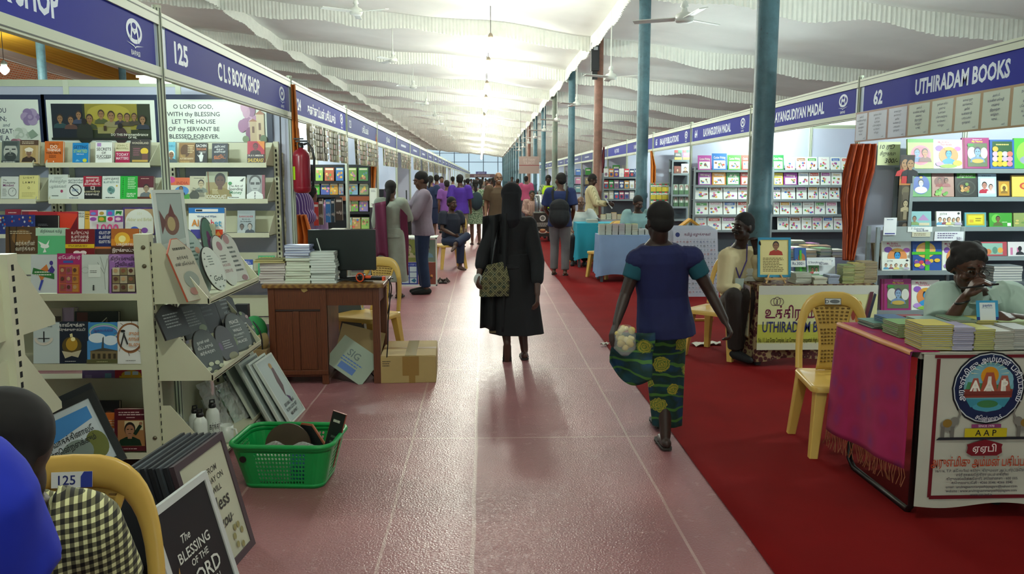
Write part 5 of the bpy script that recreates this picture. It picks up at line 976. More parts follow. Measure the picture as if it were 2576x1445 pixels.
KR_ = [('t', 'My Bubbu', .35, .88, .07, '#b8446a', .5), ('t', 'Nandalala', .45, .80, .07, '#b8446a', .5), ('e', .2, .7, .14, .1, '#8a5ab8'), ('e', .84, .68, .12, .08, '#b86ac0'), ('e', .52, .45, .34, .3, '#d88a4a'), ('f', .52, .16, .5, '#2f92d0', '#1a1c24', '#2f92d0'), ('e', .52, .68, .16, .06, '#d8a83a'), ('e', .2, .16, .14, .08, '#b08ad0'), ('e', .82, .18, .16, .1, '#e0b03a'), ('e', .5, .08, .3, .06, '#8ab83a')]
NM_ = [('r', .04, 0, .10, 1, '#7a1440'), ('t', 'Dictionary of', .56, .92, .04, '#e8c8d8', .5), ('t', 'My Names', .56, .85, .06, '#e8d84a', .6), ('r', .2, .06, .92, .82, '#5a6a4a'), ('e', .35, .5, .16, .2, '#c8ccc0'), ('e', .8, .5, .13, .18, '#c8ccc0'), ('f', .56, .2, .5, '#7a9ab8', '#4a3a5a', '#6a86a8'), ('e', .56, .24, .22, .07, '#b8a04a'), ('e', .3, .76, .12, .05, '#3a8a3a')]
JO_ = [('t', 'JOTHI', .28, .76, .13, '#2a3a44', .36), ('e', .9, .86, .05, .08, '#2a3034')] + [('f', .14 + .18 * i, .1 + .04 * (i % 2), .52 - .1 * (i % 2), '#c8a080', '#3a2a24', c) for i, c in enumerate(('#5a9ac0', '#8a4a5a', '#d8cc7a', '#a8b8a0', '#b0a8c0'))]
rk = [
 (2284, 2349, 350, 425, '#a9cc6a', 'green picture book with a couple inside a pink flower', [('r', 0, .88, 1, 1, '#4a9a2a'), ('e', .5, .45, .4, .34, '#d0708a'), ('e', .5, .45, .33, .28, '#c8607a'), ('f', .36, .22, .46, '#6a8ab8', '#5a3a34', '#4a6aa0'), ('f', .66, .22, .46, '#a8704a', '#3a2420', '#6a3a3a')], k1),
 (2349, 2421, 352, 425, '#dfe4d8', 'white picture book with a blue child face, top shelf of booth 62', KR_, k1),
 (2421, 2489, 347, 425, '#96246a', 'magenta framed names book on the top shelf of booth 62', NM_, k1),
 (2491, 2552, 352, 425, '#2458a0', 'blue bordered book of yellow and pink flowers', [('r', .1, .06, .92, .94, '#24502a'), ('lines', .25, .78, .8, .88, 1, '#c8b86a')] + [('e', .2 + .2 * (i % 4), .16 + .17 * (i // 4), .12, .09, c) for i, c in enumerate(('#d8b02a', '#e0a02a', '#d8c03a', '#c87a8a', '#d8a8b8', '#e0b83a', '#b0a0c8', '#d88aa0', '#c8a0b8', '#e0c84a', '#b8b0c8', '#c86a5a', '#d8a03a'))], k1),
 (2552, 2620, 348, 425, '#4fa83a', 'green book with a grey figure, cut by the frame, top shelf', deity('#6a7a98', '#8a94a8', '#8ab04a'), k1),
 (2291, 2343, 435, 496, '#5a9a5a', 'green book with a white seated figure on an oval', deity('#c8ccd8', '#d8dce4', '#3a5aa8'), k2),
 (2345, 2400, 433, 496, '#a88478', 'dusty pink book with a family and green leaves', [('e', .4, .6, .3, .22, '#7a4a44'), ('f', .35, .4, .35, '#8a6050', HR, '#8a3a3a'), ('f', .65, .4, .35, '#8a6050', HR, '#9a5a5a')] + blobs(3, ['#5a9a3a', '#7ab04a'], 8, .1, .7, .08, .36), k2),
 (2403, 2459, 433, 496, '#161a14', 'black cookery book with a plate of food and green title', [('r', .08, .74, .92, .94, '#3a8a24'), ('t', 'சிறுகதை', .5, .79, .09, '#d8e8c8', .6), ('e', .5, .36, .42, .3, '#3a4038'), ('e', .5, .36, .36, .26, '#23281f')] + blobs(5, ['#a87a3a', '#c09a5a', '#6a8a3a', '#8a5a2a'], 10, .25, .75, .2, .5), k2),
 (2461, 2507, 438, 496, '#a8c4d4', 'pale blue book with red and white figures', [('lines', .2, .86, .8, .94, 1, '#4a6a8a'), ('r', .12, .1, .9, .8, '#c8d4d8'), ('f', .34, .15, .5, '#b07a6a', HR, '#b01c3a'), ('f', .68, .15, .4, '#c8a090', HR, '#d8d8d8')], k2),
 (2509, 2543, 455, 496, '#2a1c14', 'small dark book with a golden shrine picture', [('r', .1, .06, .9, .94, '#b8892a'), ('e', .5, .5, .26, .3, '#d8b85a'), ('f', .5, .2, .45, '#6a5020', '#3a2a14', '#8a6a2a')], k2),
 (2546, 2610, 442, 496, '#d8bc5a', 'yellow book with a red and gold emblem, cut by the frame', [('e', .5, .5, .2, .16, '#b84a3a'), ('e', .5, .5, .12, .1, '#d8a04a')], k2),
 (2290, 2343, 533, 571, '#7fb0b4', 'teal book with a striped umbrella scene', [('p', [(.35, .4), (.9, .4), (.62, .8)], '#a880b0'), ('f', .2, .1, .6, '#8a6a50', HR, '#7a9a5a'), ('r', .4, .06, .9, .24, '#c8c0a0')], k3),
 (2356, 2418, 533, 571, '#dfe4da', 'white book jothi with five standing children, third rack shelf', JO_, k3),
 (2427, 2481, 536, 572, '#5a9aa0', 'teal book with an ornate yellow panel', [('r', .08, .1, .92, .9, '#b8a82a'), ('r', .16, .2, .84, .8, '#d8cc2a'), ('lines', .5, .35, .8, .65, 2, '#6a5a14'), ('r', .22, .3, .4, .5, '#c8a02a')], k3),
 (2489, 2546, 537, 573, '#3f9a34', 'green book with a reading boy on the third rack shelf', [('e', .3, .6, .2, .3, '#6ac04a'), ('f', .38, .1, .7, '#7a5a40', HR, '#5a6a3a'), ('lines', .55, .3, .85, .4, 1, '#d8e8c8'), ('r', .78, .08, .94, .3, '#e0e4d8')], k3),
 (2550, 2620, 537, 574, '#8a9a5a', 'olive picture book at the end of the third rack shelf', blobs(9, ['#b8a84a', '#6a8a4a', '#c8b86a'], 8), k3),
 (2466, 2533, 610, 645, '#b04a54', 'red edged book with teal and orange children', [('r', .06, .1, .84, .9, '#8ab4a4'), ('e', .3, .3, .12, .2, '#c87a4a'), ('e', .55, .4, .1, .25, '#5a8a7a'), ('e', .75, .4, .1, .2, '#d8a04a')], k4),
 (2536, 2610, 610, 646, '#d8d4d4', 'white book with dark seated figure and pink pillars', [('r', .08, .1, .16, .6, '#c87aa0'), ('r', .3, .1, .36, .6, '#c87aa0'), ('f', .4, .1, .6, '#2a2a30', '#1a1a1e', '#2a2a30'), ('f', .72, .06, .5, '#c8908a', HR, '#d88aa0')], k4),
]
for r in rk: fbook(*r[:4], YR1 + .02, r[5], r[4], r[6], t=.022, tilt=9, group=r[7], lift=.003, name='picture_book')
z2 = [at(2300, y, Y=YR2).z for y in (575, 682, 782)]
grey_rack(2214, 2425, YR2, [z2[1], z2[2], .3], z2[0] + .01, 'low grey rack in front of the booth wall holding tied picture books', .17, False)
MB().box(at(2219, 600, Y=YR2).x, YR2 - .01, at(2300, 607, Y=YR2).z, at(2425, 600, Y=YR2).x, YR2 - .004, at(2300, 570, Y=YR2).z, mat('#8d9896', .5)).obj('price_board', None, 'grey board with handwritten price cards on top of the low rack', 'board')
def card(px0, px1, pt, pb, Y, label, col, els, name='price_card', cat='card', tilt=0, rz=0, group=None, lift=0): 
    a, b, c = at(px0, pb, Y=Y), at(px1, pb, Y=Y), at(px0, pt, Y=Y); w, h = b.x - a.x, c.z - a.z
    m = MB(); m.box(-w / 2, 0, 0, w / 2, .002, h, cm(col)); m.art(els, -w / 2, 0, w, h)
    return m.obj(name, None, label, cat, group, M=TRS(((a.x + b.x) / 2, Y, a.z + lift), rz, R(-tilt)))
card(2222, 2254, 548, 592, YR2 - .02, 'white payment card clipped at the corner of the low rack', '#dfe4e6', [('lines', .2, .84, .8, .94, 1, '#5a6a8a'), ('r', .1, .06, .9, .12, '#2c3a8a')], 'payment_card')
card(2283, 2345, 571, 584, YR2 - .016, 'white handwritten price strip reading 7 and 300', '#dfe6e4', [('t', '7  Colouring', .4, .45, .36, '#23305a', .6), ('t', 'Books Rs-300', .6, .1, .3, '#23305a', .6)])
card(2350, 2423, 583, 606, YR2 - .018, 'white handwritten card with three lines, lowest on the rack board', '#d8dde2', [('lines', .1, .2, .8, .9, 3, '#4a3a6a'), ('t', '50/-', .86, .1, .3, '#3a2a5a', .2)])
card(2294, 2340, 584, 596, YR2 - .015, 'small yellowed card below the 300 price strip', '#c8c8b0', [('lines', .1, .2, .9, .8, 2, '#6a5a3a')])
kf, kb = 'books on the low rack, upper shelf', 'books on the low rack, lower shelf'
fbook(2219, 2291, 607, 680, YR2 + .07, 'white picture book with a blue face behind the jothi book', '#dfe4d8', KR_, .02, 6, kf)
fbook(2219, 2289, 652, 681, YR2 + .03, 'white book jothi in front on the low rack', '#dfe4da', JO_, .015, 8, kf)
o = fbook(2296, 2368, 606, 681, YR2 + .04, 'blue picture book tied with a green ribbon on the low rack', '#1f4a94', [('e', .45, .68, .34, .26, '#d8b04a'), ('e', .45, .68, .26, .18, '#e0a86a')] + blobs(12, ['#d8b02a', '#c83a4a', '#e0c83a', '#7a4aa0'], 12, .1, .9, .08, .36), .05, 6, kf)
MB().box(-.02, -.004, -.002, .02, -.0015, .27, mat('#3fae2a', .4)).box(-.14, -.0045, .14, .13, -.002, .165, mat('#3fae2a', .4)).tube([(.0, -.01, .26), (.05, -.02, .30), (.1, -.01, .29)], .012, mat('#3fae2a', .4), 8).obj('ribbon', o)
fbook(2370, 2425, 608, 681, YR2 + .05, 'white picture book with a blue face beside the tied pack', '#dfe4d8', KR_, .02, 6, kf)
fbook(2217, 2291, 703, 781, YR2 + .03, 'magenta framed names book on the lowest rack shelf', '#96246a', NM_, .03, 6, kb)
fbook(2293, 2362, 706, 781, YR2 + .04, 'white picture book with a blue face on the lowest rack shelf', '#dfe4d8', KR_, .02, 6, kb)
for i in range(6): flat_book(.26, .18, .022, TRS((at(2528, 700, Y=6.9).x + rnd.uniform(-.01, .01), 6.95, at(2528, 703, Y=6.85).z + .0225 * i - .02)), 'grey-edged book, %s from the bottom of the pile under the rack shelves' % ORD[i], '#7a8084', '#b8b8b0', 'pile under the rack shelves')
MB().box(-.3, -.12, 0, .3, .16, at(2528, 703, Y=6.85).z - .021, GRAYD).obj('low_cabinet', None, 'dark grey low cabinet under the rack carrying a book pile', 'cabinet', M=TRS((at(2528, 700, Y=6.9).x, 6.9, 0)))
card(2206, 2262, 357, 416, 7.28, 'pale yellow handwritten notice with 300 hung beside the curtain', '#cfd8a8', [('t', '10 ரூ', .4, .70, .18, '#23281f', .7, .2), ('t', 'சிறுகதை', .45, .42, .16, '#3a402f', .7, .2), ('t', '300/-', .62, .1, .2, '#23281f', .6, .2)], 'notice', 'sign')
card(2262, 2297, 390, 466, 7.05, 'colour photo print of two figures in red and black', '#8a5a3a', [('r', 0, 0, 1, .2, '#b8783a'), ('r', .0, .8, 1, 1, '#2a1c14'), ('f', .32, .3, .62, '#a8805a', HR, '#b82a2a'), ('p', [(.12, .06), (.52, .06), (.48, .5), (.18, .5)], '#b82a2a'), ('f', .7, .3, .6, '#a8805a', HR, '#17181c'), ('p', [(.5, .06), (.92, .06), (.86, .5), (.56, .5)], '#17181c')], 'photo_print', 'photo')
card(2256, 2292, 466, 556, 7.055, 'old brown photo print of a figure before a carved shrine', '#4a4230', [('e', .5, .82, .3, .14, '#6a6248'), ('r', .3, .5, .7, .8, '#5a5240'), ('f', .52, .26, .34, '#a89a78', '#2a241c', '#a89a78'), ('r', .40, .04, .64, .3, '#8a7f64'), ('r', 0, 0, .2, 1, '#38321f')], 'photo_print', 'photo')
card(2260, 2292, 558, 572, 7.06, 'narrow dark photo strip below the brown shrine photo', '#2a261f', [('e', .5, .3, .2, .4, '#6a5a48')], 'photo_print', 'photo')
def moire(nm, a, b, sc=60):
    t = NT(nm); v = t.coord('Object', (1, 1, .5)); w = t.node('TexWave', wave_type='RINGS'); w.inputs['Scale'].default_value = sc / 6; w.inputs['Distortion'].default_value = 9.0; w.inputs['Detail'].default_value = 1.5
    t.link(v, w.inputs['Vector']); t.col(t.ramp(w.outputs['Fac'], [(.3, a), (.7, b)])); t.set(.6); return t.m
def curtain(pts, Y, label, m_, pleats=5, depth=.05):
    """pts: rows of (y pixel, left pixel, right pixel) down the hanging cloth"""
    m = MB()
    def fn(u, v):
        k = v * (len(pts) - 1); i = min(int(k), len(pts) - 2); f = k - i; f = f * f * (3 - 2 * f)
        py, l, r = (pts[i][j] * (1 - f) + pts[i + 1][j] * f for j in range(3))
        q = at(l + (r - l) * u, py, Y=Y)
        return (q.x, Y + depth * math.sin(u * pleats * 2 * math.pi + v * 1.5) * (.6 + .4 * math.sin(3 * u)), q.z)
    m.grid(fn, 60, 30, m_); o = m.obj('tied_curtain', None, label, 'curtain'); o.modifiers.new('thick', 'SOLIDIFY').thickness = .004
    return o
curtain([(362, 2140, 2204), (430, 2122, 2200), (500, 2116, 2180), (570, 2122, 2166), (655, 2122, 2146)], 7.26, 'rust orange patterned curtain bunched on the post of booth 62', moire('rust_moire_cloth', '#8a3214', '#b04a1c'), 4, .045)
OR = mat('#b8661e', .75, var=.12, scale=9)
curtain([(213, 731, 742), (300, 733, 748), (380, 735, 755), (440, 738, 752)], 7.50, 'long orange curtain hanging on the post between booths 125 and 124', OR, 2, .03)
curtain([(320, 936, 943), (380, 932, 950), (430, 928, 946), (480, 934, 942)], 13.45, 'orange curtain tied on the post past booth 124', OR, 2, .04)
curtain([(380, 1636, 1640), (420, 1637, 1650), (455, 1637, 1650), (478, 1637, 1645)], 16.3, 'orange curtain bundled at the end of booth 65', mat('#c8741c', .7), 2, .05)
curtain([(370, 1517, 1521), (410, 1512, 1521), (470, 1508, 1516), (500, 1510, 1514)], 22.2, 'dark red cloth strip tied on a far post', mat('#5a1420', .7), 1, .03)
curtain([(540, 742, 770), (600, 744, 788), (630, 742, 790), (660, 744, 782)], 8.2, 'orange cloth hanging low behind the wooden desk', mat('#c8661a', .75, var=.1, scale=8), 3, .04)
# laminated sayings hung along the fascia
b_ = [2153, 2183, 2233, 2283, 2340, 2399, 2466, 2540, 2630]
def quote_sheet(i):
    l, r = b_[i], b_[i + 1]; y0 = at(l, 300, X=3.41).y; y1 = at(r, 300, X=3.41).y; w = y0 - y1
    tp = 284 - (l - 2155) * .178; zt = at(l, tp, X=3.41).z; zb_ = at(l, tp + 74 + (l - 2155) * .085, X=3.41).z; h = zt - zb_
    m = MB(); m.box(0, 0, 0, w, .002, h, cm('#9a7a4a' if i > 2 else '#8a5a48')); m.art([('r', .05, .05, .95, .94, '#c0c8d8' if i < 3 else '#c0cfbf')] + [('t', s, .5, .80 - .115 * j, .055, '#3a4468', .7 if len(s) > 5 else .45) for j, s in enumerate((['அன்பே', 'உலகின் மொழி', 'எங்கும்', 'நிறைந்து', 'வாழ்வு', 'தரும்'], ['நன்மை செய்', 'நாளும்', 'உண்மை', 'பேசு என்றும்', 'உயர்வாய்', 'தோழா'], ['காலம் ஒரு', 'கண்ணாடி', 'அதில்', 'உன்னை நீ', 'பார்ப்பாய்', 'ஒருநாள்'])[i % 3])] + [('t', '- கவி', .8, .09, .04, '#3a4468', .2)], 0, 0, w, h)
    return m.obj('quote_sheet', None, 'laminated Tamil saying, %s sheet from the curtain under the booth 62 fascia' % ORD[i], 'sign', 'sayings under the booth 62 fascia', M=TRS((3.41, y0, zb_), R(-90)))
for i in range(8): quote_sheet(i)
# ================================================================ table of booth 62
def pattern_cloth(nm, cols, sc=26):
    t = NT(nm); v = t.coord(); vo = t.node('TexVoronoi'); vo.inputs['Scale'].default_value = sc; t.link(v, vo.inputs['Vector'])
    t.col(t.ramp(vo.outputs['Distance'], cols)); t.set(.85); return t.m
MAR = pattern_cloth('maroon_figured_cloth', [(.06, '#8a7650'), (.14, '#34100f'), (.50, '#4a1517'), (.62, '#8a7650')], 26)
TX0, TX1, TY, TZ = at(1905, 715, Y=6.70).x, at(2203, 715, Y=6.70).x, 6.70, at(2000, 717, Y=6.70).z
tb = thing('display_table', 'cloth covered table of booth 62 with a yellow publisher banner on its front', 'table', (TX0, TY, 0)); tw = TX1 - TX0
MB().box(0, .02, TZ - .03, tw, .54, TZ - .004, WD).obj('table_top', tb)
for x, y in ((.05, .06), (tw - .05, .06), (.05, .5), (tw - .05, .5)): MB().box(x - .02, y - .02, 0, x + .02, y + .02, TZ - .03, GRAYD).obj('leg', tb)
m = MB()
def drape(u, v):
    pts = [(0.0, .56, .14), (0, .0, .14), (tw, 0, .10), (tw, .56, .14)]; k = u * 3; i = min(int(k), 2); f = k - i
    x = pts[i][0] * (1 - f) + pts[i + 1][0] * f; y = pts[i][1] * (1 - f) + pts[i + 1][1] * f
    z = TZ * (1 - v) + (.06 + .02 * math.sin(u * 17)) * v; w = .025 * v * math.sin(u * 48)
    return (x + (w if i != 1 else 0) - (.02 * v if i == 0 else 0), y + (w if i == 1 else 0) - (.02 * v if i == 1 else 0), z)
m.grid(drape, 120, 8, MAR); m.box(0, 0, TZ - .003, tw, .56, TZ, MAR); m.obj('cloth', tb)
m = MB(); bz, bh = at(2000, 880, Y=6.66).z, TZ - at(2000, 880, Y=6.66).z
m.box(0, -.05, bz, tw, -.046, TZ, mat('#cfd39a', .45))
m.art([('r', 0, .86, 1, 1, '#c4c8bc'), ('r', 0, 0, 1, .10, '#c8cbb0'), ('r', 0, .12, 1, .40, '#b4b84a'), ('t', 'உத்திரடம்', .27, .50, .17, '#6a1440', .42), ('o', .155, .76, .03, .07, .004, '#4a2a4a'), ('o', .13, .75, .03, .06, .004, '#4a2a4a'), ('o', .18, .75, .03, .06, .004, '#4a2a4a'), ('t', 'UTHIRADAM BOOKS', .37, .28, .17, '#2a3468', .66), ('t', 'No. 11, Luz Ginza Complex, Luz Corner, 140, Royapettah High Road, Chennai - 4. | Ph : 98840 10585', .41, .125, .07, '#2c3014', .8),
      ('r', .77, .42, .83, .80, '#b8a47a'), ('e', .80, .56, .02, .1, '#8a3a2a'), ('e', .845, .66, .025, .1, '#b8862a'), ('e', .845, .5, .03, .1, '#a86a2a'), ('p', [(.9, .3), (.96, .9), (.93, .9), (.88, .4)], '#5a2a34'), ('p', [(.93, .4), (.985, .86), (.965, .88), (.91, .44)], '#2a3040'), ('r', .86, .46, .91, .5, '#2a2a24'), ('r', .80, .14, .84, .42, '#5a6a34')], 0, bz, tw, bh, -.05, .0005); m.obj('banner', tb)
m = MB()
for r_, c_, cols in ((0, 0, '#c0a8a0'), (0, 1, '#b8a8b4'), (1, 0, '#cfc8a4'), (1, 1, '#d0d0ac')):
    y0, z0 = .54 - .26 * c_, TZ - .235 - .235 * r_
    m.M = TRS((-.045, y0, z0), R(-90)); m.box(0, 0, 0, .25, .002, .23, cm('#9a7a50')); m.art([('r', .05, .05, .95, .95, cols)] + [('t', s, .5, .78 - .14 * j, .08, '#4a3a40', .7) for j, s in enumerate(('அன்பு', 'உண்மை நெறி', 'வாழ்வின்', 'இன்பம் தரும்', 'நாள்'))], 0, 0, .25, .23)
    m.obj('side_print', tb, 'printed Tamil saying hung on the table side'); m = MB()
MASS = MB()
def stack(x, y, z, n, w, d, t, where, covers, edge, rz=0, jit=.006, lean=0, mass=False):
    for i in range(n):
        if mass:
            MASS.M = TRS((x + rnd.uniform(-jit, jit), y + rnd.uniform(-jit, jit), z), rz + R(rnd.uniform(-2, 2))); c = cm(covers if isinstance(covers, str) else covers[i % len(covers)])
            MASS.box(-w / 2, -d / 2, 0, w / 2, d / 2, t * .15, c).box(-w / 2, -d / 2, t * .85, w / 2, d / 2, t, c).box(-w / 2 + .002, -d / 2 + .002, t * .15, w / 2 - .002, d / 2 - .002, t * .85, cm(edge)); MASS.M = Matrix(); z += t + .0005; continue
        flat_book(w + rnd.uniform(-.004, .004), d, t, TRS((x + rnd.uniform(-jit, jit) + lean * i, y + rnd.uniform(-jit, jit), z), rz + R(rnd.uniform(-2, 2))), 'booklet, %s from the bottom of %s' % (ordn(i), where), covers if isinstance(covers, str) else covers[i % len(covers)], edge, 'booklets in ' + where, name='booklet')
        z += t + .0005
    return z
TT = TZ + .001
fx = lambda p, Y=6.85: at(p, 700, Y=Y).x
fr = frame_pic(TRS((fx(1951, 6.8), 6.83, TT + .05), R(-3), R(-8)), .285, .345, .020, '#2f86a8', '#d8cc86', [('r', .06, .05, .94, .95, '#dccf90'), ('f', .56, .56, .40, '#8a6246', '#2a2220', '#a83424'), ('lines', .1, .08, .85, .5, 9, '#7a6a40')], 'blue framed cream notice with a woman portrait on a small easel')
ez = thing('table_easel', 'little wooden easel holding the blue framed notice', 'easel', (fx(1951, 6.8), 6.80, TT), R(-3)); WN = mat('#c09a64', .5)
MB().box(-.09, -.012, .03, .09, .022, .045, WN).obj('ledge', ez)
for s in (-1, 1): MB().tube([(s * .085, -.015, 0), (s * .05, .03, .07)], .008, WN, 8).obj('leg', ez)
MB().tube([(0, .16, 0), (0, .06, .07)], .007, WN, 8).obj('rear_leg', ez)
stack(fx(2010), 6.84, TT, 8, .135, .17, .011, 'the white pile beside the easel', '#aab0a0', '#c4c4b4')
stack(fx(2050), 6.80, TT, 5, .115, .15, .011, 'the cream pile before the photo stand', '#c8c8b4', '#c8c6b0')
stack(fx(2084), 6.80, TT, 8, .095, .13, .009, 'the bluish pile near the tied stacks', '#98a4b8', '#a8b0bc')
o = fbook(2000, 2029, 625, 690, 6.9, 'green and blue book tied with ribbon standing behind the white pile', '#2a5a9a', [('e', .6, .6, .3, .2, '#a8683a'), ('r', 0, 0, 1, .3, '#3a6a2a')] + blobs(4, ['#c8823a', '#5a9a3a', '#d8b04a'], 7), .03, 10)
MB().box(-.01, -.004, 0, .01, -.001, .21, mat('#3fae2a', .4)).obj('ribbon', o)
card(1990, 2027, 656, 672, 6.86, 'white price slip reading 300 in front of the tied book', '#d8dcd8', [('t', 'Rs.300/-', .5, .3, .5, '#23305a', .8)], tilt=10)
card(2032, 2102, 648, 704, 6.9, 'white photo card stand with a group picture and payment mark', '#d4dade', [('r', .04, .22, .42, .70, '#5a8a4a'), ('f', .18, .26, .3, '#a8805a', HR, '#b84a4a'), ('f', .32, .26, .3, '#a8805a', HR, '#d8d8d8'), ('t', 'Google Pay', .72, .82, .08, '#5a6068', .4), ('r', .04, .05, .9, .2, '#4a9a5a')], 'photo_stand', 'card', 12)
card(2030, 2092, 655, 668, 6.87, 'white handwritten strip laid across the photo stand', '#dfe2e0', [('t', '2 Storybooks', .36, .4, .4, '#23305a', .6), ('t', 'Rs-200/-', .7, .1, .4, '#23305a', .4)], tilt=12)
for i, (p, n, w) in enumerate(((2124, 12, .10), (2152, 13, .10), (2182, 14, .13))):
    stack(fx(p), 6.84 + .02 * i, TT, n, w, .15, .0125, ('the green tied stack', 'the middle tied stack', 'the tall tan tied stack')[i], (['#8a9a4a', '#a8a864', '#6a8a4a'], ['#a8a05a', '#8a8a4a', '#c0b06a'], '#9a8a68')[i], ('#a8a87a', '#a89f78', '#9a8f74')[i], R(-4))
m = MB(); m.grid(lambda u, v: (.05 * math.cos(u * 6.28) * (1 - .5 * v) + .02 * v, .04 * math.sin(u * 6.28 * 1) * (1 + .3 * math.sin(u * 25)), -.28 * v), 24, 8, mat('#5f5440', .8, var=.2, scale=15)); m.obj('hanging_bundle', None, 'brown paper bundle hanging at the booth wall beside the rack', 'bundle', M=TRS((at(2204, 615, Y=7.2).x, 7.2, at(2204, 612, Y=7.2).z)))
# sheaf of printed sheets at the table corner
stack(at(1884, 690, Y=7.0).x, 7.06, TT, 9, .15, .21, .012, 'the white sheaf at the table corner', '#c4c8c0', '#c8cac2')
# ================================================================ publisher table with the crest
AX0, AY0, AZ = at(2316, 888, Y=3.56).x, 3.56, at(2330, 888, Y=3.56).z
at_ = thing('display_table', 'white clothed table with a large round temple crest and red lettering', 'table', (AX0, AY0, 0)); aw, ad = 1.25, .78
MB().box(0, 0, AZ - .03, aw, ad, AZ, mat('#a8a498', .6)).obj('table_top', at_)
for x in (.04, aw - .04): 
    m = MB(); m.tube([(x, .06, AZ - .03), (x, .06, .05), (x, .09, .015), (x, ad - .12, .015), (x, ad - .06, .05), (x, ad - .06, AZ - .03)], .016, BLK, 10); m.obj('leg', at_)
m = MB(); cz = .085; ch = AZ - cz
CANV = mat('#bcb9ac', .8, var=.05, scale=5, bump=.15, name='canvas_cloth')
ww = lambda u, v: -.029 - .003 * math.sin(u * 9 + v * 3) * v
m.grid(lambda u, v: (aw * u, ww(u, v) - .001, AZ - (ch + .012 * math.sin(u * 14)) * v), 40, 20, CANV); m.box(0, -.02, AZ - .001, aw, ad, AZ + .002, CANV)
MRN, NV, GLD = '#6a1420', '#17264e', '#c8a82a'
X_ = .62; cx, cy = .565 / 1.0, 0
def cir(a, r): return (math.cos(a) * r, math.sin(a) * r)
CX, CZ, RR = at(2482, 975, Y=AY0 - .02).x - AX0, at(2482, 975, Y=AY0 - .02).z, .165
A = [('l', [(.055, .97), (.055, .06)], .014, MRN), ('l', [(.055, .06), (.97, .06)], .014, MRN), ('l', [(.04, .985), (.97, .985)], .012, MRN)]
def el(kx, kz, rx, rz_, c): A.append(('e', (CX + kx) / aw, (CZ + kz - cz) / ch, rx / aw, rz_ / ch, c))
def pg(pts, c): A.append(('p', [((CX + a) / aw, (CZ + b - cz) / ch) for a, b in pts], c))
el(0, 0, RR + .008, RR + .008, '#10161f'); el(0, 0, RR, RR, '#c8ccd0'); el(0, 0, RR - .005, RR - .005, NV); el(0, .005, .118, .118, '#6fa8b0'); el(0, .04, .115, .07, '#7fb4c4')
pg([(-.112, -.02), (.112, -.02), (.10, .01), (-.1, .03)], '#4a8a5a'); pg([(-.112, -.045), (.112, -.045), (.115, -.005), (-.115, -.005)], '#8a3a30'); pg([(-.105, -.05), (.105, -.05), (.08, -.09), (-.08, -.09)], '#3a8aa0'); el(0, -.09, .07, .02, '#4a9ab0'); el(0, -.075, .05, .018, '#3f7a4a')
for a in range(9): t = R(20 * a + 10); pg([(.0 + .05 * math.cos(t), .06 + .05 * math.sin(t)), (.09 * math.cos(t + .04), .06 + .068 * math.sin(t + .04)), (.09 * math.cos(t - .04), .06 + .068 * math.sin(t - .04))], '#d8dcc0')
el(0, .06, .042, .042, '#d8921e')
for x, s, c in ((-.065, .8, '#a8584a'), (.0, 1.25, '#a8503a'), (.07, 1.0, '#a85a4a')):
    pg([(x - .034 * s, -.03), (x + .034 * s, -.03), (x + .026 * s, .02 * s), (x + .014 * s, .06 * s), (x - .014 * s, .06 * s), (x - .026 * s, .02 * s)], c); pg([(x - .012 * s, -.03), (x + .012 * s, -.03), (x + .006 * s, .045 * s), (x - .006 * s, .045 * s)], '#e0dcd0')
pg([(-.11, -.03), (.11, -.03), (.11, -.014), (-.11, -.014)], '#7a342c')
for s, x in (('A', -.065), ('A', 0), ('P', .072)): A.append(('t', s, (CX + x) / aw, (CZ - .012 - cz) / ch, .052 / ch, '#f0ece0', .05))
for s, x in ((-1, -.18), (1, .18)):      # two small elephants facing the ring
    el(x, -.175, .036, .028, '#807c76'); el(x - s * .03, -.155, .022, .02, '#807c76'); el(x + s * .004, -.165, .022, .02, '#8a6a2a')
    for q in (-.025, .02): pg([(x + q - .008, -.235), (x + q + .01, -.235), (x + q + .01, -.18), (x + q - .008, -.18)], '#6e6a64')
    pg([(x - s * .045, -.155), (x - s * .06, -.12), (x - s * .05, -.095), (x - s * .042, -.1), (x - s * .05, -.12), (x - s * .036, -.145)], '#807c76')
pg([(-.235, -.245), (.235, -.245), (.22, -.232), (-.22, -.232)], '#20242c'); pg([(-.1, -.232), (.1, -.232), (.1, -.19), (-.1, -.19)], '#c8b41e'); A.append(('t', 'A A P', CX / aw, (CZ - .226 - cz) / ch, .03 / ch, '#16181c', .13))
pg([(-.07, -.187), (.07, -.187), (.07, -.17), (-.07, -.17)], '#8a3a6a'); A.append(('t', 'SINCE 1978', CX / aw, (CZ - .184 - cz) / ch, .011 / ch, '#e8d8e0', .1))
pg([(a, b + .018) for a, b in ((-.085, -.325), (-.06, -.34), (.06, -.34), (.085, -.325), (.08, -.30), (.085, -.285), (.04, -.272), (0, -.262), (-.04, -.272), (-.085, -.285), (-.08, -.30))], '#7a1824'); A.append(('t', 'ஏஏபி', CX / aw, (CZ - .302 - cz) / ch, .032 / ch, '#f0e4e0', .11))
TCX = CX / aw
A.append(('t', 'அருள்மிகு அம்மன் பதிப்பகம்', TCX, (CZ - .372 - cz) / ch, .042 / ch, '#b8401c', .40))
for j, s in enumerate(('16/116, T.P. கோயில் தெரு, திருமலா அப்பார்ட்மெண்ட்', 'ஸ்ரீ ராகவேந்திரா மடம் எதிரில்', 'திருவல்லிக்கேணி, சென்னை - 600 005.', 'தொலைபேசி : 4266 3546, 4266 3545', 'email : arulmiguammanpathippagam@yahoo.com', 'website : www.arulmiguammanpathippagam.com', 'www.aap.ind.in')): A.append(('t', s, TCX, (CZ - .400 - .0195 * j - cz) / ch, .0125 / ch, '#3a3c4a', (.36, .2, .28, .28, .37, .36, .15)[j]))
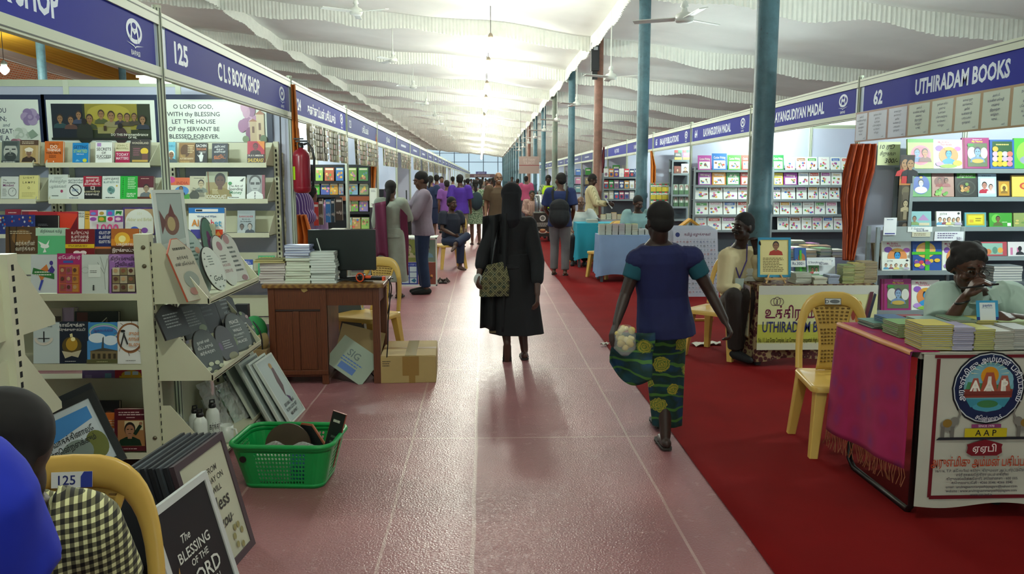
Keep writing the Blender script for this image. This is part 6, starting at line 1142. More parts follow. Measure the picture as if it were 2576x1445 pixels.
m.art(A, 0, cz, aw, ch, -.0335, .00015)
# ring lettering
for arc, rad, s in ((R(205), .141, 'அருள்மிகு அம்மன் பதிப்பகம்'), (None, .141, 'சென்னை-5')):
    vs, fs, tw_ = text_mesh(s)
    if arc: k = .026 / .72; span = R(230); a0 = R(205); f = lambda x, z: (a0 - span * x / tw_, rad - .012 + z * k)
    else: k = .022 / .72; f = lambda x, z: (R(-115) + R(50) * x / tw_, rad + .012 - z * k)
    m.add([(CX + math.cos(f(x, z)[0]) * f(x, z)[1], -.0515, CZ + math.sin(f(x, z)[0]) * f(x, z)[1]) for x, z in vs], fs, cm('#e4e4ec'))
m.obj('printed_cloth', at_)
SILK = pattern_cloth('magenta_silk', [(.05, '#7c1a60'), (.45, '#940f48'), (.8, '#9c1550')], 9)
sk = thing('silk_cloth', 'magenta silk cloth with gold border draped over the table side', 'cloth', (AX0, AY0, 0))
m = MB()
def silk(u, v):
    y = .0 + (ad - .02) * u; z = AZ + .006 - (.56 + .05 * u) * max(0, v - .16) / .84; x = .10 - .135 * min(1, v / .16) - .01 - .05 * v * (.3 + .7 * u) + .012 * math.sin(u * 11 + v * 2) * v
    return (x, y - .01 * v, z - (.0 if v > .16 else 0))
m.grid(silk, 40, 26, SILK); s_ = m.obj('cloth', sk); s_.modifiers.new('thick', 'SOLIDIFY').thickness = .003
GOLD = mat('#b8743a', .5); m = MB(); m.grid(lambda u, v: tuple(Vector(silk(u, .14 + .05 * v)) + Vector((-.003, 0, .003))), 40, 2, GOLD); m.obj('gold_border', sk)
m = MB()
for i in range(46):
    p = Vector(silk(i / 45, 1)); m.tube([p, p + Vector((rnd.uniform(-.01, .01), rnd.uniform(-.012, .012), -.04)), p + Vector((rnd.uniform(-.015, .015), rnd.uniform(-.02, .02), -.085))], .002, mat('#8a4a2a', .7), 5)
m.obj('fringe', sk)
ax = lambda p, Y: at(p, 860, Y=Y).x
sp = [(2334, 3.66, 12, .145, '#c8b82a', '#b0b0a4', 'the yellow pile at the front corner'), (2398, 3.65, 11, .098, '#a8a4c0', '#b4b0c0', 'the lilac pile on the front edge'), (2447, 3.65, 10, .098, '#b8b454', '#b4b28c', 'the lime pile on the front edge'), (2496, 3.65, 9, .10, '#b8b8ae', '#b8b6aa', 'the white pile under the payment card'), (2548, 3.65, 10, .10, '#b0b2b0', '#b6b4ac', 'the grey pile cut by the frame'),
      (2270, 3.95, 7, .14, '#6a9a4a', '#a8a890', 'the green pile behind the silk'), (2243, 4.14, 6, .12, '#2a5a8a', '#7a8a94', 'the blue pile at the back corner'), (2330, 3.92, 9, .13, '#8aa8a0', '#b0b0a0', 'the teal pile behind the yellow one'), (2400, 3.90, 10, .12, '#6a8a6a', '#b4b4a4', 'the dull green pile in the second row'), (2450, 3.92, 9, .12, '#c8b83a', '#b8b48c', 'the yellow pile in the second row'), (2520, 3.90, 9, .15, '#9ab06a', '#b4b69a', 'the leafy pile in the second row'), (2570, 3.92, 8, .12, '#c8cc9a', '#babaa4', 'the pale pile in the second row'), (2210, 4.2, 3, .16, '#5a8a7a', '#a0a490', 'the low pile at the table end')]
for p, Y, n, w, c, e, lb in sp: stack(ax(p, Y), Y, AZ + .0095, n, w, .165, .0092, lb, c, e, R(rnd.uniform(-3, 3)), .003)
pc = card(2458, 2513, 757, 812, 3.86, 'blue and white payment card standing on the book piles', '#3a9ac8', [('r', 0, 0, 1, .25, '#1c3a8a'), ('r', .14, .0, .86, .90, '#dfe6ea'), ('t', 'paytm', .5, .72, .13, '#1c3a8a', .5), ('lines', .24, .64, .76, .68, 1, '#5a6a8a')], 'payment_stand', 'card', 12, 0)
b = MB(); b.loft([[(-.13, 0, 0), (.13, 0, 0), (.13, .06, 0), (-.13, .06, 0)], [(-.14, -.02, .05), (.12, .0, .05), (.12, .06, .05), (-.13, .06, .05)]], mat('#8a2030', .6), False); b.box(-.15, -.025, .0, .15, .0, .012, mat('#2c3a9a', .5)); b.obj('pouch', None, 'red pouch with a blue edge on the crest table', 'pouch', M=TRS((at(2268, 812, Y=4.25).x, 4.24, AZ + .003)))
# litter on the carpet
for px, py, w, d, rz, lb in ((1766, 868, .22, .12, 20, 'crumpled printed sheet lying on the carpet behind the vest woman'), (1797, 866, .12, .1, -15, 'smaller torn sheet beside the crumpled one on the carpet'), (1522, 868, .09, .05, 35, 'white paper scrap at the carpet edge near the held flower packet')):
    p = at(px, py, Z=.01); m = MB(); m.grid(lambda u, v: ((u - .5) * w, (v - .5) * d, .004 + .02 * abs(math.sin(u * 5 + v * 3))), 10, 6, mat('#c8c8bc', .7)); m.obj('paper_sheet', None, lb, 'litter', M=TRS((p.x, p.y, .008), R(rz)))
p = at(1770, 805, Z=.02); MB().box(-.11, -.02, 0, .11, .02, .025, mat('#a87424', .5)).obj('wooden_block', None, 'small yellow wooden strip lying on the carpet by the charts', 'block', M=TRS((p.x, p.y, .008), R(5)))
# ================================================================ writing-book wall, charts, farther booths
YWB = 13.10
PIC = ['#c84a3a', '#4a9a4a', '#d8a83a', '#3a6ab0', '#8a5a34', '#a04a94', '#c87a9a', '#5a8a8a']
def wbook(p0, p1, pt, pb, kind, title, label, seed, grp, Y=YWB):
    if kind[0] == '#':
        els = [('r', .1, .08, .9, .58, '#dfe4dc'), ('t', title, .5, .68, .16, '#e8e4d8', .8, .1)] + blobs(seed, PIC, 5, .2, .8, .16, .46, .08) + [('l', [(.55, .46), (.72, .18)], .03, '#23272c')]
        return fbook(p0, p1, pt, pb, Y, label, kind, els, .012, 10, grp, pages=False, name='picture_book')
    band = PIC[(seed * 5 + 1) % 8]
    els = ([('r', .1, .70, .9, .90, band), ('t', title, .5, .745, .10, '#eef0ea', .7)] if seed % 3 else [('t', title, .5, .74, .13, band, .8)]) + blobs(seed, PIC, 7, .16, .84, .14, .56, .10)
    return fbook(p0, p1, pt, pb, Y, label, '#d9dfda', els, .012, 10, grp, pages=False, name='picture_book')
RW = [
 ('top', 428, [(1756, 1790, 391, '#b0489a', 'Cursive Writing', 'pink'), (1792, 1829, 386, '#1f72c0', 'Cursive Writing', 'blue'), (1831, 1865, 390, '#3f9a2a', 'Cursive Writing', 'green'), (1866, 1898, 390, '#b8402a', 'Cursive Writing', 'red'), (1944, 1972, 390, '#1f7a3a', 'Cursive Writing', 'dark green')], [(1976, 2000, 'Fruits'), (2003, 2028, 'Vegetables'), (2030, 2056, 'Animals'), (2060, 2087, 'Tools'), (2090, 2115, 'Seasons'), (2117, 2140, 'Flowers')]),
 ('second', 466, [(1757, 1790, 432, '#8a3a8a', 'Writing', 'purple'), (1792, 1826, 432, '#c8862a', 'Writing', 'orange'), (1828, 1861, 433, '#2a7a3a', 'அ ஆ', 'green'), (1863, 1894, 433, '#a83a34', 'Writing', 'red'), (1946, 1970, 435, '#b8a82a', 'Writing', 'lime'), (1972, 2006, 434, '#8a3a8a', 'Writing', 'violet')], [(2009, 2034, 'Opposites'), (2036, 2062, 'My Family'), (2065, 2090, 'Colours'), (2092, 2118, 'Shapes')]),
 ('third', 502, [], [(1748, 1782, 'Animals'), (1785, 1818, 'தமிழ்'), (1820, 1855, 'சொற்கள்'), (1857, 1892, 'எண்கள்'), (1946, 1964, 'Yoga'), (1966, 2001, 'Yoga Time'), (2004, 2030, 'Domestic'), (2033, 2058, 'Alphabet'), (2060, 2084, 'Family'), (2086, 2112, 'Birds')]),
 ('fourth', 540, [], [(1749, 1782, 'Toys'), (1784, 1818, 'ALPHABET'), (1820, 1852, 'HABITS'), (1854, 1888, 'FLAGS'), (1946, 1960, 'Art'), (1962, 1988, 'Vehicles'), (1990, 2018, 'FLAGS'), (2020, 2048, 'General Care'), (2050, 2076, 'My School'), (2078, 2106, 'Table Book')]),
 ('lowest', 579, [], [(1750, 1778, 'Birds'), (1780, 1814, 'NUMBERS'), (1816, 1850, '100 WORDS'), (1852, 1880, 'Rhymes'), (1956, 1984, 'Action Words'), (1986, 2015, 'Rhymes'), (2017, 2042, 'Vehicles'), (2044, 2068, 'Insects'), (2070, 2096, 'Insects'), (2098, 2120, 'Home Animals')])]
sd = 0
zsw = []
for nm_, pb, col, wh in RW:
    g = 'books on the %s shelf of the writing book wall' % nm_; zsw.append(at(1900, pb, Y=YWB).z); k = 0
    for p0, p1, pt, c, ti, cn in col: sd += 1; wbook(p0, p1, pt, pb, c, ti, '%s handwriting book, %s along the %s shelf of the writing wall' % (cn, ORD[k], nm_), sd, g); k += 1
    for p0, p1, ti in wh: sd += 1; wbook(p0, p1, pb - 33 + rnd.uniform(-1, 1), pb, 'w', ti, 'white picture book, %s along the %s shelf of the writing wall' % (ORD[k], nm_), sd, g); k += 1
for i, (p0, p1, lb) in enumerate(((1746, 1900, 'grey shelving of handwriting books beside the booth 64 post'), (1942, 2142, 'grey shelving of picture books behind the blue pillar'))):
    grey_rack(p0, p1, YWB - .01, zsw + [.4], zsw[0] + .05, lb, .24)
# table with heaped booklets inside booth 63
hx0, hx1, hY = at(1945, 660, Y=9.0).x, at(2128, 660, Y=9.0).x, 9.0; hz = .72
o = thing('display_table', 'low table heaped with colourful booklets in front of the picture book shelves', 'table', (hx0, hY, 0)); hw = hx1 - hx0
MB().box(0, 0, hz - .03, hw, 1.1, hz, WD).obj('table_top', o)
for x in (.04, hw - .04):
    for y in (.05, 1.05): MB().box(x - .02, y - .02, 0, x + .02, y + .02, hz - .03, GRAYD).obj('leg', o)
MB().box(.0, -.01, .12, hw, 0, hz, mat('#8a93a4', .7)).obj('front_cloth', o)
for i in range(3):
    for j in range(5):
        stack(hx0 + .09 + (hw - .16) * j / 4, hY + .14 + .36 * i, hz + .001, rnd.randint(4, 7) + i, .15, .2, .016, 'the %s heap of row %s on the booklet table' % (ORD[j], ('nearest', 'middle', 'rear')[i]) if 0 else 'the %s heap in the %s row of the booklet table' % (ORD[j], ('front', 'middle', 'rear')[i]), [PIC[(i * 3 + j) % 8], '#c8c8bc', PIC[(i + j * 2 + 3) % 8]], '#bcbcb0', R(rnd.uniform(-15, 15)), .012, mass=True)
# Tamil letter charts leaning in a sheaf
for i in range(6):
    p = at(1752, 748, Z=0); w, h = .62, .92
    els = [('t', 'தமிழ் எழுத்துகள்', .55, .915, .04, '#6a1a4a', .6), ('e', .1, .93, .05, .035, '#2c3a7a')] if i == 0 else []
    if i == 0:
        for r in range(13):
            els.append(('r', .05, .86 - .063 * r, .95, .862 - .063 * r, '#8a94a4'))
            for c in range(12): els.append(('t', 'அஆஇஈஉஊகஙசஞடணதநபமயரலவ'[(r * 5 + c * 3) % 20], .09 + .075 * c, .815 - .063 * r, .022, ('#a83a3a', '#3a4a8a', '#2a2c34', '#3a7a9a')[(r + c // 5) % 4], .05))
        for c in range(13): els.append(('r', .05 + .075 * c, .10, .053 + .075 * c, .86, '#8a94a4'))
    m = MB(); m.box(-w / 2, 0, 0, w / 2, .004, h, cm('#c6ccda' if i == 0 else '#bcc4d2')); m.art(els, -w / 2, 0, w, h)
    m.obj('wall_chart', None, 'Tamil alphabet chart with a grid of letters, front of the leaning sheaf' if i == 0 else 'pale chart, %s behind the Tamil alphabet chart in the leaning sheaf' % ORD[i - 1], 'chart', None if i == 0 else 'charts behind the alphabet chart', M=TRS((p.x - .02 * i, p.y + .012 * i, .006 + .012 * i), R(rnd.uniform(-2, 2)), R(-10)))
cb = at(1752, 640, Y=11.35); o = thing('cardboard_box', 'grey box stand propping up the alphabet charts', 'box', (cb.x, 11.42, 0)); MB().box(-.3, 0, 0, .3, .4, .8, mat('#a4a8ac', .7)).obj('body', o); MB().box(-.31, -.01, .78, .31, .41, .81, mat('#b4b8bc', .7)).obj('lid', o)
o = thing('paper_house', 'yellow folded roof with white tassels above the charts', 'craft', (at(1737, 568, Y=11.5).x, 11.55, .81)); YE = mat('#c8922a', .6)
MB().prism([(-.02, 0), (.02, 0), (.02, .10), (-.02, .10)], -.02, .02, YE).obj('stem', o)
m = MB(); m.prism([(-.20, .06), (0, .2), (.20, .06), (.2, .085), (0, .235), (-.2, .085)], -.09, .09, YE); m.obj('roof', o)
for i in range(7): MB().tube([(-.14 + .045 * i, -.10, .07), (-.14 + .045 * i + rnd.uniform(-.02, .02), -.12, .0)], [.006, .02], mat('#cfd4c4', .8), 8).obj('tassel', o)
# clothed sale tables
def clothed_table(x0, x1, Y, z, d, col, label, hem=.12):
    o = thing('sale_table', label, 'table', (x0, Y, 0)); w = x1 - x0; c = mat(col, .8, var=.05, scale=4)
    MB().box(.02, .02, z - .03, w - .02, d - .02, z - .005, WD).obj('table_top', o)
    for x in (.05, w - .05):
        for y in (.05, d - .05): MB().box(x - .02, y - .02, 0, x + .02, y + .02, z - .03, GRAYD).obj('leg', o)
    m = MB()
    def dr(u, v):
        P_ = [(0, d), (0, 0), (w, 0), (w, d)]; k = u * 3; i = min(int(k), 2); f = k - i
        x, y = P_[i][0] * (1 - f) + P_[i + 1][0] * f, P_[i][1] * (1 - f) + P_[i + 1][1] * f; q = .02 * v * math.sin(u * 60) + .015 * v
        return (x - (q if i == 0 else 0) + (q if i == 2 else 0), y - (q if i == 1 else 0), z * (1 - v) + (hem + .03 * math.sin(u * 19)) * v)
    m.grid(dr, 90, 8, c); m.box(0, 0, z - .004, w, d, z, c); m.obj('cloth', o); return o
b0, b1 = at(1508, 590, Y=12.4).x, at(1690, 590, Y=12.4).x; bz_ = at(1560, 592, Y=12.4).z
clothed_table(b0, b1, 12.4, bz_, .5, '#7f9cc0', 'table under a pale blue cloth carrying plastic-packed booklets', .1)
c0, c1 = at(1452, 560, Y=14.5).x, at(1560, 560, Y=14.5).x; cz_ = at(1475, 562, Y=14.5).z
clothed_table(c0, c1, 14.5, cz_, .6, '#1f94ac', 'table under a turquoise cloth before the old man in white', .15)
for i in range(8):
    x = b0 + .05 + .103 * i; n = 13 if i < 6 else 7
    c = ['#8a9a7a', '#7a8a5a', '#8a5a78', '#7a5a8a', '#7a9a5a', '#9a9a4a', '#a8b0b8', '#b4bcc4'][i]
    stack(x, 12.53, bz_ + .001, n, .092, .14, .0125, 'the %s pack row on the pale blue table' % ORD[i], [c, '#c8ccc4'], '#c0c4bc', 0, .002, mass=True)
stack(c0 + .3, 14.75, cz_ + .001, 4, .2, .26, .014, 'the thin pile on the turquoise table', '#a8aa9c', '#c0c0b4', mass=True)
# booth 65: green rack and grid of yellow books
y65 = 16.0
zz = [at(1712, y, Y=y65).z for y in (403, 437, 490, 520, 552)]
grey_rack(1690, 1736, y65, zz, zz[0] + .02, 'small green-grey rack in booth 65 beside its post', .25)
for i, (p0, p1, pt, pb, c, lb) in enumerate(((1697, 1715, 378, 402, '#1e2a24', 'black and yellow book on top of the booth 65 rack'), (1718, 1735, 378, 402, '#c05a9a', 'pink book on top of the booth 65 rack'), (1696, 1713, 418, 436, '#7a3a28', 'rust book with a face, upper shelf of the booth 65 rack'), (1714, 1734, 412, 436, '#b0aeb0', 'grey landscape book, upper shelf of the booth 65 rack'))):
    fbook(p0, p1, pt, pb, y65 + .02, lb, c, [('r', 0, .75, .5, 1, '#c83a3a'), ('r', .5, .75, 1, 1, '#2a8a5a'), ('r', 0, 0, 1, .25, '#d8c03a'), ('lines', .15, .4, .85, .65, 2, '#dfe4dc')] if i < 2 else [('f', .5, .05, .6, '#c8a080', HR, '#5a3a2a')], .02, 8, pages=False)
for r in range(2):
    for c in range(3): fbook(1694 + 14 * c, 1706 + 14 * c, 464 + 31 * r, 489 + 31 * r, y65 + .02, 'green book with red round mark, %s in %s row of booth 65 rack' % (ORD[c], ORD[r]), '#4a6a4a', [('r', 0, .4, 1, 1, '#8a9a8a'), ('o', .5, .72, .26, .18, .12, '#8a2a34'), ('r', .4, .4, .6, .7, '#dfe4dc')], .02, 8, 'green books of booth 65', pages=False)
for r in range(3):
    for c in range(4):
        fbook(1637 + 14 * c, 1650 + 14 * c, 463 + 20 * r, 482 + 20 * r, 16.25, 'yellow exam book, %s in the %s row of the booth 65 grid' % (ORD[c], ORD[r]), '#c8b63a', [('r', 0, .6, 1, .85, '#e0e4d8'), ('r', .0, .85, .5, 1, '#2a8a5a'), ('r', .5, .85, 1, 1, '#b83a3a'), ('t', 'Exam', .5, .64, .14, '#2a6a4a', .8)], .012, 0, 'yellow exam books of booth 65', pages=False)
MB().box(at(1634, 470, Y=16.3).x, 16.27, at(1640, 526, Y=16.3).z, at(1695, 470, Y=16.3).x, 16.29, at(1640, 460, Y=16.3).z, mat('#9aa49a', .6)).obj('hanging_grid', None, 'wall board carrying the yellow exam books at booth 65', 'board')
# novels booth
yn = 19.1
zn = [at(1560, y, Y=yn).z for y in (446, 475, 502)]
grey_rack(1517, 1612, yn, zn + [.5], zn[0] + .1, 'dark shelf of novels in the booth past the orange curtain', .25)
cols = [['#d8d8d0', '#c87a3a', '#5a3a8a', '#dfe0d8', '#c83a4a', '#2a3a5a', '#24427a'], ['#a83a3a', '#2a8a4a', '#8a6a7a', '#3a4a7a', '#b88a4a', '#c8ccd0', '#8a4a34'], ['#b8b89a', '#c8c8b0', '#3a6a9a', '#a84a6a', '#6a5a7a', '#c8c8c8', '#4a7a8a']]
for r in range(3):
    for c in range(7):
        p0 = 1519 + 13 * c; fbook(p0, p0 + 11.5, (446, 475, 502)[r] - 21 + rnd.uniform(-1, 1), (446, 475, 502)[r] - 1, yn + .02, 'novel, %s along the %s shelf of the dark novels shelf' % (ORD[c], ORD[r]), cols[r][c], [('r', .1, .6, .9, .8, '#dfe0d8'), ('e', .5, .3, .3, .2, cols[(r + 1) % 3][(c + 2) % 7])], .02, 8, 'novels on the dark shelf', pages=False, name='novel')
clothed_table(at(1512, 550, Y=16.9).x, at(1612, 550, Y=16.9).x, 16.9, at(1560, 553, Y=16.9).z, .7, '#8a8f94', 'grey table of book piles before the novels shelf')
tzz = at(1560, 553, Y=16.9).z; x0 = at(1512, 550, Y=16.9).x
for i in range(7): stack(x0 + .07 + .115 * i, 17.1, tzz + .001, 5 + i % 3, .105, .15, .02, 'the %s pile on the grey novels table' % ORD[i], ['#c8b83a' if i in (0, 3) else PIC[i], '#c0c0b4'], '#c4c4b8', 0, .004, mass=True)
# far booth goods on the pillar side
for k in range(5):
    y = 22.3 + 3 * k
    zs_ = [1.75, 1.42, 1.1, .78]
    o = thing('display_rack', 'far book shelf glimpsed between the pillars', 'rack', (4.3, y, 0), 0, 'far shelves on the pillar side')
    for z in zs_: MB().box(-.8, -.01, z - .03, .8, .25, z, GRAYD).obj('shelf_board', o)
    for x in (-.8, .8): MB().box(x - .015, 0, 0, x + .015, .25, 1.95, GRAY).obj('upright', o)
    for z in zs_[:3]:
        for i in range(6):
            MASS.M = TRS((4.3 - .62 + .25 * i, y + .03, z + .002), 0, R(-8)); MASS.box(-.1, 0, 0, .1, .03, .24, cm(rnd.choice(PIC + ['#c8ccc8', '#3a3a3a', '#b8a878']))); MASS.art([('r', .15, .6, .85, .8, '#dcdcd0')], -.1, 0, .2, .24); MASS.M = Matrix()
# hanging notice with its back to us
m = MB(); w, h = .95, .80; m.box(-w / 2, 0, 0, w / 2, .004, h, mat('#a8948c', .7)); m.art([('r', 0, .46, 1, .50, '#8a3038')], -w / 2, 0, w, h)
for s, cz2, hh in (('WAY TO', .74, .13), ('TOILET', .55, .15)):
    vs, fs, tw_ = text_mesh(s); k = hh * h / .72; m.add([(tw_ * k / 2 - x * k, -.002, cz2 * h + z * k) for x, z in vs], fs, cm('#c9b8b4'))
p = at(1331, 437, Y=38); hs = thing('hanging_sign', 'pinkish toilet direction banner seen reversed between the pillars', 'sign', p); m.obj('panel', hs)
for q in (-.4, .4): MB().tube([(q, .002, .8), (q, .002, ceil_pt(p.x + q, 38)[2] - p.z)], .006, BLK, 6).obj('cord', hs)
# tea kiosk
p = at(1363, 605, Z=.06); STEEL = mat('#b0b4b4', .18, 1.0)
kx = at(1365, 600, Y=20.6).x
o = thing('tea_trolley', 'black tea trolley with a cup picture on its front', 'trolley', (kx, 20.6, 0))
m = MB(); m.box(-.23, 0, .14, .23, .5, .74, mat('#17120f', .4)); m.art([('e', .5, .78, .17, .13, '#c8c8c4'), ('e', .5, .78, .12, .09, '#6a6a68'), ('lines', .15, .42, .85, .6, 3, '#c8c4bc'), ('e', .5, .2, .26, .07, '#b8b0a4'), ('e', .5, .24, .18, .09, '#7a3a24'), ('e', .5, .29, .15, .04, '#c89a6a'), ('lines', .7, .12, .95, .22, 1, '#b86a4a')], -.23, .14, .46, .60, 0, .001); m.obj('body', o)
MB().box(-.24, -.01, .74, .24, .51, .76, STEEL).obj('counter', o)
for x in (-.18, .18):
    for y in (.06, .44): MB().tube([(x - .015, y, .06), (x + .015, y, .06)], .06, BLK, 14).obj('wheel', o)
MB().tube([(.26, .05, .14), (.28, .05, .9)], .012, STEEL, 8).obj('handle', o)
o = thing('tea_urn', 'polished steel tea urn standing on the black trolley', 'urn', (kx - .03, 20.82, .76))
MB().lathe([(.16, 0), (.165, .02), (.165, .42), (.15, .44), (.02, .46)], STEEL, 28).obj('body', o); MB().lathe([(.03, .44), (.03, .47), (.01, .49)], BLK, 12).obj('knob', o); MB().tube([(-.05, -.16, .06), (-.05, -.21, .05), (-.05, -.21, .02)], .012, STEEL, 8).obj('tap', o)
# far end of the hall
def farsign(px0, px1, pt, pb, label, c, els, Y=108):
    a, b, t_ = at(px0, pb, Y=Y), at(px1, pb, Y=Y), at(px0, pt, Y=Y); m = MB(); w, h = b.x - a.x, t_.z - a.z
    m.box(0, 0, 0, w, .1, h, cm(c)); m.art(els, 0, 0, w, h, 0, .02); return m.obj('hanging_sign', None, label, 'sign', M=TRS((a.x, Y, a.z)))
farsign(1197, 1224, 432, 438, 'small purple sign with white script at the far end of the hall', '#3a3a8a', [('t', 'அரங்கம்', .5, .25, .5, '#c8c8e8', .8)])
farsign(1170, 1245, 438, 447, 'long dull maroon banner across the far end of the hall', '#6a4a54', [('lines', .3, .2, .9, .8, 2, '#b8a8ac')])
# ================================================================ people
def remesh(m, vox, it=6):
    me = m.mesh('lump'); o = bpy.data.objects.new('lump', me); COL.objects.link(o)
    r = o.modifiers.new('r', 'REMESH'); r.mode = 'VOXEL'; r.voxel_size = vox; r.use_smooth_shade = True
    s = o.modifiers.new('s', 'SMOOTH'); s.factor = .5; s.iterations = it
    dg = bpy.context.evaluated_depsgraph_get(); me2 = bpy.data.meshes.new_from_object(o.evaluated_get(dg))
    bpy.data.objects.remove(o); bpy.data.meshes.remove(me); return me2
def skinpart(m, name, parent, material, vox, it=6):
    me = remesh(m, vox, it); me.name = name; me.materials.clear(); me.materials.append(material)
    return part(me, name, parent)
DUM = mat('#808080')
def limb(m, pts, rs, balls=True, n=12):
    m.tube(pts, rs, DUM, n)
    if balls:
        for p, r in zip(pts, rs): m.ball(p, r * .99, DUM, n, 6)
STAND = dict(pel=(0, 0, .93), neck=(0, .01, 1.44), head=(0, -.015, 1.585), sl=(.175, .01, 1.385), el=(.225, .04, 1.12), hl=(.235, -.02, .88), sr=(-.175, .01, 1.385), er=(-.225, .04, 1.12), hr=(-.235, -.02, .88),
             kl=(.095, -.015, .5), al=(.095, .03, .085), kr=(-.095, -.015, .5), ar=(-.095, .03, .085))
SIT = dict(pel=(0, 0, .52), neck=(0, -.03, 1.02), head=(0, -.06, 1.165), sl=(.175, -.02, .965), el=(.23, -.06, .73), hl=(.12, -.28, .62), sr=(-.175, -.02, .965), er=(-.23, -.06, .73), hr=(-.12, -.28, .62),
           kl=(.11, -.43, .51), al=(.11, -.36, .085), kr=(-.11, -.43, .51), ar=(-.11, -.36, .085))
WALK = dict(STAND, kl=(.09, -.14, .52), al=(.09, -.16, .085), kr=(-.09, .02, .48), ar=(-.09, .30, .16), el=(.22, .10, 1.13), hl=(.23, .12, .88), er=(-.22, -.02, 1.12), hr=(-.23, -.16, .90))
SKINS = {}
def skin(h):
    if h not in SKINS:
        t = NT('skin_' + h[1:]); t.col(t.mix(t.noise(t.coord(), 12, 3), lin(h), tuple(c * .82 for c in lin(h)[:3]) + (1,))); t.set(.5, Subsurface_Weight=.05); SKINS[h] = t.m
    return SKINS[h]
def fabric(h, var=.10): return mat(h, .85, var=var, scale=7, bump=.25)
def person(label, x, y, rz, base=STAND, s=1.0, J={}, sk='#6a452e', hair='#14110f', top=None, bottom=None, vox=.012, look=(0, 0), hstyle='short', face=True, feet='shoe', shoe='#1c1a1a', stache=None, group=None, hands=(.5, .5), z=0.0):
    M = TRS((x, y, z), R(rz)) @ Matrix.Scale(s, 4); Mi = M.inverted()
    P = {}
    for k, v in dict(base, **J).items(): P[k] = Mi @ at(v[1], v[2], Y=v[3]) if v[0] == 'w' else Vector(v)
    root = thing('person', label, 'person', M=M, group=group)
    side = (P['sl'] - P['sr']).normalized(); up = (P['neck'] - P['pel']).normalized(); fwd = up.cross(side).normalized() * 1
    if fwd.dot(Vector((0, -1, 0))) < -.2: fwd = -fwd
    def trunk(m, inf, t0, t1, prof):
        rings = []
        for t, rx, ry, off in prof:
            if t < t0 - 1e-6 or t > t1 + 1e-6: continue
            c = P['pel'].lerp(P['neck'], t) + fwd * off
            rings.append([c + side * ((rx + inf) * math.cos(a)) + fwd * ((ry + inf) * math.sin(a)) for a in [2 * math.pi * k / 20 for k in range(20)]])
        m.loft(rings, DUM)
    PROF = [(-.34, .165, .125, -.01), (-.2, .17, .13, -.012), (-.08, .168, .125, -.01), (.08, .155, .112, 0), (.3, .142, .105, .01), (.55, .155, .112, .008), (.75, .165, .108, 0), (.87, .15, .085, -.01), (.95, .095, .065, -.005), (1.02, .055, .055, 0)]
    fx_, hz_ = look
    HM = Matrix.Translation(P['head']) @ Matrix.Rotation(R(fx_), 4, 'Z') @ Matrix.Rotation(R(hz_), 4, 'X'); H = lambda a, b, c: HM @ Vector((a, b, c))
    m = MB(); trunk(m, -.004, -.1, 1.02, PROF)
    def hball(c, r):
        k = len(m.v); m.M = HM; m.ball(c, r, DUM, 16, 10); m.M = Matrix()
    hball((0, .014, .028), (.074, .094, .088)); hball((0, -.022, -.048), (.056, .062, .066)); hball((0, -.055, -.085), (.032, .03, .026))
    if face:
        m.tube([H(0, -.082, .022), H(0, -.102, -.012), H(0, -.1, -.022)], [.008, .013, .012], DUM, 10); hball((0, -.103, -.02), (.017, .012, .010)); hball((0, -.082, -.055), (.025, .012, .006)); hball((0, -.08, -.066), (.022, .012, .006))
        hball((0, -.078, .034), (.048, .012, .008))
        for q in (-1, 1): hball((q * .074, .018, -.008), (.010, .022, .032)); hball((q * .044, -.062, -.025), (.022, .02, .02))
    limb(m, [P['neck'] - up * .03, H(0, .02, -.06)], [.056, .052])
    for q in 'lr':
        w = P['h' + q]; e = P['e' + q]; sh = P['s' + q]
        limb(m, [sh, sh.lerp(e, .5), e, e.lerp(w, .35), w], [.052, .045, .038, .037, .026])
        d = (w - e).normalized(); out = side * (1 if q == 'l' else -1); nrm = (fwd - d * fwd.dot(d)).normalized(); nrm = (nrm * .35 - out * .9); nrm = (nrm - d * nrm.dot(d)).normalized(); lat = d.cross(nrm).normalized()
        if lat.dot(fwd) < 0: lat = -lat      # towards the thumb
        cu = hands[0 if q == 'l' else 1]
        for i, (ln, o_) in enumerate(((.070, .030), (.080, .010), (.074, -.010), (.056, -.029))):
            k0 = w + lat * o_ * .5 + d * .01; k1 = w + lat * o_ + d * .085; d1 = (d * math.cos(cu) + nrm * math.sin(cu)).normalized(); d2 = (d * math.cos(cu * 2.1) + nrm * math.sin(cu * 2.1)).normalized()
            k2 = k1 + d1 * ln * .52; k3 = k2 + d2 * ln * .5
            m.tube([k0, k1], [.015, .012], DUM, 8); limb(m, [k1, k2, k3], [.0105, .0095, .008], n=8)
        t0 = w + lat * .018 + d * .02; t1 = t0 + (lat * .7 + d * .6 + nrm * .25).normalized() * .045; limb(m, [t0, t1, t1 + (d * .9 + lat * .2 + nrm * .4).normalized() * .032], [.014, .012, .0095], n=8)
        hip = P['pel'] + side * (.09 if q == 'l' else -.09) - up * .02; kn = P['k' + q]; an = P['a' + q]
        limb(m, [hip, hip.lerp(kn, .5), kn, kn.lerp(an, .35), an], [.085, .074, .055, .054, .036])
        fd = ((kn - an).cross(side)); fd = Vector((fwd.x, fwd.y, 0)).normalized(); tip = J.get('t' + q)
        if tip is not None: fd = (Vector(tip)).normalized()
        foot = an - Vector((0, 0, .045)); tw = fd * .15 + (Vector((0, 0, -.012)) if tip is None else Vector((0, 0, 0)))
        heel = an - Vector((0, 0, .04)) - fd * .035
        limb(m, [heel, foot + fd * .05, an - Vector((0, 0, .055)) + fd * .16], [.034, .036, .022])
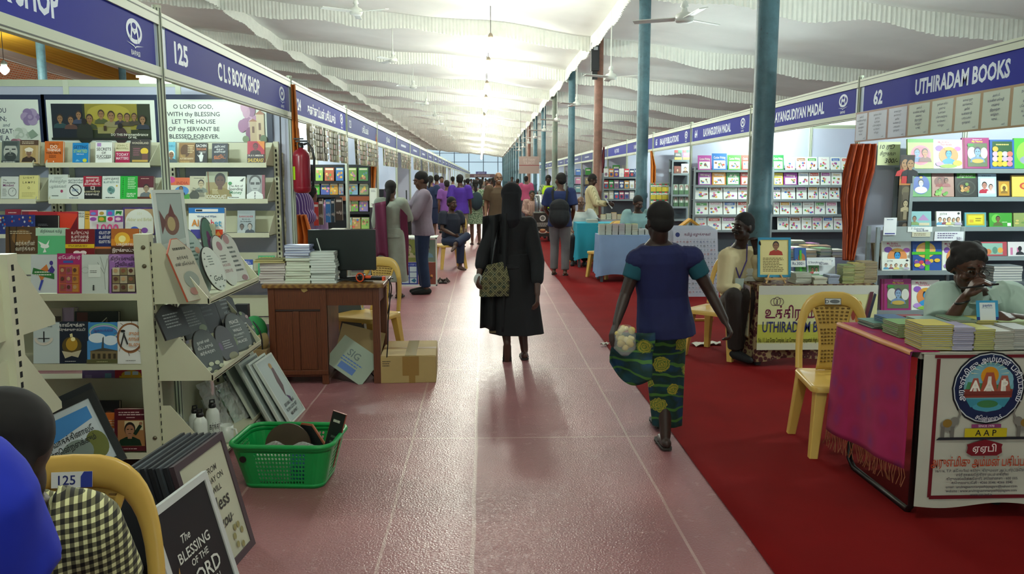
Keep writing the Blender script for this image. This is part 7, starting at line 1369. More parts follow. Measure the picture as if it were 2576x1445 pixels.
        if feet == 'shoe':
            sm = MB(); limb(sm, [heel - Vector((0, 0, .002)), foot + fd * .06, an - Vector((0, 0, .058)) + fd * .19], [.044, .045, .03]); skinpart(sm, 'shoe', root, fabric(shoe), max(vox, .01), 3)
        elif feet == 'sandal':
            sm = MB(); c = an - Vector((0, 0, .0785)); lt = Vector((0, 0, 1)).cross(fd).normalized(); upv = fd.cross(lt)
            ring = [(-.06, .03), (-.03, .038), (.06, .04), (.14, .045), (.19, .03), (.20, .0)]; pts = [c + fd * a + lt * b for a, b in ring] + [c + fd * a - lt * b for a, b in ring[::-1]]
            sm.loft([pts, [p + Vector((0, 0, .014)) for p in pts]], mat(shoe, .7), False); sm.tube([c + fd * .08 + lt * .042, c + fd * .11 + Vector((0, 0, .05)), c + fd * .08 - lt * .042], .008, mat(shoe, .7), 8); sm.obj('sandal', root)
    body = skinpart(m, 'body', root, skin(sk), vox, 3 if vox < .009 else 4)
    if face:
        m = MB(); m.M = HM
        for q in (-1, 1): m.ball((q * .031, -.081, .012), (.011, .006, .0055), mat('#a8a094', .3), 10, 6); m.ball((q * .031, -.0855, .012), (.0058, .003, .0055), mat('#0c0908', .2), 8, 6)
        m.obj('eyes', root)
        m = MB(); m.M = HM; hc = mat(hair, .7)
        for q in (-1, 1): m.tube([(q * .014, -.092, .034), (q * .032, -.093, .04), (q * .05, -.083, .034)], [.003, .005, .003], hc, 6)
        m.obj('eyebrows', root)
        if stache:
            m = MB(); m.M = HM
            for q in (-1, 1): m.tube([(0, -.098, -.037), (q * .02, -.096, -.04), (q * .034, -.084, -.05)], [.007, .008, .004], mat(stache, .8), 8)
            m.obj('moustache', root)
        if hstyle == 'beard': 
            m = MB(); m.M = HM; m.ball((0, -.045, -.085), (.052, .05, .042), DUM, 14, 8); m.ball((0, -.07, -.06), (.05, .02, .012), DUM, 12, 6); skinpart(m, 'beard', root, fabric(stache or hair), max(vox * .7, .008), 2)
    hm = fabric(hair, .3); m = MB(); m.M = HM
    if hstyle != 'bald': m.ball((0, .026, .046), (.083, .098, .088), DUM, 18, 10); m.ball((0, .05, .0), (.078, .07, .07), DUM, 16, 8)
    else: m.ball((0, .05, -.01), (.08, .07, .05), DUM, 16, 8)
    if hstyle == 'wavy': 
        for i in range(10): a = 2 * math.pi * i / 10; m.ball((.062 * math.cos(a), .03 + .07 * math.sin(a), .075 + .02 * math.sin(a * 3)), .032, DUM, 10, 6)
        for q in (-1, 1): m.ball((q * .078, .035, .005), (.018, .04, .045), DUM, 10, 6)
    if hstyle == 'bun': m.ball((0, .105, -.02), (.04, .035, .036), DUM, 12, 8)
    if hstyle == 'braid': m.M = Matrix(); limb(m, [H(0, .1, -.03), H(.0, .13, -.12), H(.02, .13, -.22), H(.03, .12, -.34)], [.04, .032, .028, .016]); m.M = HM
    if hstyle == 'veil': m.ball((0, .045, .03), (.098, .10, .105), DUM, 18, 10); m.tube([(0, .07, .03), (0, .08, -.1), (.0, .085, -.2), (0, .07, -.30)], [.085, .092, .095, .05], DUM, 16)
    m.M = Matrix(); skinpart(m, 'hair', root, hm, max(vox * .8, .008), 3)
    if top:
        c, sl, hem, inf = top; cm_ = c if not isinstance(c, str) else fabric(c)
        m = MB(); trunk(m, inf, hem, .97, PROF)
        for q in 'lr':
            sh, e, w = P['s' + q], P['e' + q], P['h' + q]; inn = sh - side * (.05 if q == 'l' else -.05)
            m.ball(sh, .056 + inf, DUM, 12, 8)
            if sl <= 1: m.tube([inn, sh, sh.lerp(e, sl)], [.06 + inf, .058 + inf, .05 + inf * 1.2], DUM, 14)
            else: limb(m, [inn, sh, e, e.lerp(w, sl - 1)], [.06 + inf, .056 + inf, .044 + inf, .034 + inf], True, 14)
        skinpart(m, 'shirt', root, cm_, vox, 4)
    if bottom:
        kind, c = bottom[0], bottom[1]; cm_ = c if not isinstance(c, str) else fabric(c); m = MB()
        if kind == 'trousers':
            trunk(m, .012, -.2 if base is not SIT else -.12, .1, PROF)
            for q in 'lr':
                hip = P['pel'] + side * (.09 if q == 'l' else -.09) - up * .02; kn, an = P['k' + q], P['a' + q]; en = kn.lerp(an, bottom[2] if len(bottom) > 2 else .96)
                limb(m, [hip, hip.lerp(kn, .5), kn], [.102, .092, .076]); m.tube([kn, kn.lerp(en, .5), en], [.076, .072, .068], DUM, 14)
        else:       # skirt or long dress: rings from waist to hem
            _, _, hemz, w0, w1, dx = bottom
            cf = (P['al'] + P['ar']) / 2; a0 = P['pel'] + up * .1; rings = []
            for i in range(10):
                t = i / 9; c = a0.lerp(Vector((cf.x * .6 + dx, cf.y * .5, hemz)), t); w = w0 + (w1 - w0) * t ** .8
                rings.append([c + Vector((w * math.cos(a), w * .72 * math.sin(a), 0)) * (1 + .05 * t * math.sin(a * 7 + 1)) for a in [2 * math.pi * k / 36 for k in range(36)]])
            m.loft(rings, DUM)
        skinpart(m, kind if kind != 'dress' else 'long_dress', root, cm_, vox, 4)
    root['_P'] = 0; del root['_P']
    return root, P, M, HM
def extra(root, m, name, material=None, vox=None, it=3):
    if vox: return skinpart(m, name, root, material, vox, it)
    return m.obj(name, root)
def wl(M, px, py, Y): return M.inverted() @ at(px, py, Y=Y)
# ---- woman in black with the patterned bag
BLKC = fabric('#0b0c10', .2)
ro, P, M, HM = person('woman in long black dress and shawl walking away with a patterned bag', .235, 7.0, 180, WALK, .94, dict(
    kl=(.07, -.02, .48), al=(.035, .06, .19), tl=(.0, -.25, -1), kr=(-.09, -.10, .5), ar=(-.135, -.07, .085), pel=(0, 0, .93), head=('w', 1286, 495, 7.0), neck=('w', 1292, 540, 7.0), sr=('w', 1247, 566, 7.0), er=('w', 1216, 640, 6.95), hr=('w', 1205, 690, 6.85), sl=('w', 1330, 566, 7.0), el=('w', 1352, 660, 6.9), hl=('w', 1352, 740, 6.75)),
    sk='#4a2e22', hair='#0d0f16', top=(BLKC, 1.55, -.1, .024), bottom=('dress', BLKC, .27, .19, .255, -.03), vox=.008, hstyle='veil', feet='sandal', shoe='#2a2320', face=False, hands=(.5, .6))
m = MB()
def shawl(u, v):
    a = R(-70 + 150 * u); t = v; w = .24 + .05 * t
    return (P['neck'].x - .05 + w * math.sin(a) * (1 if 1 else 0) + .13 * (1 if u > .5 else 1) * (t * .2), .035 + .17 * math.cos(a) * (1 - .2 * t) + .01 * math.sin(u * 30), 1.42 - .05 * abs(math.sin(a)) - (1.08 + .05 * math.sin(u * 8)) * t)
m.grid(lambda u, v: (-(P['sl'].x + .02) if 0 else (.02 + .24 * u + .03 * v, .13 + .04 * math.sin(u * 14) - .10 * u ** 2, 1.41 - .04 * u - (1.10 - .06 * u) * v)), 24, 20, BLKC); e_ = m.obj('shawl', ro); e_.modifiers.new('t', 'SOLIDIFY').thickness = .006
m = MB(); q = wl(M, 1345, 832, 6.95); m.box(-.02, .09, .29, .20, .10, .31, mat('#6a5a3a', .6)).obj('gold_hem', ro)
def diamonds():
    t = NT('diamond_weave_cloth'); v = t.coord(); q = t.node('SeparateXYZ'); t.link(v, q.inputs[0]); x_, z_ = q.outputs[0], q.outputs[2]
    f = lambda o: t.math('ABSOLUTE', t.math('SUBTRACT', t.math('FRACT', t.math('MULTIPLY', o, 13.0)), .5))
    g = t.math('MINIMUM', f(t.math('ADD', x_, z_)), f(t.math('SUBTRACT', x_, z_)))
    base = t.ramp(t.noise(v, 14, 2), [(.35, '#22342a'), (.5, '#4c4828'), (.65, '#17150f')])
    t.col(t.mix(t.math('LESS_THAN', t.math('ABSOLUTE', t.math('SUBTRACT', g, .12)), .045), base, lin('#8a835c'))); t.set(.8); return t.m
BAGM = diamonds()
p = at(1243, 745, Y=6.86); bg = thing('handbag', 'woven diamond-patterned handbag hanging at the hip of the woman in black', 'bag', (p.x, p.y, p.z), R(8))
m = MB(); m.loft([[(-.125, -.04, 0), (.125, -.04, 0), (.125, .04, 0), (-.125, .04, 0)], [(-.12, -.05, .14), (.13, -.05, .14), (.13, .05, .14), (-.12, .05, .14)], [(-.06, -.015, .27), (.10, -.015, .3), (.10, .015, .3), (-.06, .015, .27)]], BAGM, False); m.obj('body', bg, bevel=.012)
q = at(1262, 566, Y=6.9) - p; MB().tube([(-.02, .0, .27), (-.02 + q.x * .4, .0, .27 + (q.z - .27) * .5), (q.x - .02, .04, q.z + .02), (.06, .07, .4), (.09, 0, .29)], .009, BLK, 8).obj('strap', bg)
MB().ball((-.14, -.02, .15), (.04, .015, .05), mat('#b8bcb8', .3)).obj('tissue', bg)
# ---- woman in the navy vest
def floral():
    t = NT('floral_teal_cloth'); v = t.coord(); sx = t.node('SeparateXYZ'); t.link(v, sx.inputs[0])
    base = t.ramp(t.noise(v, 6, 3), [(.35, '#0a3a44'), (.5, '#0c2f24'), (.65, '#123a5a')]); wv = t.node('TexWave', wave_type='RINGS'); wv.inputs['Scale'].default_value = 4; wv.inputs['Distortion'].default_value = 7; t.link(v, wv.inputs['Vector'])
    c = t.mix(t.math('MULTIPLY', t.math('GREATER_THAN', wv.outputs['Fac'], .88), .8), base, lin('#4a7a2a'))
    for fx_, fz, r in ((.03, .60, .055), (-.10, .74, .05), (.02, .30, .05), (.17, .74, .045), (-.16, .55, .045), (.10, .45, .035), (-.06, .42, .04)):
        d = t.math('ADD', t.math('MULTIPLY', t.math('SUBTRACT', t.noise(v, 45, 2), .5), .035), t.math('SQRT', t.math('ADD', t.math('POWER', t.math('SUBTRACT', sx.outputs[0], fx_), 2), t.math('POWER', t.math('SUBTRACT', sx.outputs[2], fz), 2))))
        rg = t.math('MULTIPLY', t.math('ADD', t.math('SINE', t.math('MULTIPLY', d, 420)), 1), .5)
        c = t.mix(t.math('LESS_THAN', d, r), c, t.mix(rg, lin('#55702a'), lin('#a89a34')))
    t.col(c); t.set(.8); return t.m
FLO = floral(); NAVYC = fabric('#131a4a', .15)
ro, P, M, HM = person('woman in navy vest and teal floral skirt walking away holding a flower packet', 1.06, 4.62, 180, STAND, .90, dict(
    pel=('w', 1672, 800, 4.55), neck=('w', 1656, 604, 4.5), head=('w', 1657, 559, 4.48), sr=('w', 1604, 656, 4.5), er=('w', 1573, 742, 4.5), hr=('w', 1551, 812, 4.42), sl=('w', 1740, 650, 4.5), el=('w', 1786, 735, 4.5), hl=('w', 1824, 808, 4.45), kl=(-.03, -.10, .5), al=('w', 1674, 1098, 4.62), kr=(-.02, -.2, .5), ar=(-.08, -.42, .1)),
    sk='#33211a', hair='#121010', top=(NAVYC, .10, -.28, .022), bottom=('skirt', FLO, .13, .165, .10, -.03), vox=.007, hstyle='short', feet='sandal', shoe='#2a241f', face=True, look=(12, 4), hands=(.9, .35))
m = MB()
for q in 'lr':
    m = MB(); m.tube([P['s' + q], P['s' + q].lerp(P['e' + q], .52)], [.070, .062], DUM, 16); m.ball(P['s' + q], .066, DUM, 12, 8); extra(ro, m, 'sleeve', fabric('#0c4a58'), .01)
m = MB(); q0 = wl(M, 1640, 830, 4.5); q1 = wl(M, 1548, 850, 4.42)
m.grid(lambda u, v: (q0.x + (q1.x - q0.x) * u + .02 * v, q0.y + .10 * (1 - u) + .02 * math.sin(v * 9 + u * 5), q0.z - .02 * u - (.30 - .12 * u + .10 * math.sin(u * 3.1)) * v), 20, 14, FLO); e_ = m.obj('skirt_fold', ro); e_.modifiers.new('t', 'SOLIDIFY').thickness = .006
p = at(1572, 868, Y=4.36); fl = thing('flower_packet', 'small clear packet of pale yellow flowers in the hand of the vest woman', 'flowers', p)
m = MB()
for i in range(26): m.ball((rnd.uniform(-.05, .05), rnd.uniform(-.03, .03), rnd.uniform(-.02, .09)), rnd.uniform(.012, .022), mat(('#c8b46a', '#d8c88a', '#b8a050')[i % 3], .7), 8, 5)
m.obj('blossoms', fl); MB().lathe([(.02, -.06), (.062, -.02), (.06, .06), (.03, .11)], film('packet_film', .22), 14, caps=False).obj('wrapper', fl)
# ---- man at the crest table
MINT = fabric('#a9c0b4', .06)
ro, P, M, HM = person('man in a mint shirt with spectacles, hand to his mouth, behind the crest table', at(2450, 700, Y=4.22).x, 4.28, 0, SIT, 1.0, dict(pel=(0, .08, .50), neck=('w', 2452, 722, 4.18), head=('w', 2436, 674, 4.06), sr=('w', 2374, 750, 4.2), sl=('w', 2538, 750, 4.2), er=('w', 2372, 832, 4.0), hr=('w', 2428, 748, 3.93), el=('w', 2610, 815, 4.08), hl=('w', 2545, 800, 3.92)),
    sk='#4f3021', hair='#191616', top=(MINT, .80, -.05, .038), bottom=('trousers', '#2a2c34'), vox=.006, look=(-6, 16), hstyle='wavy', stache='#2a2422', hands=(.7, .75))
m = MB(); m.M = HM; gm = mat('#3a3a3c', .3, .6)
for q in (-1, 1): m.tube([(q * .032 + .026 * math.cos(a), -.103, .008 + .018 * math.sin(a)) for a in [2 * math.pi * k / 14 for k in range(15)]], .0016, gm, 6); m.tube([(q * .058, -.1, .014), (q * .078, .02, .006)], .0018, gm, 6)
m.tube([(-.008, -.104, .012), (.008, -.104, .012)], .0016, gm, 6); m.obj('spectacles', ro)
m = MB(); m.M = HM; m.ball((0, -.0935, .05), (.006, .003, .008), mat('#4a1410', .5)).obj('forehead_mark', ro)
MB().tube([P['hr'].lerp(P['er'], .12) + Vector((.032 * math.cos(a), .028 * math.sin(a), .012 * math.cos(a))) for a in [2 * math.pi * k / 14 for k in range(15)]], .006, BLK, 8).obj('wristband', ro)
a = P['hr'] + Vector((-.07, -.07, .055)); MB().tube([a, a + Vector((.19, .0, .02))], .005, BLK, 8).obj('pen', None, 'dark pen held across the mouth of the man in mint', 'pen', M=M)
m = MB(); nk = P['neck']
for q in (-1, 1): m.poly([nk + Vector((q * .012, -.088, -.015)), nk + Vector((q * .075, -.065, -.0)), nk + Vector((q * .085, -.10, -.075)), nk + Vector((q * .03, -.135, -.08))], MINT)
e_ = m.obj('collar', ro); e_.modifiers.new('t', 'SOLIDIFY').thickness = .006
# ---- man in the cream shirt by the pillar
CRS = fabric('#c4b68e', .06)
ro, P, M, HM = person('seated man in a cream shirt with a purple lanyard beside the blue pillar', at(1862, 700, Y=7.1).x, 7.14, -38, SIT, 1.0, dict(neck=('w', 1860, 617, 7.06), head=('w', 1868, 572, 7.0), sr=('w', 1829, 648, 7.0), sl=('w', 1898, 642, 7.12), er=('w', 1822, 722, 6.95), hr=('w', 1870, 735, 6.85), el=('w', 1912, 690, 6.95), hl=('w', 1902, 628, 6.93), kr=('w', 1845, 745, 6.75), ar=('w', 1850, 880, 6.86), kl=('w', 1885, 748, 6.80), al=('w', 1872, 880, 6.95)),
    sk='#2e1d15', hair='#0c0b0b', top=(CRS, 1.6, -.05, .026), bottom=('trousers', '#241c18'), vox=.008, look=(-22, 2), stache='#0c0b0b', shoe='#0e0e10', hands=(.8, .8))
m = MB(); n_ = P['neck']; f_ = (P['kl'] + P['kr']) / 2 - P['pel']; f_.z = 0; f_.normalize()
for q in (-1, 1): m.tube([n_ + Vector((q * .07, .0, .01)), n_ + f_ * .13 + Vector((q * .06, 0, -.12)), n_ + f_ * .15 + Vector((0, 0, -.28))], .006, mat('#3a2a6a', .6), 6)
m.obj('lanyard', ro); m = MB(); m.bbox(n_ + f_ * .165 + Vector((0, 0, -.33)), (.07, .02, .10), mat('#a9b8b4', .4)); m.obj('name_badge', ro)
# ---- people in the aisle
def chk(): 
    t = NT('black_cream_check'); v = t.coord(); s_ = t.node('SeparateXYZ'); t.link(v, s_.inputs[0]); k = 58.0
    tri = lambda o: t.math('GREATER_THAN', t.math('FRACT', t.math('MULTIPLY', o, k)), .48)
    u_ = tri(t.math('ADD', s_.outputs[0], t.math('MULTIPLY', s_.outputs[1], .6))); w_ = tri(s_.outputs[2])
    t.col(t.ramp(t.math('MULTIPLY', t.math('ADD', u_, w_), .5), [(.2, '#cfcf9a'), (.4, '#6a684a'), (.6, '#5c5a40'), (.9, '#17150f')])); t.set(.85); return t.m
def stripe(a, b, k=28):
    t = NT('striped_shirt_cloth'); v = t.coord(); s_ = t.node('SeparateXYZ'); t.link(v, s_.inputs[0])
    t.col(t.mix(t.math('GREATER_THAN', t.math('FRACT', t.math('MULTIPLY', t.math('ADD', s_.outputs[0], s_.outputs[1]), k)), .72), lin(a), lin(b))); t.set(.85); return t.m
LEAFC = pattern_cloth('green_leaf_print', [(.2, '#1c2a20'), (.4, '#5a7a58'), (.6, '#8a9a80')], 34)
X = lambda p, Y: at(p, 560, Y=Y).x
ro, P, M, HM = person('man in a grey-mauve shirt and jeans browsing a book at booth 124', -.86, 11.3, -78, STAND, 1.0, dict(er=(-.24, -.16, 1.15), hr=(-.16, -.34, 1.22), el=(.24, -.14, 1.12), hl=(.14, -.32, 1.12)), sk='#5c3c2a', top=('#877b88', 1.8, -.2, .035), bottom=('trousers', '#1d2f4c'), look=(0, 18), shoe='#1a1c1a')
m = MB(); m.M = TRS((-.0, -.40, 1.22), 0, R(-50)); m.box(-.12, 0, 0, .12, .02, .17, mat('#b8b0a0', .6)); m.obj('open_book', None, 'book held open by the man in the grey-mauve shirt', 'book', M=M)
m = MB(); m.ball((.12, -.26, 1.10), (.09, .12, .08), DUM); m.ball((.12, -.28, .98), (.06, .08, .13), DUM); extra(ro, m, 'folded_cloth', fabric('#a9b8a4'), .014)
ro, P, M, HM = person('woman in a grey-green kurta and maroon shawl with a long braid', X(985, 10.9), 10.9, 165, STAND, .93, dict(er=(-.22, -.12, 1.15), hr=(-.12, -.3, 1.2), el=(.24, .0, 1.12)), sk='#5a3a2a', top=('#8c9486', 1.3, -.15, .03), bottom=('dress', '#8c9486', .25, .19, .24, 0), hstyle='braid', face=False, feet='sandal')
m = MB(); MRC = fabric('#5c1636'); m.grid(lambda u, v: (.0 + .28 * u - .02 * v, .20 - .17 * u ** 2 + .02 * math.sin(u * 12 + v * 2), 1.42 - .05 * u - (.85 - .1 * math.sin(u * 3)) * v), 16, 14, MRC); e_ = m.obj('shawl', ro); e_.modifiers.new('t', 'SOLIDIFY').thickness = .012
m = MB(); m.grid(lambda u, v: (-.16 - .07 * u, .06 - .1 * u + .02 * math.sin(v * 9), 1.36 - (1.02) * v), 8, 12, MRC); e_ = m.obj('shawl_end', ro); e_.modifiers.new('t', 'SOLIDIFY').thickness = .012
m = MB(); m.box(-.06, -.05, 0, .06, .05, .24, mat('#232624', .6)); m.tube([(0, 0, .22), (0, .0, .6)], .008, BLK, 6); q = at(1025, 590, Y=11.0); m.obj('shoulder_bag', None, 'black shoulder bag between the shawl woman and the grey-mauve man', 'bag', M=TRS((q.x, 10.95, q.z)))
person('seated man in a dark navy polo with one leg crossed over', -.60, 14.55, 38, SIT, 1.0, dict(kl=(.05, -.42, .60), al=(-.28, -.52, .48), tl=(-.8, -.5, -.3), kr=(-.10, -.44, .50), ar=(-.10, -.42, .085), hl=(.08, -.32, .66), el=(.24, -.1, .74)), sk='#4a2f22', top=('#161c2c', .75, -.05, .03), bottom=('trousers', '#16223c', .9), feet='bare', look=(0, 4), stache='#1a1614')
person('man in a bright purple shirt and khaki trousers walking away', X(1158, 18.4), 18.4, 176, WALK, 1.0, sk='#5a3a2a', top=('#4a2a94', .85, -.3, .04), bottom=('trousers', '#77705e'), face=False, feet='sandal', shoe='#3a1a14')
ro, P, M, HM = person('woman in a green leaf-print kurta with a dark backpack', X(1196, 19.6), 19.8, 190, STAND, .93, sk='#5a3a2a', top=(LEAFC, 1.2, -.2, .03), bottom=('dress', LEAFC, .55, .18, .22, 0), hstyle='braid', face=False, feet='sandal')
m = MB(); m.ball((0, .20, 1.16), (.17, .10, .24), DUM); extra(ro, m, 'backpack', fabric('#1c3038'), .014)
person('grey-bearded balding man in a brown polo facing the entrance', X(1254, 15.6), 15.6, 8, STAND, 1.02, dict(er=(-.24, .02, 1.12), hr=(-.25, -.05, .9)), sk='#8a6348', hair='#8d8a84', top=('#4f3f2c', .8, -.25, .035), bottom=('trousers', '#2c2a28'), hstyle='bald', stache='#c8c4bc')
ro, P, M, HM = person('man in a blue T-shirt and grey trousers with a black backpack', 1.27, 13.35, 172, STAND, 1.0, dict(kl=(.09, -.1, .5), al=(.1, -.1, .085), hl=(.18, -.26, .98), el=(.25, -.04, 1.12), hr=(-.2, -.2, .95)), sk='#5a3a28', top=('#1a2a58', .8, -.25, .035), bottom=('trousers', '#68686a'), feet='sandal', shoe='#2a1c16', look=(35, 0), hstyle='short', stache='#17130f')
m = MB(); m.ball((0, .22, 1.14), (.17, .11, .15), DUM); m.ball((0, .23, 1.0), (.18, .12, .20), DUM); m.ball((0, .30, .98), (.13, .06, .13), DUM); extra(ro, m, 'backpack', fabric('#12161a'), .012)
m = MB()
for q in (-1, 1): m.tube([(q * .10, .13, 1.2), (q * .12, .1, 1.40), (q * .12, .0, 1.47), (q * .13, -.13, 1.34), (q * .16, -.1, 1.05)], .022, fabric('#15191d'), 8)
m.obj('backpack_straps', ro)
ro, P, M, HM = person('attendant in a fluorescent yellow vest over a checked shirt', X(1381, 21.6), 21.9, 0, STAND, 1.0, dict(hr=(-.12, -.3, 1.02), er=(-.24, -.06, 1.12)), sk='#3a261c', top=(stripe('#8a9a8a', '#3a4a44', 20), 1.7, -.2, .02), bottom=('trousers', '#2a2c30'), look=(0, 14))
m = MB(); m.loft([[(w * math.cos(a), .15 * math.sin(a), z_) for a in [2 * math.pi * k / 18 for k in range(18)]] for w, z_ in ((.20, .82), (.20, 1.1), (.215, 1.3), (.13, 1.43))], mat('#b8e01e', .6), True, False); m.box(-.075, -.165, .85, -.035, -.15, 1.38, mat('#c8ccc0', .4)).box(.035, -.165, .85, .075, -.15, 1.38, mat('#c8ccc0', .4)); m.obj('safety_vest', ro)
person('seated elderly person in a pinkish striped shirt behind the tea urn', X(1345, 21.2), 22.6, 10, SIT, 1.0, sk='#7a5844', hair='#2a2624', top=(stripe('#a88a80', '#8a6a64', 24), 1.6, -.05, .03), bottom=('trousers', '#4a4644'))
person('man in a rose pink shirt standing with his back turned', X(1323, 29), 29, 180, STAND, 1.0, sk='#5a3c2c', top=('#a84a6c', .8, -.25, .04), bottom=('trousers', '#3a3a44'), vox=.02, face=False)
ro, P, M, HM = person('man in a cream striped shirt reading a newspaper by the brown pillar', X(1488, 17.3), 17.3, 78, STAND, 1.0, dict(hl=(.08, -.38, 1.06), el=(.23, -.12, 1.1), hr=(-.06, -.36, 1.08), er=(-.22, -.1, 1.1)), sk='#3a261c', top=(stripe('#c4bc94', '#9a946c', 26), 1.6, -.28, .035), bottom=('trousers', '#191a1e'), look=(0, 22))
m = MB(); m.M = TRS((.0, -.44, .98), 0, R(-35)); m.box(-.2, 0, 0, .2, .004, .26, mat('#b8bab4', .8)); m.art([('lines', .06, .06, .94, .94, 9, '#6a6c6a')], -.2, 0, .4, .26, 0, .002); m.obj('newspaper', None, 'newspaper held by the man in the cream striped shirt', 'newspaper', M=M)
ro, P, M, HM = person('old bald man in a white shirt sitting by the turquoise table', X(1462, 15.2), 15.25, -12, SIT, 1.0, dict(hl=(.26, -.28, .80), el=(.28, -.05, .80), pel=(0, 0, .5)), sk='#6a4a38', hair='#b8b4ac', top=('#b4bcb8', .85, -.1, .035), bottom=('trousers', '#15161a'), hstyle='bald', look=(14, 4))
person('seated man in a pale teal shirt looking down behind the packed booklets', X(1603, 13.2), 13.22, 6, SIT, 1.0, dict(neck=(0, -.05, 1.08), head=(-.02, -.11, 1.21), sl=(.18, -.03, 1.03), sr=(-.18, -.03, 1.03), er=(-.24, -.1, .82), hr=(-.08, -.3, .78), el=(.24, -.1, .82), hl=(.08, -.3, .78)), sk='#4a2f22', top=('#7a9c9c', .85, -.1, .035), bottom=('trousers', '#2a2c34'), look=(4, 22), stache='#120f0e')
ro, P, M, HM = person('person in a lilac striped top behind the fire extinguisher', X(765, 9.3), 9.7, 150, STAND, .9, sk='#6a4632', top=(stripe('#7a5a8a', '#b8a4b8', 40), 1.2, -.25, .03), bottom=('trousers', '#3a3444'), face=False, hstyle='bun')
# ---- the two seated closest to the camera
ro, P, M, HM = person('man in a black and cream checked shirt seated close by, seen from behind', -1.10, 1.60, 172, SIT, 1.0, dict(neck=('w', 45, 1268, 1.52), head=('w', 22, 1152, 1.5), sl=('w', 190, 1345, 1.56), el=('w', 250, 1480, 1.62), hl=(.2, -.3, .6), sr=('w', -110, 1320, 1.5), er=(-.27, -.05, .72)), sk='#2a1a12', hair='#0c0a09', top=(chk(), .95, -.05, .036), bottom=('trousers', '#1c1e24'), vox=.008, face=False, look=(0, 20))
ro, P, M, HM = person('person in plain royal blue seated nearest the camera, cut by the frame', -.93, 1.02, 172, SIT, 1.0, dict(neck=('w', -250, 1060, 1.0), head=('w', -330, 900, 1.0), sl=('w', -90, 1265, 1.02), el=('w', -5, 1470, 1.05), hl=(.2, -.3, .6), sr=('w', -520, 1290, 1.0), er=(-.27, -.05, .72)), sk='#2a1a12', hair='#0c0a09', top=(fabric('#0a24a8', .12), .95, -.05, .03), bottom=('trousers', '#1c1e24'), vox=.012, face=False)
# ---- the crowd farther down the aisle
cw = [(1062, 26, '#6a3a6a', 180), (1085, 22, '#1d2a4a', 170), (1100, 24, '#6a4a84', 185), (1125, 21, '#7a4a94', 180), (1112, 27, '#3a4a5a', 20), (1140, 31, '#9aa0a0', 180), (1178, 28, '#2a2c34', 175), (1210, 24, '#8a6a70', 180), (1225, 30, '#4a4a44', 0), (1238, 36, '#8a5a44', 0), (1243, 27, '#b0746a', 180), (1232, 44, '#2c3440', 180), (1200, 38, '#6a7a84', 0), (1170, 40, '#5a3a4a', 180), (1186, 48, '#34384a', 0), (1215, 52, '#7a6a5a', 180), (1152, 46, '#8a8f94', 0), (1247, 55, '#4a5a6a', 180), (1302, 34, '#5a5f66', 180), (1288, 45, '#3a3f4a', 0), (1222, 64, '#6a5a6a', 180), (1205, 70, '#3a4450', 0), (1236, 74, '#5a4a4a', 180), (1192, 60, '#7a7f84', 180)]
base_p = {}
for i, (px, Y, c, rz) in enumerate(cw):
    fem = i % 3 == 1; key = (i if i < 12 else i % 6 + 20, c)
    nm_ = {'#6a3a6a': 'plum', '#1d2a4a': 'navy', '#6a4a84': 'violet', '#7a4a94': 'light purple', '#3a4a5a': 'slate', '#9aa0a0': 'pale grey', '#2a2c34': 'black', '#8a6a70': 'dusty rose', '#4a4a44': 'olive grey', '#8a5a44': 'rust', '#b0746a': 'salmon', '#2c3440': 'charcoal'}.get(c)
    lb = '%s in %s among the crowd down the aisle, %s' % ('woman' if fem else 'man', nm_, 'facing the entrance' if rz in (0, 20) else 'back turned') if i < 12 else 'distant visitor in the crowd far down the pink aisle'
    person(lb, X(px, Y), Y, rz + rnd.uniform(-12, 12), STAND, rnd.uniform(.92, 1.02), {}, rnd.choice(('#4a3022', '#6a4632', '#7a543e')), '#15120f', (c, rnd.choice((.8, 1.5)), -.25, .035), ('dress', c, .4, .18, .22, 0) if fem else ('trousers', rnd.choice(('#2a2c34', '#3a3a3a', '#1d2f4c', '#5a5448'))), .022 if i < 12 else .03, hstyle='braid' if fem else 'short', face=rz in (0, 20) and i < 12, feet='shoe' if i < 8 else 'bare', group=None if i < 12 else 'distant crowd')
# ================================================================ booth 124 and the curtain-side row
REDP = mat('#8c1428', .28, name='red_gloss_enamel')
p = at(761, 486, Y=7.46); o = thing('fire_extinguisher', 'red fire extinguisher hung on the post of booth 124', 'extinguisher', p)
MB().lathe([(.05, -.0), (.072, .012), (.078, .04), (.078, .33), (.07, .365), (.045, .39), (.022, .40), (.02, .42)], REDP, 28).lathe([(.079, .045), (.0795, .05), (.079, .055)], REDP, 28, caps=False).obj('cylinder', o)
MB().lathe([(.024, .41), (.024, .45), (.015, .455)], BLK, 14).bbox((.01, 0, .468), (.11, .018, .016), BLK).bbox((-.02, 0, .49), (.09, .016, .012), BLK).obj('valve', o)
m = MB(); m.tube([(.03, -.01, .44), (.07, -.03, .45), (.11, -.04, .40), (.125, -.04, .31), (.118, -.03, .2), (.105, -.02, .1), (.1, -.01, .06)], [.011] * 6 + [.014], BLK, 10); m.obj('hose', o)
m = MB(); m.grid(lambda u, v: (.0795 * math.sin(-1.15 + .55 * u), -.0795 * math.cos(-1.15 + .55 * u), .12 + .12 * v), 6, 1, mat('#a8d01e', .5)); m.obj('yellow_tag', o); MB().tube([(-.06, .03, .43), (0, 0, .44), (.03, .06, .45)], .006, BLK, 6).obj('hook', o)
cable([(-1.84, 7.5, 2.45), (-1.845, 7.49, 2.0), (-1.85, 7.5, 1.4), (-1.845, 7.49, .8), (-1.85, 7.5, .3), (-1.9, 7.45, .02)], .006, 'black cable running down the booth wall end beside the post')
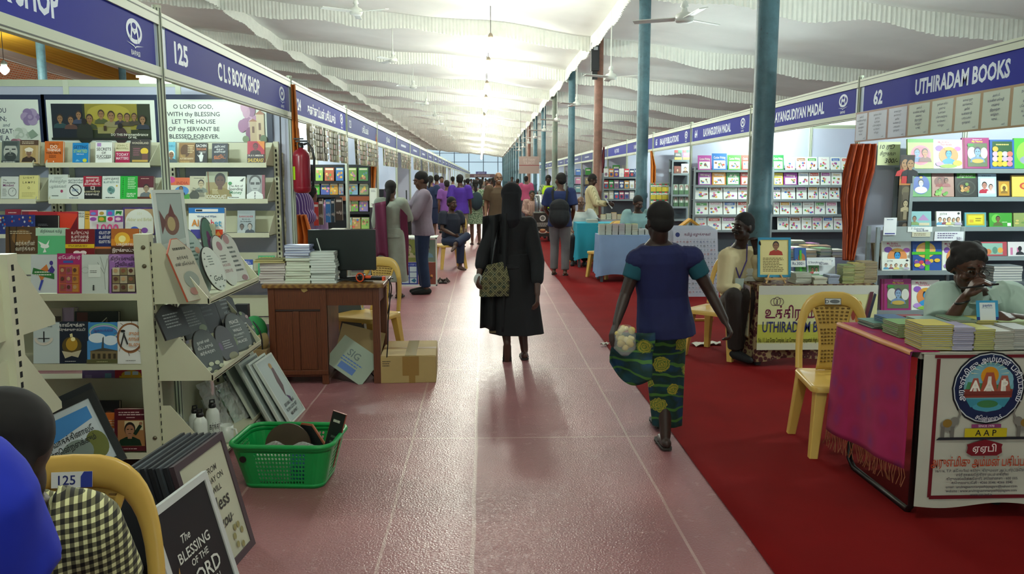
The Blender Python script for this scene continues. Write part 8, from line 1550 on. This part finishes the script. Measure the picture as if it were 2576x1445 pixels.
m = MB(); m.grid(lambda u, v: (-.012 + .024 * u + .004 * math.sin(v * 37), -.003 * abs(math.sin(v * 23)), 1.5 * v), 3, 60, mat('#8f8a74', .8, var=.4, scale=30)); m.obj('peeling_tape', None, 'peeling brown tape strip down the booth wall end', 'tape', M=TRS((at(716, 600, Y=7.52).x, 7.545, .35)))
# hanging strips of printed covers
STR = [mat(c, .35, var=.25, scale=24) for c in ('#8f9068', '#a8a07a', '#6a6a4c', '#989c74', '#7d7a54', '#b0a88a', '#84886a', '#a09880')]
def strip_mesh(i):
    m = MB(); w = .26
    m.grid(lambda u, v: (w * u, .012 * math.sin(u * 5 + i) - .01 * v, -.34 * v), 6, 5, STR[i]); rr = random.Random(i)
    els = [('r', a, .06 + .18 * j, a + .36, .20 + .18 * j, rr.choice(('#4a4a3a', '#c8c8a8', '#6a5a44', '#585a3a', '#8a4a3a'))) for j in range(5) for a in (.1, .54)]
    m.art(els, 0, -.34, w, .34, -.016); return m.mesh('cover_strip')
SM = [strip_mesh(i) for i in range(8)]
for k in range(1, 11):
    n = {1: 9, 2: 8, 3: 8}.get(k, 6)
    for i in range(n):
        o = bpy.data.objects.new('cover_strip', SM[(i * 3 + k) % 8]); COL.objects.link(o)
        o.location = (XL + .03, YL0 + 3 * k + .55 + i * (2.3 / n), 2.16); o.rotation_euler = (0, 0, R(90)); o.scale = (2.3 / n / .27, 1, 1.05 if k < 3 else .95)
        nm_ = {1: 'booth 124', 2: 'the booth after 124', 3: 'the booth past the second curtain'}.get(k)
        tag(o, 'clear strip of printed book covers, %s along %s fascia' % (ORD[i], nm_) if nm_ else 'clear strip of printed covers hung on a far fascia', 'strip', 'cover strips on %s' % nm_ if nm_ else 'far cover strips')
# black comic shelf
YC = 13.28
zc = [at(850, y, Y=YC).z for y in (456, 491, 533, 577)]
xa, xb = at(782, 500, Y=YC).x, at(929, 500, Y=YC).x; BKW = mat('#15171a', .5)
o = thing('display_rack', 'black slatted shelf of colourful comics on the booth 124 end wall', 'rack', (xa, YC, 0)); ww_ = xb - xa
for z in zc: MB().box(0, -.02, z - .04, ww_, .18, z, BKW).obj('shelf_board', o)
MB().box(0, .18, .1, ww_, .2, zc[0] + .27, BKW).obj('back_sheet', o)
for x in (-.02, ww_): MB().box(x, -.02, 0, x + .02, .2, zc[0] + .27, BKW).obj('side_panel', o)
MB().box(ww_ * .5, -.022, at(880, 505, Y=YC).z, ww_, -.02, at(880, 494, Y=YC).z, mat('#8a4418', .5)).obj('orange_strip', o)
cc = ['#8ab04a', '#b85a34', '#3a72b0', '#7a9a3a', '#4a8a44', '#4aa02a', '#4a5aa0', '#c8922a', '#8a8f94', '#7aa0b8', '#7a8a5a', '#b06a8a', '#b8a88a', '#6a9a3a', '#7a6aa0', '#8ab8b0', '#a8884a'] * 2
i = 0
for r, (pb, xs) in enumerate(((455, [(794, 812), (817, 840), (845, 864), (873, 897), (902, 926)]), (490, [(785, 804), (807, 829), (830, 850), (852, 864), (877, 900), (904, 927)]), (532, [(815, 832), (874, 883), (884, 901), (904, 926)]), (576, [(874, 885), (886, 907), (909, 929)]))):
    for j, (x0, x1) in enumerate(xs):
        fbook(x0, x1, pb - 29 - (4 if r == 0 else 0), pb, YC + .02, 'comic book, %s along the %s row of the black comic shelf' % (ORD[j], ORD[r]), cc[i], [('r', .08, .82, .92, .95, '#dfe0b8')] + blobs(i + 40, [PIC[i % 8], PIC[(i + 3) % 8], '#c8906a', '#d8c85a'], 7, .15, .85, .1, .75, .14), .02, 8, 'comics on the black shelf', name='comic_book', pages=False); i += 1
# front table of booth 124
tx, ty = -2.75, 8.5
o = thing('display_table', 'table of thick books in front of booth 124 behind the monitor', 'table', (tx, ty, 0)); MB().box(0, 0, .72, 1.0, 1.6, .75, WDT).obj('table_top', o); MB().box(.0, 0, .1, 1.0, .02, .72, mat('#6f3a1c', .7)).obj('front_panel', o)
for x in (.03, .94):
    for y in (.05, 1.53): MB().box(x, y, 0, x + .04, y + .04, .72, WD).obj('leg', o)
for i, (px, n, w, t) in enumerate(((777, 9, .20, .032), (800, 7, .22, .036), (850, 10, .16, .03), (880, 11, .15, .024))): stack(at(px, 580, Y=8.8 + .3 * (i > 1)).x, 8.8 + .3 * (i > 1), .751, n, w, .2, t, 'the %s thick pile on the booth 124 table' % ORD[i], ['#c8c4b4', '#8a3a34', '#b8b8a8'], '#c9c8b8', 0, .008)
for i, (x0, x1, pt, pb, c, lb) in enumerate(((790, 802, 509, 568, '#b82a1c', 'tall red book standing on the thick piles'), (803, 813, 500, 566, '#5a4428', 'tall brown book beside the red one on the piles'), (820, 832, 502, 560, '#3a7ab8', 'blue and white book standing on the booth 124 table'), (834, 842, 500, 560, '#1c3a4a', 'dark teal book standing next to the blue one'), (845, 862, 497, 555, '#4a3a2c', 'dark book with a portrait standing at the table end'))):
    fbook(x0, x1, pt, pb, 9.0, lb, c, [('t', 'தமிழ்', .5, .3, .1, '#e8d8c8', .8), ('r', .1, .8, .9, .9, '#d8d0c0')], .04, 2, pages=False, lift=.0)
m = MB(); m.ball((0, 0, .16), (.13, .1, .18), DUM); m.ball((.06, -.05, .06), (.1, .08, .08), DUM); me = remesh(m, .015); me.materials.clear(); me.materials.append(stripe('#5a3a78', '#b8a4c0', 30)); tag(part(me, 'school_bag', None, tuple(at(762, 560, Y=8.6))), 'purple and lilac striped bag on the booth 124 table', 'bag')
frame_pic(TRS(tuple(at(939, 522, Y=12.6)), 0, R(-6)), .115, .30, .008, '#c8ccb4', '#d4d8cc', [('lines', .15, .8, .85, .94, 2, '#6a6f6a'), ('lines', .15, .06, .85, .2, 2, '#6a6f6a')], 'narrow cream payment card frame on the black shelf end')
# low white rack of posters behind the grey-mauve man
px0, px1, Y_ = at(1004, 700, Y=11.95).x, at(1100, 700, Y=11.95).x, 11.95; zt = at(1050, 598, Y=11.95).z; zb_ = .02; w = px1 - px0
o = thing('poster_stand', 'low white stand with four posters behind the jeans of the browsing man', 'stand', (px0, Y_, 0)); WF = mat('#cfd6cc', .4)
MB().box(0, 0, zb_, .02, .02, zt, WF).box(w - .02, 0, zb_, w, .02, zt, WF).box(0, 0, zt - .02, w, .02, zt, WF).box(0, 0, zb_, w, .02, zb_ + .02, WF).obj('frame', o)
MB().box(0, .02, zt - .01, w, .5, zt, WF).obj('table_top', o)
for i, (c, els) in enumerate((('#7a7f3c', [('f', .5, .2, .6, '#a89a78', '#4a4a34', '#a89a78')] + blobs(2, ['#5a6a34', '#8a7a3a'], 6)), ('#6a7a6a', [('f', .5, .2, .6, '#c8b8a0', HR, '#6a8a9a')]), ('#2c3a8a', [('t', 'STEP BY STEP 2', .5, .86, .07, '#a8b4d8', .8)] + [('r', .08 + .45 * (q % 2), .06 + .26 * (q // 2), .47 + .45 * (q % 2), .29 + .26 * (q // 2), '#b8c8cc') for q in range(6)] + [('p', [(.6, .18), (.8, .28), (.9, .18), (.8, .08)], '#2a6a8a')]), ('#7a3a2c', blobs(8, ['#c88a4a', '#4a2a24', '#a84a34'], 8)))):
    a = .022 + (w - .04) * .5 * (i % 2); b = zb_ + .022 + (zt - zb_ - .05) * .5 * (1 - i // 2); m = MB(); pw, ph = (w - .05) * .5, (zt - zb_ - .06) * .5
    m.box(a, .004, b, a + pw, .010, b + ph, cm(c)); m.art(els, a, b, pw, ph, .004); m.obj('poster', o)
for i in range(2):
    p = at(1108 + 14 * i, 712, Z=.0); o = thing('sandal', 'brown strapped sandal on the floor by the seated man, %s of the pair' % ('outer', 'inner')[i], 'sandal', (p.x, p.y, 0), R(10 - 20 * i)); m = MB(); m.prism([(-.04, 0), (.04, 0), (.04, .02), (-.04, .02)], -.12, .12, BLK); m.obj('sole', o)
    MB().tube([(-.04, -.04, .02), (-.02, -.05, .06), (.02, -.05, .06), (.04, -.04, .02)], .012, mat('#3a2c24', .6), 8).tube([(-.04, .05, .02), (0, .06, .07), (.04, .05, .02)], .012, mat('#3a2c24', .6), 8).obj('strap', o)
# goods along the far front tables
for k in range(3, 12):
    y0 = YL0 + 3 * k + .5
    o = thing('sale_table', 'far front table of book piles along the curtain-side booths', 'table', (XL - .55, y0, 0), 0, 'far front tables'); MB().box(0, 0, .70, .6, 2.0, .73, WD).obj('table_top', o); MB().box(.58, 0, .08, .6, 2.0, .70, mat(('#8a9aa8', '#7a4a4a', '#a8a89a')[k % 3], .8)).obj('front_cloth', o)
    for i in range(6): stack(XL - .38 + .22 * (i % 2), y0 + .2 + .32 * i, .731, rnd.randint(4, 14), .2, .26, .022, '', [rnd.choice(PIC), '#c4c4b8', rnd.choice(PIC)], '#c4c2b4', 0, .01, mass=True)
    for i in range(5):
        MASS.M = TRS((XL - .75, y0 + .2 + .36 * i, 1.0 + .35 * (i % 2)), R(90), R(-8)); MASS.box(-.12, 0, 0, .12, .02, .3, cm(rnd.choice(PIC))).box(-.12, .05, -.95 - .35 * (i % 2), .12, .4, 0, cm('#a8aca8')); MASS.M = Matrix()
MASS.obj('heaped_books', None, 'small far and heaped books piled on the more distant tables and shelves', 'books', kind='stuff')
o = thing('printer', 'white and black boxed printer stacked by the second orange curtain', 'printer', (XL - .12, 14.2, 1.05)); MB().box(-.14, 0, 0, .14, .4, .2, WF).box(-.10, -.01, .09, .12, 0, .18, BLK).obj('body', o); MB().box(-.14, 0, .21, .14, .4, .38, BLK).obj('scanner_unit', o)
MB().box(-.2, -.02, 0, .16, .45, 1.05, mat('#9aa29a', .6)).obj('cabinet', None, 'pale cabinet under the boxed printer', 'cabinet', M=TRS((XL - .12, 14.2, 0)))
